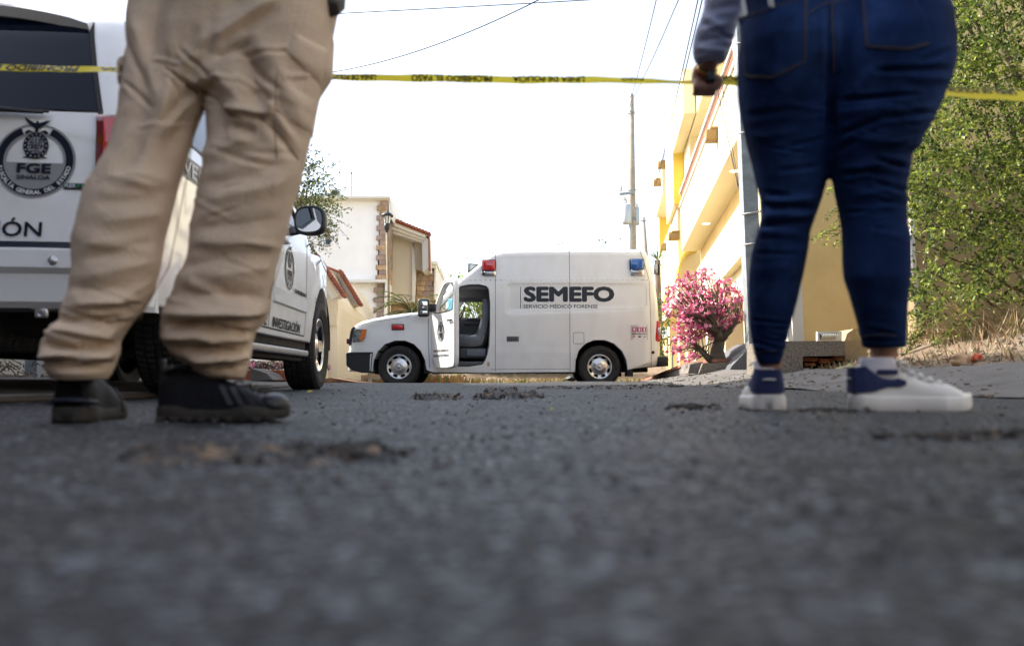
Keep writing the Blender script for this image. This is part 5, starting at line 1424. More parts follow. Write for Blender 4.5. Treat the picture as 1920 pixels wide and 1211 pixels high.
hr = MB(); hr.sphere(hd+Vector((0, -.02, .02)), (.082, .095, .10), 20, 12); hr.loft([ell_ring(hd.x, 2.07, z, a, b, 20) for z, a, b in ((1.60, .07, .05), (1.5, .085, .045), (1.38, .08, .035), (1.28, .05, .025))]); hr.build('hair', M_hair, wom, WI)
# bracelets and watch
wt = MB(); ax = (hand-wrist).normalized(); cwr = wrist.lerp(hand, .45)
Mw = T(cwr) @ ax.to_track_quat('Z', 'Y').to_matrix().to_4x4()
wt.lathe([(.028, -.004), (.030, -.004), (.030, .004), (.028, .004)], 24, Mw, close=True); wt.build('bracelet', mat('gold metal', (.55, .35, .10), .3, metal=1), wom, WI)
wt = MB(); wt.lathe([(.0285, .005), (.0305, .006), (.0305, .010), (.0285, .011)], 24, Mw, close=True); wt.build('bracelet', mat('red cord', (.45, .03, .03), .7), wom, WI)
# small lens cap / device held in the hand
dv = MB(); c = hand+Vector((.012, -.036, -.006)); dv.bbox(c-Vector((.013, .006, .020)), c+Vector((.013, .006, .020)), .004)
dvo = dv.build('handheld_recorder', M_blk, None); dvo.matrix_world = ROAD; tag(dvo, 'small dark device held in the hand beside the yellow tape', 'recorder')
dv = MB(); dv.bbox(c-Vector((.009, .0075, .012)), c+Vector((.009, -.0055, .012)), .001); dv.build('screen', mat('green grey screen', (.13, .2, .18), .2), dvo)
# ================================================================== BUILDINGS
M_wallw = mat('white plaster', (.90, .90, .90), .9, var=.04, vscale=1.5, bump=.12, bscale=30, dirt=(.70, .69, .67), dscale=1.2, damt=.25)
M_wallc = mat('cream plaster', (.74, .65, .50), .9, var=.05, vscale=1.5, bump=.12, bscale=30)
M_wally = mat('yellow plaster', (.86, .65, .30), .9, var=.06, vscale=1.2, bump=.15, bscale=25, dirt=(.66, .44, .17), dscale=1.5, damt=.4)
M_wallp = mat('pale yellow plaster', (.84, .74, .50), .9, var=.05, vscale=1.2, bump=.15, bscale=25)  # paled to carry the overexposed look of the sunlit front
M_wallb = mat('shaded yellow plaster', (.78, .56, .10), .9, var=.05, vscale=1.2, bump=.12, bscale=25)  # shaded copy of the house yellow, for faces turned from the sun
M_old = mat('weathered beige wall', (.46, .34, .19), .95, var=.2, vscale=2.5, bump=.5, bscale=14, dirt=(.17, .13, .09), dscale=2.2, damt=.8)
M_quoin = mat('pinkish quarry stone', (.36, .27, .22), .9, var=.35, vscale=3.5, bump=.6, bscale=18, dirt=(.22, .15, .12), dscale=7, damt=.7)
M_quoin2 = mat('tan quarry stone', (.45, .31, .19), .9, var=.4, vscale=3, bump=.6, bscale=12, dirt=(.20, .12, .07), dscale=5, damt=.8)
M_tile = mat('red clay tile', (.26, .075, .04), .8, var=.35, vscale=5, bump=.3, bscale=30)
M_trim = mat('white moulding', (.74, .73, .69), .7)
M_winb = mat('blue window glass', (.04, .09, .16), .08, spec=.8)
M_brick = mat('red brick', (.40, .13, .06), .9, var=.35, vscale=9, bump=.4, bscale=40)
M_rail = mat('terracotta baluster', (.42, .17, .10), .85, var=.2)
M_metalg = mat('galvanised grey', (.30, .33, .35), .55, metal=.2, var=.3, vscale=6, bump=.25, bscale=30, dirt=(.16, .18, .19), dscale=8, damt=.6)
M_wood = mat('weathered pole', (.22, .19, .16), .9, var=.3, vscale=6, bump=.5, bscale=30, stretch=(1, 1, .15))
M_wire = mat('black cable', (.03, .03, .03), .7)
def gprism(mb, pts, Y0, Y1, mi=0):
    """polygon seen in the photo, standing at depth Y0, extruded back to Y1 (true depth)"""
    a = [WG(x, y, Y0) for x, y in pts]; n = len(a); b = [Vector((p.x, Y1, p.z)) for p in a]
    mb.add(a+b, [tuple(range(n)), tuple(range(n, 2*n))[::-1]]+[(i, n+i, n+(i+1) % n, (i+1) % n) for i in range(n)], False, mi)
def gbuild(mb, name, m, parent=None):
    bm = bmesh.new(); me = mb.mesh(name); bm.from_mesh(me); bmesh.ops.recalc_face_normals(bm, faces=bm.faces); bm.to_mesh(me); bm.free()
    for x in (m if isinstance(m, (list, tuple)) else [m]): me.materials.append(x)
    return link(name, me, parent)
# ---- white two-storey house with quoins
hA = thing('white_house', 'tall white house with stone quoins and a sloping tiled side roof behind the street lamp', 'house', Matrix.Identity(4))
mb = MB(); gprism(mb, [(380,374),(713,374),(707,526),(706,740),(380,740)], 32, 44); gbuild(mb, 'wall', M_wallw, hA)
mb = MB(); gprism(mb, [(380,367),(730,367),(730,371),(380,371)], 31.6, 44.4); gprism(mb, [(380,371),(728,371),(728,375.2),(380,375.2)], 31.8, 44.2)
gprism(mb, [(728,368),(731,368),(736,398),(733,410),(729,400)], 31.9, 40); gbuild(mb, 'cornice', M_trim, hA)
mb = MB(); gprism(mb, [(640,524),(724,524),(724,529),(640,529)], 31.6, 32.1); gprism(mb, [(722,526),(725.5,526),(722,600),(719,600)], 31.7, 33); gbuild(mb, 'ledge', M_trim, hA)
# quoin stones, one by one (core column + alternate long stones)
mb = MB(); gprism(mb, [(713,375.5),(726.8,375.5),(724,524),(710,524)], 31.97, 33.5); gbuild(mb, 'stone_core', mat('stone joints', (.30, .25, .21), .9), hA)
rq = random.Random(5)
for i in range(17):
    y0 = 376+i*9.3; y1 = y0+8.9
    if y1 > 524.5: break
    k = (y0-376)/148; long_ = i % 2 == 1
    xl = (706.5 if long_ else 713.2)-2.6*k; xr = 726.8-2.6*k
    mb = MB(); gprism(mb, [(xl, y0), (xr+.4, y0), (xr+.4-.2, y1), (xl-.2, y1)], 31.90-rq.uniform(0, .03), 33.45); gbuild(mb, 'quoin_stone', M_quoin if rq.random() < .8 else M_quoin2, hA)
for i in range(9):
    y0 = 529.5+i*9.3; y1 = y0+8.9; k = (y0-529)/80; long_ = i % 2 == 1
    xl = (700.5 if long_ else 707)-1.5*k; xr = 719.5-1.0*k
    mb = MB(); gprism(mb, [(xl, y0), (xr, y0), (xr-.2, y1), (xl-.2, y1)], 31.90-rq.uniform(0, .03), 33.45); gbuild(mb, 'quoin_stone', M_quoin, hA)
for (x0, y0, x1, y1) in ((566,436,577,460), (609,426,620,460)):
    f = MB(); gprism(f, [(x0, y0), (x1, y0), (x1, y1), (x0, y1)], 31.93, 32.0); fo = gbuild(f, 'window', M_trim, hA)
    n_ = 2 if x0 < 600 else 3; hh = (y1-y0-2)/n_
    for j in range(n_):
        f = MB(); gprism(f, [(x0+1.6, y0+1.4+j*hh), (x1-1.6, y0+1.4+j*hh), (x1-1.6, y0+.4+(j+1)*hh), (x0+1.6, y0+.4+(j+1)*hh)], 31.90, 31.94); gbuild(f, 'pane', M_winb if j == n_-1 or x0 < 600 else M_quoin, fo)
mb = MB(); gprism(mb, [(618,355),(634,355),(634,367),(618,367)], 34, 35.2)
ac = gbuild(mb, 'air_conditioner', mat('grey louvre metal', (.35, .35, .35), .6), hA)
mb = MB()
for i in range(5): gprism(mb, [(621, 357.2+i*1.9), (632, 357.2+i*1.9), (632, 358+i*1.9), (621, 358+i*1.9)], 33.96, 34.02)
gbuild(mb, 'louvre', M_seam, ac)
mb = MB(); mb.tube([WG(659, 367, 34), WG(659, 322, 34)], .018, 5); mb.tube([WG(657, 326, 34), WG(661, 324, 34)], .03, 5); gbuild(mb, 'roof_aerial', M_wire, hA)
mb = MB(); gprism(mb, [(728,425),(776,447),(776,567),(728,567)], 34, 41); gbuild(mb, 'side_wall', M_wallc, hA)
mb = MB(); gprism(mb, [(773,455),(779,480),(779,508),(776,566),(773,566)], 33.8, 34.2); gbuild(mb, 'wall_return', M_trim, hA)
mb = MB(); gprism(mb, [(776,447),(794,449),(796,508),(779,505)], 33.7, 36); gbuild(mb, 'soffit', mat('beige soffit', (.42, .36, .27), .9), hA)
mb = MB()
for o, d in ((0, .0), (8, .15), (15, .3)):
    gprism(mb, [(732,412+o),(803,440+o*.7),(803,440+o*.7+8),(732,412+o+9)], 33.0+d, 34.6)
for o, d in ((0, 0), (4, .12), (8, .25)): gprism(mb, [(799-o, 443), (803.5-o, 443), (804.5-o, 504+o*.6), (800.3-o, 504+o*.6)], 33.0+d, 34.4)
gbuild(mb, 'fascia', M_trim, hA)
mb = MB(); gprism(mb, [(734,410),(804.5,438),(806.5,505),(803.6,505),(802.8,441),(733,413.5)], 32.9, 33.3); rfA = gbuild(mb, 'roof', M_tile, hA)
for i in range(13):
    t = i/12; x = 734+70*t; y = 409.3+28*t; mb = MB(); p = WG(x, y, 32.85); mb.tube([p, p+Vector((0, .4, .02))], .07, 7); gbuild(mb, 'roof_tile', M_tile, rfA)
mb = MB(); gprism(mb, [(731,566),(778,566),(779,507),(817,500),(815,640),(731,640)], 34.4, 40); gbuild(mb, 'stone_wall', M_quoin2, hA)
rb_ = random.Random(11)
for r_ in range(8):
    y0 = 508+r_*9.5; x = 780+rb_.uniform(0, 4)
    while x < 808:
        w_ = rb_.uniform(8, 17); x1 = min(x+w_, 815)
        mb = MB(); gprism(mb, [(x+.3, y0+.3), (x1-.3, y0+.3), (x1-.3, y0+9.2), (x+.3, y0+9.2)], 34.32-rb_.uniform(0, .05), 34.5); gbuild(mb, 'stone', M_quoin2 if rb_.random() < .7 else M_quoin, hA); x = x1
mb = MB(); gprism(mb, [(806,489),(820,489),(819,495),(806,495)], 33.9, 38); gprism(mb, [(806,495),(818,495),(817,502),(806,502)], 34.1, 38); gprism(mb, [(815,502),(818,502),(816,560),(813,560)], 34.2, 38); gbuild(mb, 'parapet_moulding', M_trim, hA)
# ---- garage with two red tiled gables
hB = thing('garage_house', 'cream garage building with two steep red tiled gable ends between the SUV and the van', 'house', Matrix.Identity(4))
def gable(Y, P, foot, wall, arch_=None):
    mb = MB(); gprism(mb, wall, Y, Y+4); gbuild(mb, 'wall', M_wallc, hB)
    (ax, ay), (bx, by), (cx_, cy_) = P
    d = Vector((cx_-bx, cy_-by)).normalized(); nr = Vector((-d.y, d.x))
    for k in range(4):
        o0 = 3+k*5; o1 = o0+4.6; mb = MB()
        e = Vector((ax-bx, ay-by)).normalized()
        q = [Vector((ax, ay))+Vector((0, o0)), Vector((bx, by))+Vector((-o0*.25, o0*.95)), Vector((cx_, cy_))+nr*o0-d*k*1.0, Vector((cx_, cy_))+nr*o1-d*(k*1.0+.5), Vector((bx, by))+Vector((-o1*.25, o1*.95)), Vector((ax, ay))+Vector((0, o1))]
        gprism(mb, [tuple(p) for p in q], Y-.35+.07*k, Y+.1); gbuild(mb, 'moulding', M_trim if k != 1 else M_wallc, hB)
    mb = MB(); gprism(mb, [(ax, ay), (bx, by), (cx_, cy_), (cx_-1.5, cy_+2.5), (bx-2, by+4), (ax, ay+4)], Y-.45, Y-.1); ro = gbuild(mb, 'roof', M_tile, hB)
    L_ = (Vector((cx_, cy_))-Vector((bx, by))).length; n_ = int(L_/6.2)
    for i in range(n_+1):
        q = Vector((bx, by))+d*(L_*i/n_)+nr*.3
        mb = MB(); p = WG(q.x, q.y, Y-.5); mb.tube([p, p+Vector((.0, .35, 0))], .05, 7); gbuild(mb, 'roof_tile', M_tile, ro)
    return ro
gable(21, [(606,496),(637,508),(673,568)], 0, [(598,505),(637,515),(664,575),(666,584),(666,717),(598,722)])
gable(18.5, [(560,460),(591,477),(642,551)], 0, [(540,470),(591,485),(632,558),(634,574),(632,600),(632,725),(540,728)])
mb = MB(); gprism(mb, [(603,552),(612,556),(622,570),(629,590),(631,611),(606,611)], 18.44, 18.6); gbuild(mb, 'arch_shade_patch', mat('shaded cream recess', (.60, .52, .38), .9), hB)  # flat arch patch, the shade of a recess put into its darker cream
mb = MB(); gprism(mb, [(611,612),(614,612),(613.5,716),(611,716)], 18.42, 18.5); gbuild(mb, 'downpipe', M_wallp, hB)
mb = MB(); mb.tube([WG(654,577,20.9), WG(654,586,20.8), WG(658,588,20.7)], .04, 6); gbuild(mb, 'wall_lamp', M_blk, hB)
# house added behind the SUV, mostly hidden, so that its mass shades the street
hN = thing('added_shading_house', 'long cream house added out of sight behind the parked SUV to shade the street', 'house', Matrix.Identity(4))
mb = MB(); mb.box((-13, 11.6, -.2), (-5.6, 16.2, 5.0)); gbuild(mb, 'wall', M_wallc, hN)
mb = MB(); mb.box((-13.2, 11.4, 5.0), (-5.3, 16.4, 5.25)); gbuild(mb, 'roof', M_trim, hN)
for zz in (1.2, 3.2):
    f = MB(); f.box((-5.60, 12.4, zz), (-5.54, 13.6, zz+1.3)); fo = gbuild(f, 'window', M_trim, hN)
    f = MB(); f.box((-5.54, 12.5, zz+.1), (-5.52, 13.5, zz+1.2)); gbuild(f, 'pane', M_winb, fo)
hT = thing('unseen_shading_block', 'four-storey dark brown block added out of view at left to shade the street', 'building', Matrix.Identity(4))  # unseen block, added for its long shadow across the street
M_dbr = mat('dark brown facing brick', (.13, .075, .05), .9, var=.25, vscale=2, bump=.3, bscale=20)  # kept dark so the added buildings return little fill light
mb = MB(); mb.box((-20, -22, -1.2), (-9.2, 13.4, 12.9)); gbuild(mb, 'wall', M_dbr, hT)
mb = MB(); mb.box((-20.2, -22.2, 12.9), (-9.0, 13.6, 13.2)); gbuild(mb, 'roof', M_trim, hT)
for yy in range(-18, 13, 4):
    for zz in (1.4, 4.4, 7.4, 10.4):
        f = MB(); f.box((-9.20, yy-.7, zz), (-9.14, yy+.7, zz+1.4)); fo = gbuild(f, 'window', M_trim, hT)
        f = MB(); f.box((-9.14, yy-.6, zz+.1), (-9.12, yy+.6, zz+1.3)); gbuild(f, 'pane', M_winb, fo)
hR = thing('unseen_fill_blocker', 'dark brown brick house added unseen behind the viewer to cut the fill light', 'house', Matrix.Identity(4))  # added behind the camera to hold back light from that side
mb = MB(); mb.box((-9, -24, -2), (4.5, -10, 4.6)); gbuild(mb, 'wall', M_dbr, hR)
mb = MB(); mb.box((-9.2, -24.2, 4.6), (4.7, -9.8, 4.9)); gbuild(mb, 'roof', M_tile, hR)
for xx in (-6.5, -2.5, 1.5):
    for zz in (.6, 2.8):
        f = MB(); f.box((xx-.8, -10, zz), (xx+.8, -9.94, zz+1.5)); fo = gbuild(f, 'window', M_trim, hR)
        f = MB(); f.box((xx-.7, -9.94, zz+.1), (xx+.7, -9.92, zz+1.4)); gbuild(f, 'pane', M_winb, fo)
hS = thing('unseen_bounce_house', 'pale grey house added unseen at right beside the viewer to bounce sunlight onto the people', 'house', Matrix.Identity(4))  # added out of view as a sunlit reflector on the right
mb = MB(); mb.box((6.0, -16, -1), (13, 7.0, 6.2)); gbuild(mb, 'wall', mat('pale grey render', (.50, .49, .47), .9, var=.1), hS)
mb = MB(); mb.box((5.8, -16.2, 6.2), (13.2, 7.2, 6.5)); gbuild(mb, 'roof', M_trim, hS)
for yy in (-12, -8, -4, 0, 4):
    f = MB(); f.box((5.94, yy-.7, 3.6), (6.0, yy+.7, 5.0)); fo = gbuild(f, 'window', M_trim, hS)
    f = MB(); f.box((5.92, yy-.6, 3.7), (5.94, yy+.6, 4.9)); gbuild(f, 'pane', M_winb, fo)
# ---- yellow house along the right side: local x = distance from the sight line, y = along the street
YM = T(0, 0, CAMZ) @ RZ(-math.atan(160/F))
hY = thing('yellow_house', 'long yellow two-storey house with cantilevered balcony and sunlit street front on the right', 'house', YM)
def yb(name, m, *boxes, parent=None):
    mb = MB()
    for a, b in boxes: mb.box(a, b)
    return gbuild(mb, name, m, parent or hY)
yb('balcony', M_wallp, ((2.30, 12.9, 4.56), (2.86, 23, 5.78)))
yb('balcony_coping', M_trim, ((2.26, 12.86, 5.78), (2.50, 23.04, 5.84)), ((2.27, 12.86, 6.14), (2.44, 23.04, 6.20)))
for i in range(84):
    o = yb('baluster', M_rail, ((2.31, 12.96+i*.12, 5.84), (2.41, 13.03+i*.12, 6.14))) if i == 0 else None
    if i == 0: bal = o
    else:
        o = bal.copy(); COL.objects.link(o); o.parent = hY; o.location = (0, i*.12, 0)
for t in (12.9, 22.8): yb('end_post', M_rail, ((2.30, t, 5.8), (2.44, t+.12, 6.36)))
yb('soffit_return', M_wally, ((2.80, 13, 4.1), (3.3, 23, 4.558)))
yb('beam', M_wallp, ((2.72, 13, 3.1), (3.3, 23.2, 4.098)))
for t in (13.0, 15.8, 18.6, 21.4, 24.2): yb('pilaster', M_wallp, ((2.74, t, -1.5), (3.4, t+.45, 3.098)))
for i in range(4):
    t = 13.45+i*2.8; yb('lintel', M_wallp, ((2.9, t, 2.5), (3.1, t+2.35, 3.098)))
    yb('recess_wall', M_wally, ((4.2, t-.45, -1.5), (4.4, t+2.8, 3.1)))
yb('jamb_wall', M_wally, ((3.4, 15.8, -1.5), (4.2, 16.25, 3.098)), ((3.4, 18.6, -1.5), (4.2, 19.05, 3.098)), ((3.4, 21.4, -1.5), (4.2, 21.85, 3.098)), ((3.4, 24.2, -1.5), (4.2, 24.6, 3.098)))
yb('upper_wall', M_wallp, ((3.5, 13.2, 4.6), (3.7, 23.3, 7.9)))
yb('end_wall', M_wally, ((3.02, 12.85, -1.2), (9.5, 13.0, 6.4)))
yb('corner_strip', M_trim, ((2.86, 12.80, -1.0), (3.02, 13.0, 6.4)))
yb('roof_slab', M_wallp, ((2.62, 15.5, 7.87), (3.9, 23.4, 9.0)))
yb('roof_end_wall', M_wallp, ((2.62, 23.4, 6.35), (3.9, 24.9, 9.0)))
yb('roof_slab', M_wallp, ((2.30, 21.6, 7.9), (2.60, 24.88, 9.1)))
yb('tower_wall', M_wallp, ((2.30, 24.95, 6.35), (4.5, 27.5, 9.1))); yb('tower_shade_face', M_wallb, ((2.303, 24.88, 6.36), (4.4, 24.948, 7.89)))  # thin slab on the tower, its shaded side put into deeper yellow
yb('roof_slab', M_wallp, ((2.34, 29.5, 7.9), (3.6, 33, 9.0)))
yb('tower_wall', M_wallp, ((2.46, 33.05, 4.5), (4.5, 34.5, 9.0))); yb('tower_shade_face', M_wallb, ((2.463, 32.98, 4.5), (4.4, 33.048, 7.89)))  # same slab again, shade carried by the deeper yellow
yb('lower_wing', M_wallp, ((2.42, 25.2, 3.6), (4.5, 33, 6.35)), ((2.60, 27.4, -1.5), (2.95, 27.9, 3.6)), ((2.60, 31, -1.5), (2.95, 31.5, 3.6)), ((2.6, 25.0, -1.5), (2.95, 25.5, 3.6)))
yb('porch_back_wall', M_wally, ((3.5, 25.2, -3), (3.7, 60, 3.6)), ((2.9, 36, -3), (3.4, 60, 3.6)))
mb = MB()
for t0 in (24.2, 28.5):   # curved awning shells
    rings = []
    for k in range(9):
        a = pi/2*k/8; rings.append([Vector((2.95-.65*sin(a), t0+.0, 4.55-.9*(1-cos(a))+.45)), Vector((2.95-.65*sin(a), t0+1.2, 4.55-.9*(1-cos(a))+.45)), Vector((2.95-.60*sin(a), t0+1.2, 4.5-.9*(1-cos(a))+.45)), Vector((2.95-.60*sin(a), t0, 4.5-.9*(1-cos(a))+.45))])
    mb.loft(rings, smooth=False)
gbuild(mb, 'curved_canopy', M_wallb, hY)
for t in (15.55, 19.75): 
    mb = MB(); mb.lathe([(0, -.012), (.085, -.012), (.10, 0)], 20, T(2.55, t, 4.562)); mb.build('soffit_light', mat('white lamp disc', (.85, .85, .8), .4, emit=(1, .95, .85, .6)), hY)
M_corb = mat('carved stone corbel', (.40, .26, .11), .9, var=.4, vscale=9, bump=.8, bscale=25, dirt=(.16, .09, .04), dscale=9, damt=.8)
for d, t, z, s_ in ((2.30, 15.9, 5.35, .13), (2.30, 24.5, 5.3, .13), (2.30, 27.9, 8.45, .12), (2.30, 30.2, 8.5, .12), (2.44, 29.5, 6.0, .12)):
    mb = MB(); mb.bbox((d-.22, t-s_, z-.11), (d+.1, t+s_, z+.11), .03); mb.bbox((d-.14, t-s_-.02, z+.09), (d+.1, t+s_+.02, z+.15), .02); mb.build('stone_corbel', M_corb, hY)
mb = MB(); mb.tube([(2.2, 25.3, 2.2), (2.18, 25.3, -.6)], .02, 6); mb.build('cable_drop', M_wire, hY)

# weathered boundary wall behind the tree, with a white pipe
wl = thing('boundary_wall', 'weathered beige garden wall with peeling plaster behind the leafy tree', 'wall', Matrix.Identity(4))
mb = MB(); a = WG(1708, 430, 11.6); mb.box((a.x, 11.6, .2), (a.x+6, 11.85, a.z+.9)); gbuild(mb, 'wall_face', M_old, wl)
rs_ = random.Random(4)
for i in range(15):
    x0 = 1580+i*26+rs_.uniform(-4, 4); w_ = rs_.uniform(20, 34); top = rs_.uniform(628, 650); 
    mb = MB(); 
    a = WG(x0, 690, 10.6+rs_.uniform(-.15, .15)); b = WG(x0+w_, top, 10.6)
    bm = bmesh.new(); bmesh.ops.create_icosphere(bm, subdivisions=2, radius=1)
    for v in bm.verts:
        n_ = noise.noise(v.co*1.3+Vector((i*3.1, 0, 0)))
        v.co = Vector(((a.x+b.x)/2+v.co.x*(b.x-a.x)*.56*(1+n_*.3), a.y+v.co.y*.25, (a.z+b.z)/2+v.co.z*(b.z-a.z)*.6*(1+n_*.4)))
    vs = [v.co.copy() for v in bm.verts]; fs = [[v.index for v in f.verts] for f in bm.faces]; bm.free()
    mb.add(vs, fs, False); gbuild(mb, 'rubble_stone', M_old, wl)
mb = MB(); mb.tube([WG(1709, 392, 11.4), WG(1711, 470, 11.4), WG(1726, 640, 11.3)], .035, 8); tag(gbuild(mb, 'white_pipe', M_trim), 'thin white pipe running down beside the weathered garden wall', 'pipe')
# aggregate planter block with broken base, vent grille, low stone slab
blk = thing('planter_block', 'speckled aggregate concrete block with a broken brick base between the jeans legs', 'planter', Matrix.Identity(4))
M_aggr = mat('speckled aggregate', (.20, .165, .13), .9, var=.7, vscale=60, bump=.9, bscale=90, dirt=(.36, .33, .28), dscale=70, damt=.9)
def rprism(mb, pts, Y0, Y1, mi=0):
    a = [ROAD @ WR(x, y, Y0) for x, y in pts]; n = len(a); off = ROAD.to_3x3() @ Vector((0, Y1-Y0, 0)); b = [p+off for p in a]
    mb.add(a+b, [tuple(range(n)), tuple(range(n, 2*n))[::-1]]+[(i, n+i, n+(i+1) % n, (i+1) % n) for i in range(n)], False, mi)
mb = MB(); rprism(mb, [(1440,640),(1584,639),(1584,667),(1505,668),(1505,702),(1440,702)], 8.8, 9.6); gbuild(mb, 'block_face', M_aggr, blk)
mb = MB(); rprism(mb, [(1505,668),(1584,667),(1584,702),(1505,702)], 9.15, 9.5); gbuild(mb, 'dark_cavity', mat('dark brown earth', (.03, .022, .016), .95), blk)  # very dark brown panel at the back of the opening
for (x0, y0, x1, y1) in ((1506,670,1534,677), (1536,672,1560,681), (1562,669,1582,676), (1508,680,1530,686)):
    mb = MB(); rprism(mb, [(x0, y0), (x1, y0+1), (x1-1, y1), (x0+1, y1)], 8.95, 9.14); gbuild(mb, 'broken_brick', M_brick, blk)
mb = MB(); rprism(mb, [(1584,640),(1604,638),(1625,642),(1628,700),(1584,702)], 8.9, 9.6); gbuild(mb, 'rough_pillar', M_old, blk)
gr_ = thing('vent_grille', 'white framed vent grille with diamond mesh on top of the low block', 'grille', Matrix.Identity(4))
mb = MB(); rprism(mb, [(1532,622),(1578,621),(1578,639),(1532,640)], 9.62, 9.66); gbuild(mb, 'grille_frame', M_trim, gr_)
mb = MB(); rprism(mb, [(1537,626),(1570,625),(1566,636),(1538,637)], 9.60, 9.62); gbuild(mb, 'grille_back', M_seam, gr_)
mb = MB()
for i in range(9): 
    for s_ in (-1, 1): mb.tube([ROAD @ WR(1540+i*3.2, 626 if s_ > 0 else 636, 9.59), ROAD @ WR(1545+i*3.2, 636 if s_ > 0 else 626, 9.59)], .003, 4)
gbuild(mb, 'grille_mesh', M_trim, gr_)
mb = MB(); rprism(mb, [(1583,640),(1588,625),(1600,617),(1615,616),(1640,640)], 9.7, 10.3); tag(gbuild(mb, 'boulder', M_old), 'rounded brown rock resting behind the low block', 'rock')
mb = MB(); rprism(mb, [(1475,610),(1478,640),(1487,640),(1483,600)], 9.75, 9.9); tag(gbuild(mb, 'fence_post', M_trim), 'slim white post standing left of the yellow end wall', 'post')
# ---- right kerb wedge and adenium planter
kb = thing('ramp_kerb', 'reddish brown sloping kerb beside the back of the van', 'kerb', ROAD)
mb = MB(); top = [(19.7, -.02), (14.3, .32), (12.3, .33)]
for (y0, z0), (y1, z1) in zip(top[:-1], top[1:]):
    mb.add([(2.95, y0, -.3), (2.95, y0, z0), (2.95, y1, z1), (2.95, y1, -.3), (3.22, y0, -.3), (3.22, y0, z0), (3.22, y1, z1), (3.22, y1, -.3)], [(0,1,2,3), (4,7,6,5), (1,5,6,2), (3,2,6,7), (0,4,5,1)])
gbuild(mb, 'kerb_side', M_concd, kb)
mb = MB()
for (y0, z0), (y1, z1) in zip(top[:-1], top[1:]):
    mb.add([(2.93, y0, z0+.003), (2.93, y0, z0+.05), (2.93, y1, z1+.05), (2.93, y1, z1+.003), (3.25, y0, z0+.003), (3.25, y0, z0+.05), (3.25, y1, z1+.05), (3.25, y1, z1+.003)], [(0,1,2,3), (4,7,6,5), (1,5,6,2), (0,3,7,4), (2,6,7,3), (0,4,5,1)])
gbuild(mb, 'kerb_top', mat('red brown coping', (.30, .13, .08), .85, var=.3, vscale=8), kb)
pl = thing('planter_bed', 'grey concrete planter bed with speckled blocks under the pink flowering shrub', 'planter', Matrix.Identity(4))
mb = MB(); rprism(mb, [(1318,681),(1366,680),(1366,697),(1310,700)], 12.2, 12.8); gbuild(mb, 'speckled_block', M_aggr, pl)
mb = MB(); rprism(mb, [(1294,683),(1318,678),(1314,700),(1290,700)], 12.3, 12.9); gbuild(mb, 'dark_rock', M_concd, pl)
mb = MB(); rprism(mb, [(1366,697),(1372,686),(1402,655),(1425,640),(1425,700)], 11.9, 13.2); gbuild(mb, 'grey_wedge', mat('shade-darkened render', (.12, .125, .135), .9, var=.2), pl)  # grey darkened so the colour stands in for shade on the wedge
mb = MB(); rprism(mb, [(1358,690),(1358,676),(1374,670),(1396,658),(1374,684)], 12.5, 12.9); gbuild(mb, 'soil_slope', mat('dark leaf soil', (.05, .03, .02), .95), pl)
mb = MB(); rprism(mb, [(1325,685),(1400,685),(1400,700),(1320,700)], 12.85, 14.5); gbuild(mb, 'bed_floor', M_soil, pl)
# ---- brick planter beyond the SUV
bpn = thing('brick_planter', 'low red brick planter with purple flowers seen under the SUV', 'planter', Matrix.Identity(4))
M_bricks = [mat('red brick b', (.34, .10, .05), .9, var=.3, vscale=9, bump=.4, bscale=40), M_brick]
for r_ in range(3):
    for i in range(18):
        x0 = 389+i*9+(r_ % 2)*4.5; mb = MB(); rprism(mb, [(x0+.4, 694+r_*6.6), (x0+8.6, 694+r_*6.6), (x0+8.6, 700+r_*6.6), (x0+.4, 700+r_*6.6)], 13.2, 13.4); gbuild(mb, 'brick', M_bricks[(i+r_) % 2], bpn)
mb = MB(); rprism(mb, [(392,695),(556,695),(556,716),(392,716)], 13.25, 14.6); gbuild(mb, 'mortar_core', M_concd, bpn)
slb = MB(); rprism(slb, [(470,690),(500,700),(512,712),(470,714)], 12.2, 12.8); tag(gbuild(slb, 'stone_slab', M_conc), 'slanted grey stone slab lying beside the brick planter', 'slab')
# mulch strip in front of the garage
mb = MB(); rprism(mb, [(598,712),(620,708),(668,716),(700,718),(700,724),(598,724)], 17.2, 18.4); tag(gbuild(mb, 'mulch', mat('brown mulch', (.16, .085, .05), .95, var=.6, vscale=8, bump=1, bscale=20)), kind='stuff')
mb = MB(); rprism(mb, [(670,703),(762,703),(762,724),(670,724)], 21.5, 22); lw = gbuild(mb, 'garden_wall', M_quoin2); tag(lw, 'low rough stone garden wall seen under the front of the van', 'wall')

# ================================================================== POLES, LAMP, WIRES
gp = thing('grey_pole', 'tall square grey concrete pole beside the jeans', 'pole', Matrix.Identity(4))
def beam(mb, a, b, wx, wy):
    mb.loft([[p+Vector((sx*wx/2, sy*wy/2, 0)) for sx, sy in ((-1, -1), (1, -1), (1, 1), (-1, 1))] for p in (Vector(a), Vector(b))], smooth=False)
a = WG(1417, 702, 12); b = WG(1397, 200, 12); d = (b-a)*1.75; 
mb = MB(); beam(mb, a, a+d, .21, .21); mb.build('shaft', M_metalg, gp)
a2 = WG(1440, 702, 12.3); b2 = WG(1408, 380, 12.3); mb = MB(); mb.tube([a2, a2+(b2-a2)*2.6], .045, 10); mb.build('conduit', mat('grey conduit', (.38, .41, .44), .5), gp)
for py in (82, 255, 408, 465):
    mb = MB(); q = a.lerp(b, (702-py)/502)
    for z_ in (0,):
        mb.tube([q+Vector((-.14, -.12, -.02)), q+Vector((.115, -.14, .02)), q+Vector((.30, -.05, .05)), q+Vector((.30, .2, .05))], .012, 5)
    mb.build('strap', mat('pale strap', (.6, .6, .58), .5), gp)
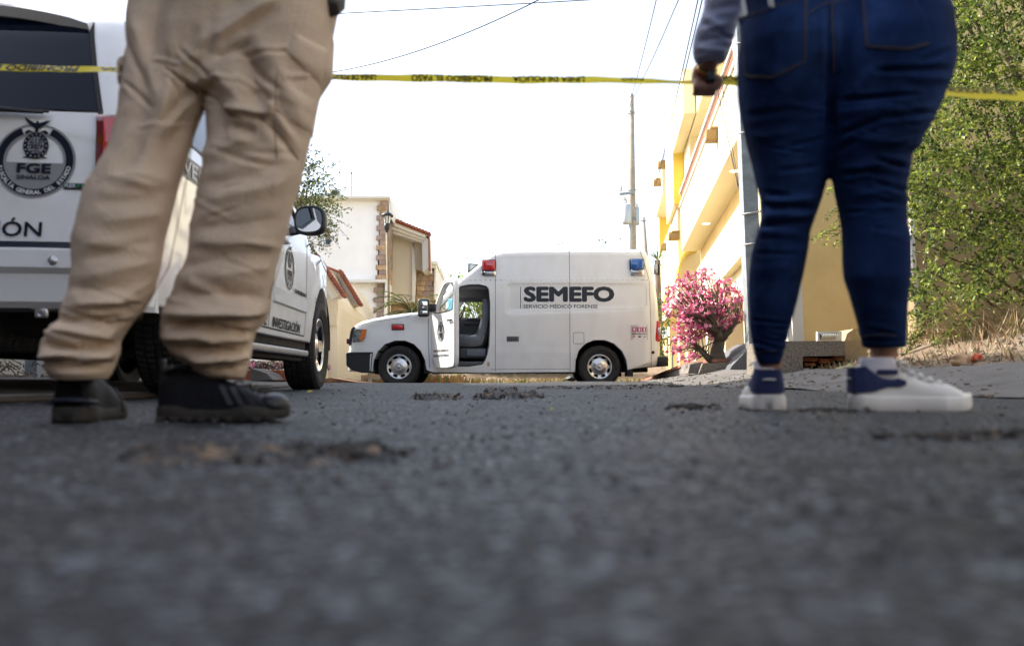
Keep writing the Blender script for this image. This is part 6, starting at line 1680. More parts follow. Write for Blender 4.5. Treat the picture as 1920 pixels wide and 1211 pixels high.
up = thing('utility_pole', 'tall concrete utility pole with transformer rising behind the van', 'pole', Matrix.Identity(4))
a = WG(1187, 500, 36); b = WG(1183.5, 178, 36); d = b-a
mb = MB(); mb.tube([a-d*.75, a, a+d*.5, b], [.20, .155, .135, .105], 12); mb.build('shaft', mat('concrete pole', (.34, .30, .24), .9, var=.25, vscale=3, bump=.3, bscale=12), up)
mb = MB(); p0 = WG(1161, 364.5, 35.8); p1 = WG(1190, 361.5, 35.8); beam_ = mb.tube([p0, p1], .07, 4, smooth=False); mb.build('crossarm', M_metalg, up)
mb = MB(); c = WG(1175, 402, 35.6); mb.lathe([(0, .42), (.17, .41), (.2, .36), (.2, -.34), (.17, -.42), (0, -.42)], 16, T(c)); tr_ = mb.build('transformer', mat('light grey metal', (.42, .47, .50), .5, metal=.3), up)
mb = MB(); c2 = WG(1191, 405, 36.3); mb.lathe([(0, .40), (.17, .39), (.19, .33), (.19, -.3), (.16, -.40), (0, -.40)], 16, T(c2)); mb.build('transformer', MATS['light grey metal'], up)
for x, y in ((1164, 352), (1164, 356), (1171, 372), (1174, 378), (1168, 389), (1194, 386), (1183, 180), (1183, 190), (1182, 198), (1183, 205)):
    mb = MB(); c = WG(x, y, 35.7); mb.lathe([(0, .1), (.05, .09), (.03, .05), (.07, .03), (.04, -.01), (.07, -.04), (.03, -.09), (0, -.1)], 10, T(c)); mb.build('insulator', mat('porcelain', (.5, .48, .45), .3), up)
mb = MB()
for y in (210, 355, 407, 411, 443): c = WG(1184.5+(y-178)*.008, y, 35.85); mb.lathe([(.16, -.02), (.175, -.02), (.175, .02), (.16, .02)], 12, T(c+Vector((0, .15, 0))), close=True)
mb.build('pole_bands', M_metalg, up)
mb = MB(); mb.tube([WG(1181.5, 415, 35.7), WG(1182.5, 500, 35.7)], .05, 8); mb.build('conduit', MATS['grey conduit'], up)
u2 = thing('utility_pole', 'shorter leaning grey pole standing right of the transformer pole', 'pole', Matrix.Identity(4))
a = WG(1213, 500, 50); b = WG(1206, 407, 50); mb = MB(); mb.tube([a-(b-a)*1.4, a, b], [.16, .13, .10], 10); mb.build('shaft', MATS['concrete pole'], u2)
mb = MB(); mb.tube([WG(1201, 414, 49.8), WG(1211, 414, 49.8)], .05, 4); mb.build('crossarm', M_metalg, u2)
# street lamp
sl_ = thing('street_lamp', 'old style street lamp with black lantern head in front of the white house', 'street lamp', Matrix.Identity(4))
Yl = 27
mb = MB(); mb.tube([WG(730, 640, Yl), WG(729, 600, Yl), WG(726, 437, Yl)], .048, 10); mb.build('post', mat('rusty green post', (.20, .17, .11), .8, var=.5, vscale=2, dirt=(.30, .16, .08), dscale=3, damt=.8), sl_)
c = WG(725.5, 436, Yl); k = Yl/F; MM = T(c)
mb = MB(); mb.lathe([(0, 0), (.03, 0), (2.6*k, 1*k), (2.8*k, 3*k), (4.6*k, 5*k), (4.8*k, 8*k), (5.6*k, 9*k), (5.6*k, 17*k), (3*k, 18*k)], 12, MM); mb.build('lamp_base', M_blk, sl_)
mb = MB(); mb.lathe([(5.2*k, 17*k), (7.6*k, 32*k)], 8, MM, smooth=False); mb.build('lamp_glass', mat('frosted lamp glass', (.62, .62, .58), .4, spec=.4), sl_)
mb = MB()
for i in range(6):
    a_ = 2*pi*i/6; mb.tube([c+Vector((5.4*k*cos(a_), 5.4*k*sin(a_), 17*k)), c+Vector((8*k*cos(a_), 8*k*sin(a_), 32*k))], .6*k, 5)
mb.build('lamp_ribs', M_blk, sl_)
mb = MB(); mb.lathe([(0, 31*k), (11.5*k, 31*k), (12*k, 33*k), (9*k, 36*k), (5*k, 39*k), (1.5*k, 40*k), (1.2*k, 42*k), (0, 44*k)], 16, MM); mb.build('lamp_cap', M_blk, sl_)
# overhead wires
def wire(label, p0, Y0, p1, Y1, sag=.2, r=.011):
    a = WG(*p0, Y0); b = WG(*p1, Y1); pts = [a.lerp(b, t)-Vector((0, 0, sag*4*t*(1-t))) for t in np.linspace(0, 1, 17)]
    mb = MB(); mb.tube(pts, r, 5); o = mb.build('overhead_wire', M_wire); tag(o, label, 'wire', 'wires crossing the sky')
wire('upper of the two wires leaving the trousers toward top centre', (120,50), 16, (1115,0), 14, .02, .009)
wire('steep wire rising from mid trousers to the top centre of the sky', (560,143), 17, (1015,-2), 13, .25, .010)
wire('wire just above the rear corner of the SUV roof', (120,54), 14, (330,60), 14, .02, .007)
for lab, p0, Y0, p1, Y1, r in (
    ('leftmost thin wire fanning down to the utility pole', (1184,181), 36, (1232,-6), 18, .012),
    ('second thin wire fanning down to the utility pole', (1184,190), 36, (1275,-6), 17, .012),
    ('wire running from the yellow house tower up to the top edge', (1222,380), 34, (1310,-6), 14, .011),
    ('wire close beside the raised arm on its left', (1232,340), 32, (1318,-6), 12, .010)):
    wire(lab, p0, Y0, p1, Y1, .1, r)
wire('thin cable hanging from the balcony beside the grey pole', (1343,158), 13.5, (1384,350), 12.6, .0, .008)
wire('second thin cable hanging from the balcony next to the grey pole', (1352,150), 13.6, (1387,360), 12.6, .0, .006)

# ================================================================== BARRIER TAPE
M_tape = mat('yellow plastic tape', (.95, .78, .05), .4, spec=.5, bump=.15, bscale=30)
_N = M_tape.node_tree.nodes; _t = _N.new('ShaderNodeBsdfTranslucent'); _t.inputs[0].default_value = (.98, .85, .08, 1); _m = _N.new('ShaderNodeMixShader'); _m.inputs[0].default_value = .5
M_tape.node_tree.links.new(_N['Principled BSDF'].outputs[0], _m.inputs[1]); M_tape.node_tree.links.new(_t.outputs[0], _m.inputs[2]); M_tape.node_tree.links.new(_m.outputs[0], _N['Material Output'].inputs[0])
def tape_piece(label, pts, text_runs, name='barrier_tape'):
    """pts: (px, py, Y, width px, twist)"""
    xs = [p[0] for p in pts]
    def cen(x): return Vector(WR(x, interp(x, xs, [p[1] for p in pts]), interp(x, xs, [p[2] for p in pts])))
    def wd(x):
        Y = interp(x, xs, [p[2] for p in pts]); w_ = interp(x, xs, [p[3] for p in pts])*1.0*Y/F; tw = interp(x, xs, [p[4] for p in pts])
        return w_, tw
    def fn(x, v, off=0):   # v -1..1
        c = cen(x); w_, tw = wd(x); fold = .004*sin(x*.021)*v*v + .003*sin(x*.06+v)
        return c+Vector((0, -off+tw*v*.03+fold, v*w_/2))
    mb = MB(); N_ = 140; vs = []
    X_ = np.linspace(xs[0], xs[-1], N_)
    for x in X_:
        for v in (-1, -.5, 0, .5, 1): vs.append(fn(x, v))
    mb.add(vs, [(i*5+j, i*5+j+1, (i+1)*5+j+1, (i+1)*5+j) for i in range(N_-1) for j in range(4)], True)
    o = mb.build(name, M_tape); o.matrix_world = ROAD; tag(o, label, 'tape', 'yellow police tape stretched across the street')
    for txt, x0, x1, v0, v1, flip in text_runs:
        tm = MB(); vs, fs, (a, b, c, d) = text_geo(txt, 1, .0)
        for i, (sx, sy) in enumerate([(0, 0)]+[(.045*cos(q*pi/2), .045*sin(q*pi/2)) for q in range(4)]):
            out = []
            for p in vs:
                s_ = (p.x+sx-a)/(b-a); t_ = (p.y+sy-c)/(d-c)
                if flip: s_ = 1-s_; t_ = 1-t_
                out.append(fn(x0+s_*(x1-x0), v0+t_*(v1-v0), .0022+.0003*i))
            if i < 4: tm.add(out, fs)
        tm.add(out, fs); tm.build('tape_lettering', mat('black print', (.02, .02, .02), .5), o)
    return o
tape_piece('long yellow police tape running from the SUV side to the raised hand', [(-260,118,3.35,18,.2),(0,127.5,3.3,17,.4),(228,133,3.1,17,.6),(420,139,2.9,15,.6),(612,145,2.75,13.5,.1),(800,149,2.65,13,-.2),(1000,151,2.55,10.5,-.3),(1180,153,2.48,9,-.2),(1296,155,2.44,9,.2),(1322,153,2.43,12,.3)],
    [('PROHIBIDO EL PASO', -90, 147, -.75, .8, True), ('LINEA DE POLICIA', 190, 430, -.5, .7, True), ('LINEA DE POLICIA', 615, 705, -.75, .85, True), ('PROHIBIDO EL PASO', 772, 922, -.75, .8, True), ('LINEA DE POLICIA', 962, 1095, -.6, .9, True), ('PASO', 1165, 1205, .0, .9, True)])
tape_piece('yellow police tape running right from the hand and past the jeans', [(1330,150,2.43,14,.2),(1345,152,2.43,22,.1),(1384,154,2.44,20,0),(1560,162,2.46,22,.2),(1770,174,2.46,22,.3),(1850,178,2.42,23,.3),(2100,190,2.3,25,.2)],
    [('ACIA', 1353, 1382, -.2, .85, True), ('PROHIBIDO EL PASO', 1450, 1700, -.2, .8, True), ('LINEA DE POLICIA', 1776, 1905, .1, .95, True)])
# ================================================================== PLANTS
def leaf_mat(name, col, trans=.45, rough=.45):
    m = bpy.data.materials.new(name); m.use_nodes = True; N = m.node_tree.nodes; L = m.node_tree.links
    p = N['Principled BSDF']; out = N['Material Output']
    tc = N.new('ShaderNodeTexCoord'); n = N.new('ShaderNodeTexNoise'); n.inputs['Scale'].default_value = 3.5; n.inputs['Detail'].default_value = 5
    L.new(tc.outputs['Object'], n.inputs['Vector'])
    r = N.new('ShaderNodeMapRange'); r.inputs[1].default_value = .3; r.inputs[2].default_value = .7; r.inputs[3].default_value = .6; r.inputs[4].default_value = 1.45
    L.new(n.outputs['Fac'], r.inputs[0])
    mx = N.new('ShaderNodeMix'); mx.data_type = 'RGBA'; mx.blend_type = 'MULTIPLY'; mx.inputs[0].default_value = 1; mx.inputs[6].default_value = (*col, 1); L.new(r.outputs[0], mx.inputs[7])
    L.new(mx.outputs[2], p.inputs['Base Color']); p.inputs['Roughness'].default_value = rough
    t = N.new('ShaderNodeBsdfTranslucent'); L.new(mx.outputs[2], t.inputs[0])
    ms = N.new('ShaderNodeMixShader'); ms.inputs[0].default_value = trans; L.new(p.outputs[0], ms.inputs[1]); L.new(t.outputs[0], ms.inputs[2]); L.new(ms.outputs[0], out.inputs[0])
    return m
LG = [leaf_mat('leaf mid', (.14, .20, .035)), leaf_mat('leaf yellow green', (.31, .36, .06)), leaf_mat('leaf dark', (.04, .065, .016))]
M_bark = mat('grey brown bark', (.13, .10, .075), .9, var=.3, vscale=9, bump=.6, bscale=40)
class Leaves:
    def __init__(s): s.v = []; s.f = []; s.m = []
    def leaf(s, c, d, up, L_, W_, mi):
        d = d.normalized(); sd_ = d.cross(up)
        if sd_.length < 1e-3: sd_ = d.orthogonal()
        sd_.normalize(); n = sd_.cross(d)
        o = len(s.v)
        s.v += [c, c+d*L_*.45+sd_*W_*.5+n*W_*.12, c+d*L_, c+d*L_*.45-sd_*W_*.5+n*W_*.12]
        s.f += [(o, o+1, o+2), (o, o+2, o+3)]; s.m += [mi, mi]
    def build(s, name, mats, parent=None):
        me = bpy.data.meshes.new(name); me.from_pydata([tuple(p) for p in s.v], [], s.f); me.polygons.foreach_set('material_index', s.m)
        for m in mats: me.materials.append(m)
        me.update(); return link(name, me, parent)
def rvec(r): 
    while True:
        v = Vector((r.uniform(-1, 1), r.uniform(-1, 1), r.uniform(-1, 1)))
        if .05 < v.length < 1: return v.normalized()
def twig(lv, wood, p, d, n, step, L_, W_, r, mix=(.5, .35, .15), droop=.03, rad=.004):
    pts = [p.copy()]
    for i in range(n):
        d = (d+rvec(r)*.22+Vector((0, 0, -droop))).normalized(); p = p+d*step; pts.append(p.copy())
        for k in range(2):
            q = r.random(); mi = 0 if q < mix[0] else (1 if q < mix[0]+mix[1] else 2)
            ld = (d*.3+rvec(r)+Vector((0, 0, .1))).normalized()
            lv.leaf(p+rvec(r)*.01, ld, (Vector((0, 0, 1))+rvec(r)*.8).normalized(), L_*r.uniform(.6, 1.25), W_*r.uniform(.7, 1.2), mi)
    if wood is not None and len(pts) > 2: wood.tube([pts[0], pts[len(pts)//2], pts[-1]], [rad, rad*.7, rad*.4], 4, caps=False)
r = random.Random(21)
# ---- large leafy tree on the right
tr1 = thing('leafy_tree', 'large dense green tree with drooping twigs filling the right edge', 'tree', Matrix.Identity(4))
lv = Leaves(); wood = MB()
def in_crown(x, y):
    left = interp(y, [-400, 0, 300, 340, 420, 470, 500, 560, 620, 700], [1740, 1720, 1700, 1700, 1706, 1745, 1712, 1706, 1730, 1900])
    low = interp(x, [1700, 1720, 1760, 1790, 1840, 1900, 2300], [585, 600, 560, 640, 600, 560, 600])
    if x < left or y > low: return False
    if 1706 < x < 1866 and 446 < y < 500+.05*(x-1706) and abs((x-1790)/80)+abs((y-474)/30) < 1.15: return False
    return True
cnt = 0
while cnt < 4600:
    x = r.uniform(1695, 2250); y = r.uniform(-420, 645)
    if not in_crown(x, y): continue
    if noise.noise(Vector((x*.017, y*.022, 3))) < -.12 and r.random() < .75: continue
    front = r.random() < .62
    Y = r.uniform(7.4, 8.6) if front else r.uniform(8.6, 10.5)
    Y += .4*noise.noise(Vector((x*.012, y*.012, 0)))
    p = WG(x, y, Y); cnt += 1
    d = Vector((r.uniform(-1, .3), r.uniform(-.8, .5), r.uniform(-.3, .5)))
    twig(lv, wood if r.random() < .4 else None, p, d, r.randint(7, 14), .034, .050, .029, r, ((.45, .40, .15) if noise.noise(Vector((x*.03, y*.03, 8))) > 0 else (.4, .15, .45)), .05)
for (x, y, Y) in ((1600,350,8.2),(1590,390,8.2),(1575,430,8.3),(1600,440,8.2),(1720,640,8),(1735,620,8),(1745,600,8),(1800,640,7.9),(1700,520,7.8),(1715,545,7.8)):
    for k in range(5): twig(lv, wood, WG(x+r.uniform(-6, 10), y+r.uniform(-8, 8), Y), Vector((-1, r.uniform(-.4, .4), -.15)), 9, .03, .036, .02, r, (.4, .5, .1), .06)
lv.build('foliage', LG, tr1)
wood.build('twigs', M_bark, tr1)
tm = MB(); base = WG(2080, 660, 8.9); base.z = .4
def limb(mb, a, b, ra, rb, rr, n=6, wob=.08):
    pts = [a.lerp(b, i/n)+(rvec(rr)*wob*(b-a).length*.4 if 0 < i < n else Vector((0, 0, 0))) for i in range(n+1)]
    mb.tube(pts, [ra+(rb-ra)*i/n for i in range(n+1)], 8); return pts
pts = limb(tm, base, base+Vector((-.2, 0, 2.2)), .15, .10, r)
for i in range(18): limb(tm, pts[2+i % 4], WG(r.uniform(1730, 2150), r.uniform(-200, 560), r.uniform(8.2, 9.4)), .05, .012, r)
limb(tm, pts[1], WG(1735, 505, 8.1), .03, .008, r, 8, .03); limb(tm, pts[1], WG(1755, 640, 8.0), .02, .006, r, 8, .03); limb(tm, pts[2], WG(1860, 60, 8), .04, .02, r); limb(tm, pts[2], WG(1610, 400, 8.3), .02, .005, r, 8, .03)
tm.build('trunk', M_bark, tr1)
# ---- pink desert rose in the planter
ad = thing('flowering_shrub', 'pink flowering shrub with thick bare branches in the planter by the van', 'shrub', Matrix.Identity(4))
PINK = [leaf_mat('petal pink', (.90, .27, .44), .3), leaf_mat('petal pale pink', (.92, .45, .55), .3), leaf_mat('petal magenta', (.62, .07, .24), .3)]
fl = Leaves(); wd = MB(); lvA = Leaves(); Ya = 12.6
def AP(x, y, dy=0): return WG(x, y, Ya+dy)
trunk = [AP(1346, 683), AP(1345, 668), AP(1345, 655), AP(1349, 640)]; wd.tube(trunk, [.14, .115, .095, .085], 12)
forks = [AP(1344, 636), AP(1334, 625, .2), AP(1348, 622, -.2), AP(1362, 632, .1), AP(1372, 618, -.1), AP(1330, 612, 0), AP(1352, 600, .2), AP(1380, 605, .2)]
for f in forks: wd.tube([trunk[3], trunk[3].lerp(f, .5)+Vector((0, 0, .02)), f], [.07, .055, .035], 8)
side = [AP(1330, 676), AP(1322, 665, .1), AP(1310, 655, -.1), AP(1300, 640, .1)]
for f in side: wd.tube([AP(1340, 684), AP(1336, 680).lerp(f, .5), f], [.05, .04, .022], 7)
lowleft = []
def flower(p, s):
    ax = (rvec(r)+Vector((-.3, -.8, .5))).normalized(); u_ = ax.orthogonal().normalized(); v_ = ax.cross(u_)
    mi = r.choice((0, 0, 1, 2, 2)); ph = r.random()*6
    for k in range(5):
        a = ph+2*pi*k/5; d = u_*cos(a)+v_*sin(a)+ax*.25; fl.leaf(p, d, ax, s, s*.62, mi)
    fl.leaf(p+ax*.004, u_+ax, ax, s*.3, s*.25, 1)
tips = []
for i in range(260):
    a = r.uniform(0, 2*pi); q = sqrt(r.random())
    x = 1322+76*q*cos(a)*1.0; y = 570+64*q*sin(a)
    if y > 632: continue
    if x < 1275 and y > 600: continue
    tips.append((x, y, r.uniform(-.55, .55)*sqrt(max(0, 1-q*q))))
for i in range(50):
    tips.append((r.uniform(1256, 1312), r.uniform(604, 676), r.uniform(-.35, .35)))
for (x, y, dy) in tips:
    p = AP(x, y, dy); pool = forks if y < 615 else side
    f = min(pool, key=lambda g_: (g_-p).length+r.random()*.3)
    m_ = f.lerp(p, .5)+rvec(r)*.05; wd.tube([f, m_, p], [.011, .007, .004], 5, caps=False)
    for k in range(r.randint(3, 6)): flower(p+rvec(r)*.05, r.uniform(.024, .040))
    for k in range(2): lvA.leaf(p, rvec(r), Vector((0, 0, 1)), .05, .02, 0)
wd.build('branches', mat('grey green bark', (.12, .10, .07), .8, var=.25, vscale=9, bump=.3, bscale=30), ad)
tag(fl.build('flowers', PINK, ad), kind='stuff'); lvA.build('leaves', LG, ad)
def crown_tree(name, label, cat, c, rad, ntw, Y, trunk_to, mix, L_=.04, dens=(6, 11), r_=r, mask=None, lm=LG):
    t = thing(name, label, cat, Matrix.Identity(4)); lv = Leaves(); wd = MB(); c = Vector(c)
    for i in range(ntw):
        for _ in range(40):
            q = rvec(r_)*(r_.random()**.4); p = c+Vector((q.x*rad[0], q.y*rad[1], q.z*rad[2]))
            if noise.noise(p*1.6) > -.35: break
        twig(lv, wd if r_.random() < .5 else None, p, q+rvec(r_)*.4, r_.randint(*dens), .045, L_, L_*.5, r_, mix, .02)
    lv.build('crown', lm, t)
    if trunk_to is not None:
        p0 = Vector(trunk_to); wd.tube([p0, p0.lerp(c, .5)+Vector((.05, 0, 0)), c], [.09, .07, .04], 9)
        for i in range(14): limb(wd, p0.lerp(c, r_.uniform(.5, 1)), c+Vector((r_.uniform(-.8, .8)*rad[0], r_.uniform(-.8, .8)*rad[1], r_.uniform(-.5, .8)*rad[2])), .03, .008, r_, 5)
    wd.build('trunk', M_bark, t); return t
crown_tree('street_tree', 'small dark leafy tree showing between the khaki trousers and the SUV mirror', 'tree', WG(550, 380, 11), (.40, .8, .58), 420, 11, WG(548, 640, 11.2), (.4, .2, .4), .045)
t_ = MB()
sprl = Leaves(); sprw = MB()
for (x, y) in ((612,330),(618,350),(604,365),(600,405),(612,425),(618,440),(590,440),(606,455),(598,345),(583,318)):
    for k in range(3): twig(sprl, sprw, WG(x-8+r.uniform(-8, 4), y+r.uniform(-6, 6), 11), Vector((1, 0, r.uniform(-.3, .4))), 6, .03, .03, .016, r, (.4, .2, .4), .02, .003)
st_o = [o for o in bpy.data.objects if o.name == 'street_tree'][0]
sprl.build('outer_sprays', LG, st_o); sprw.build('outer_twigs', M_bark, st_o)
# hedge seen through the cab window
hg = thing('hedge', 'bright green hedge seen through the open cab of the van', 'hedge', Matrix.Identity(4))
lv = Leaves(); wd = MB()
for i in range(900):
    x = r.uniform(845, 1150); y = r.uniform(535, 690); Y = r.uniform(21.5, 23); twig(lv, None, WG(x, y, Y), rvec(r), 7, .07, .10, .06, r, (.5, .4, .1), .02)
for i in range(12): wd.tube([WG(860+i*25, 712, 22.6), WG(858+i*25, 600, 22.6)], .03, 5)
lv.build('foliage', LG, hg); wd.build('stems', M_bark, hg)
# sparse leafy twigs above the van bonnet and roof
sp_ = thing('sparse_tree', 'nearly bare tree with scattered leaves peeping above the van windscreen', 'tree', Matrix.Identity(4))
lv = Leaves(); wd = MB(); b0 = WG(905, 640, 25); 
for i in range(26):
    x = r.uniform(838, 925); y = 520-(x-838)*.5+r.uniform(-45, 25); e = WG(x, y, 25+r.uniform(-1, 1))
    wd.tube([b0, b0.lerp(e, .6)+Vector((.1, 0, .1)), e], [.02, .012, .006], 4)
    for k in range(3): lv.leaf(e+rvec(r)*.12, rvec(r), Vector((0, 0, 1)), .08, .04, 2 if r.random() < .6 else 0)
for i in range(10):
    x = r.choice((1052, 1128, 1135, 1083))+r.uniform(-4, 4); e = WG(x, r.uniform(449, 463), 25)
    wd.tube([WG(1090, 600, 25), e], [.012, .003], 4)
    for k in range(3): lv.leaf(e+rvec(r)*.08, rvec(r), Vector((0, 0, 1)), .09, .045, 2)
lv.build('leaves', LG, sp_); wd.build('branches', M_bark, sp_)
# palm behind the bonnet, spiky plant behind the van roof
def palm(name, label, c, n, L_, sweep, Y, up=.6, wleaf=.03, seed=3):
    rr = random.Random(seed); t = thing(name, label, 'palm', Matrix.Identity(4)); 
    for i in range(n):
        a = rr.uniform(0, 2*pi); el = rr.uniform(.1, 1.2)*up+.1; lv = Leaves(); wd = MB()
        d = Vector((cos(a)*cos(el), sin(a)*cos(el), sin(el))); p = Vector(c); pts = [p.copy()]
        for k in range(12):
            d = (d+Vector((0, 0, -sweep))).normalized(); p = p+d*L_/12; pts.append(p.copy())
            sd_ = d.cross(Vector((0, 0, 1))).normalized()
            for s_ in (-1, 1):
                for _ in range(2): lv.leaf(p+d*rr.uniform(0, L_/12), (sd_*s_+d*.7+Vector((0, 0, -.25))), Vector((0, 0, 1)), L_*.28*(1-.5*abs(k-5)/8), wleaf, rr.choice((0, 2, 2)))
        wd.tube(pts, [.012]*len(pts), 4); f = wd.build('frond', M_bark, t); lv.build('leaflets', LG, f)
    tk = MB(); tk.tube([Vector(c)+Vector((0, 0, -2.2)), Vector(c)], [.13, .10], 10); tk.build('trunk', M_bark, t); return t
palm('palm_tree', 'small feathery palm behind the bonnet of the van', WG(772, 588, 24), 26, 1.15, .13, 24, .9)
ag = thing('yucca', 'spiky yucca leaves sticking up behind the rear top of the van', 'yucca', Matrix.Identity(4)); lv = Leaves()
c = WG(1233, 488, 21)
for i in range(46):
    d = (rvec(r)*Vector((1, 1, 1))+Vector((0, 0, .55))).normalized(); lv.leaf(c, d, Vector((0, 0, 1)), r.uniform(.3, .52), .035, r.choice((0, 2, 0)))
lv.build('leaves', LG, ag); tk = MB(); tk.tube([c+Vector((0, 0, -2.6)), c], [.09, .07], 8); tk.build('stem', M_bark, ag)
# climbing plant strip right behind the van's rear
cl = thing('climbing_plant', 'thin dark climbing plant on the yellow wall just behind the van rear', 'plant', Matrix.Identity(4)); lv = Leaves(); wd = MB()
for i in range(70): twig(lv, wd, WG(r.uniform(1236, 1247), r.uniform(560, 680), 18+r.uniform(-.2, .2)), rvec(r), 5, .05, .08, .03, r, (.3, .2, .5), .02)
lv.build('leaves', LG, cl); wd.build('stems', M_bark, cl)
# ground cover behind and under the van
DRY = [leaf_mat('dry orange blade', (.22, .10, .04), .3), leaf_mat('dry straw', (.36, .27, .15), .35), leaf_mat('weed green', (.10, .13, .03), .4)]
lv = Leaves()
for i in range(2600):
    x = r.uniform(700, 1240); Y = r.uniform(19.2, 21); zb = WG(x, 719-(Y-19)*2.2, Y)
    lv.leaf(zb+Vector((0, 0, -.03)), Vector((r.uniform(-.6, .6), 0, 1)), Vector((0, 1, 0)), r.uniform(.06, .22)*(1.2 if 790 < x < 870 else .7), .03, (0 if r.random() < .6 else 2) if x < 900 else (1 if r.random() < .6 else 2))
tag(lv.build('ground_cover', DRY), kind='stuff')
# stony bank behind the van
def bankb(t, s_):
    x = 690+560*t; Y = 19.3+6*s_; p = WG(x, 722-36*s_**.8, Y); return (p.x, Y, p.z+.05*noise.noise(Vector((x*.09, Y*3, 0))))
tag(grid_mesh('back_bank', list(np.linspace(0, 1, 120)), list(np.linspace(0, 1, 14)), bankb, [M_soil], M=Matrix.Identity(4)), kind='structure')
# dry grass, weeds and litter on the right bank
lv = Leaves()
for i in range(9000):
    X = r.uniform(3.0, 7.5); Y = r.uniform(4.5, 10.8); a = asphalt_right(Y)+1.1
    if X < a+.05: continue
    if noise.noise(Vector((X*1.5, Y*1.5, 4))) < -.12: continue
    p = ROAD @ Vector((X, Y, bank_h(X, Y)-.01)); tall = 1 if (X > 3.9 and Y > 7) else .45
    lv.leaf(p, Vector((r.uniform(-.7, .7), r.uniform(-.5, .5), r.uniform(.4, 1.2))), rvec(r), r.uniform(.06, .34)*tall, .010, r.choice((1, 1, 1, 0, 2)))
for i in range(500):
    x = r.uniform(1800, 2000); y = r.uniform(560, 660); lv.leaf(WG(x, y+30, 7.6), Vector((-1, r.uniform(-.3, .3), r.uniform(.2, 1.4))), rvec(r), r.uniform(.2, .45), .008, 1)
tag(lv.build('dry_grass', DRY), kind='stuff')
pb = MB()
for i in range(900):
    X = r.uniform(2.95, 5.5); Y = r.uniform(4, 12); a = asphalt_right(Y)+1.0
    if X < a: continue
    s_ = r.uniform(.008, .035); p = ROAD @ Vector((X, Y, bank_h(X, Y)+s_*.3)); M_ = T(p) @ RZ(r.random()*6) @ RX(r.random()*.6)
    pb.box((-s_, -s_*.7, -s_*.5), (s_, s_*.7, s_*.5), M_)
for i in range(420):
    Y = r.uniform(3, 13); X = asphalt_right(Y)+r.uniform(.0, 1.05)*(.5+.5*r.random()); k_ = X-asphalt_right(Y); s_ = r.uniform(.004, .014)
    p = ROAD @ Vector((X, Y, road_h(asphalt_right(Y), Y)+.004+.16*min(k_/1.05, 1)**1.35+s_*.3)); pb.box((-s_, -s_*.7, -s_*.5), (s_, s_*.7, s_*.5), T(p) @ RZ(r.random()*6))
for i in range(140):
    Y = r.uniform(6, 14); X = asphalt_left(Y)-r.uniform(2.3, 3.2); s_ = r.uniform(.012, .04); p = ROAD @ Vector((X, Y, .11+s_*.2)); pb.box((-s_, -s_*.7, -s_*.5), (s_, s_*.7, s_*.5), T(p) @ RZ(r.random()*6))
tag(pb.build('gravel', mat('pale gravel', (.26, .21, .16), .95, var=.4, vscale=11)), kind='stuff')
# little plants near the left kerb
def small_plant(name, label, x, y, Y, wpx, hpx, n, mats, mi=(0, 1), road=True):
    t = thing(name, label, 'plant', Matrix.Identity(4)); lv = Leaves(); wd = MB()
    for i in range(n):
        p = ROAD @ WR(x+r.uniform(-.5, .5)*wpx, y-r.random()*hpx, Y+r.uniform(-.15, .15))
        lv.leaf(p, rvec(r)+Vector((0, 0, .4)), Vector((0, 0, 1)), 4.5*Y/F, 2.6*Y/F, r.choice(mi))
    for i in range(5): wd.tube([ROAD @ WR(x, y+1, Y), ROAD @ WR(x+r.uniform(-.4, .4)*wpx, y-hpx*.7, Y)], .006, 4)
    lv.build('leaves', mats, t); wd.build('stems', M_bark, t); return t
small_plant('small_plant', 'bright green low plant seen between the rear wheels of the SUV', 257, 705, 9.5, 40, 13, 260, LG, (0, 1))
t_ = small_plant('small_plant', 'clump of purple flowers in the brick planter', 468, 694, 13.7, 150, 16, 3600, LG+PINK, (0, 2, 2, 0, 3, 4))
small_plant('small_plant', 'tiny red flower beside the front wheel of the SUV', 616, 694, 14, 8, 12, 30, LG+PINK, (0, 3, 5))
small_plant('small_plant', 'pink blossom beside the toe of the right black shoe', 474, 688, 12.0, 8, 7, 50, LG+PINK, (3, 4, 3))
for i, (x0, x1) in enumerate(((0, 90),)):
    wd = MB()
    for k in range(60):
        x = r.uniform(-60, 84); y = r.uniform(680, 706); wd.tube([ROAD @ WR(x, y, 8.6), ROAD @ WR(x+r.uniform(-22, 22), y-r.uniform(2, 16), 8.6+r.uniform(-.3, .3))], .006, 4)
    tag(wd.build('dry_brush', mat('dry twigs', (.20, .15, .10), .9)), 'tangle of dry bare twigs under the rear of the SUV', 'brush')
mb = MB(); mb.box((0, 0, 0), (.13, .13, .5), ROAD @ T(WR(46, 706, 8.9)) @ T(0, 0, -.05)); tag(mb.build('fence_post', M_metalg), 'short dark post standing in the dry twigs under the SUV', 'post')
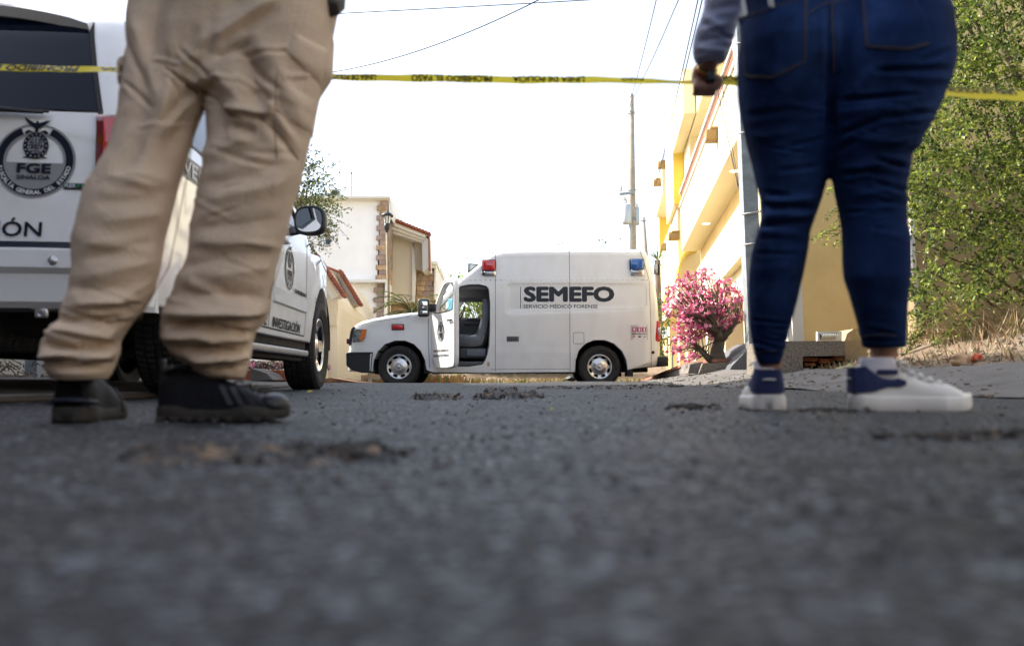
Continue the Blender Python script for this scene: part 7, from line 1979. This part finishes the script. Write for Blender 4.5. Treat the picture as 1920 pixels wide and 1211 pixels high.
# litter: yellow-white scrap, orange debris, small leaves on the road
mb = MB(); P = [(1564,693),(1570,688),(1585,686),(1592,680),(1600,686),(1625,690),(1625,694)]
vs = [ROAD @ (WR(x, y, 8.0)) for x, y in P]+[ROAD @ (WR(x, y, 8.0)+Vector((.02, .12, -.03))) for x, y in P]
mb.add(vs, [tuple(range(7))]+[(i, i+1, 8+i, 7+i) for i in range(6)]); tag(mb.build('crumpled_bag', mat('pale yellow plastic', (.70, .72, .42), .5)), 'crumpled pale yellow plastic scrap lying on the pavement between the sneakers', 'litter')
def blob(name, label, cat, x, y, Y, sx, sz, m, seed):
    bm = bmesh.new(); bmesh.ops.create_icosphere(bm, subdivisions=3, radius=1)
    for v in bm.verts:
        n_ = noise.noise(v.co*1.7+Vector((seed*3.1, 0, 0))); v.co *= 1+n_*.45
        v.co = Vector((v.co.x*sx*Y/F, v.co.y*sx*.7*Y/F, v.co.z*sz*Y/F))
    mb = MB(); mb.add([v.co.copy() for v in bm.verts], [[v.index for v in f.verts] for f in bm.faces], True); bm.free()
    o = mb.build(name, m); o.matrix_world = ROAD @ T(WR(x, y, Y)); return tag(o, label, cat)
blob('debris', 'tan crumpled sack lying on the gravel bank at right', 'debris', 1796, 676, 6.2, 24, 13, mat('tan sack', (.42, .28, .17), .9, var=.3, vscale=9, bump=.6, bscale=25), 1)
blob('debris', 'orange red scrap beside the crumpled sack on the bank', 'debris', 1831, 672, 6.2, 12, 9, mat('orange red plastic', (.55, .09, .03), .6), 2)
mb = MB(); mb.tube([ROAD @ WR(1716, 612, 9), ROAD @ WR(1728, 640, 8.8), ROAD @ WR(1750, 655, 8.6)], .012, 6); mb.sphere(ROAD @ WR(1730, 607, 9), .035); tag(mb.build('rusty_tap', mat('rust', (.28, .10, .05), .8)), 'rusty bent standpipe in front of the garden wall', 'pipe')
for i, (x, y, lab) in enumerate(((575, 735, 'yellow fallen leaf on the road in front of the SUV wheel'), (1030, 767, 'small yellow leaf lying mid road'))):
    q = ray(x, y, PITCH_R); k_ = (CAMZ-.012)/(-q.z); lf = Leaves(); lf.leaf(Vector((q.x*k_, q.y*k_, .012)), Vector((1, .3, .2)), Vector((0, -.6, 1)), .045 if i == 0 else .016, .03 if i == 0 else .012, 1)
    o = lf.build('fallen_leaf', [DRY[0], leaf_mat('yellow leaf', (.6, .5, .05), .3)]); o.matrix_world = ROAD; tag(o, lab, 'leaf')
# dark bundle and yellow item behind the rear wheel of the van
blob('dark_bag', 'black bag lying on the ground behind the rear wheel of the van', 'bag', 1075, 709, 19.0, 14, 6, M_blk, 5)
# loose grit on the road surface
pb = MB(); rg = random.Random(9)
for i in range(1500):
    Y = .5*(26**rg.random()); X = rg.uniform(-.75, .75)*Y
    if not (asphalt_left(Y)+.05 < X < asphalt_right(Y)-.05): continue
    s_ = rg.uniform(.0012, .004)*(1+Y*.12); M_ = T(X, Y, road_h(X, Y)+s_*.5) @ RZ(rg.random()*6) @ RX(rg.random())
    pb.box((-s_, -s_*.8, -s_*.5), (s_, s_*.8, s_*.5), M_)
for cx_, cy_, rx_, ry_, hh_ in CLUMPS:
    for i in range(int(90+500*rx_)):
        a = rg.uniform(0, 2*pi); q = sqrt(rg.random())*1.05; X = cx_+rx_*q*cos(a); Y = cy_+ry_*q*sin(a)
        if noise.noise(Vector((X*7, Y*7, 2))) < -.1: continue
        s_ = rg.uniform(.003, .009)*(.6+.12*cy_); M_ = T(X, Y, road_h(X, Y)+clump_f(X, Y)[1]*.6+s_*.3) @ RZ(rg.random()*6) @ RX(rg.random()) @ RY(rg.random())
        pb.box((-s_, -s_*.7, -s_*.5), (s_, s_*.7, s_*.5), M_, 1)
o = pb.build('grit', [mat('grey grit', (.12, .12, .12), .7, var=.5, vscale=30), mat('dark asphalt crumbs', (.022, .021, .02), .8, var=.6, vscale=40, dirt=(.14, .09, .05), dscale=20, damt=.5)]); o.matrix_world = ROAD; tag(o, kind='stuff')
bpy.context.view_layer.update()
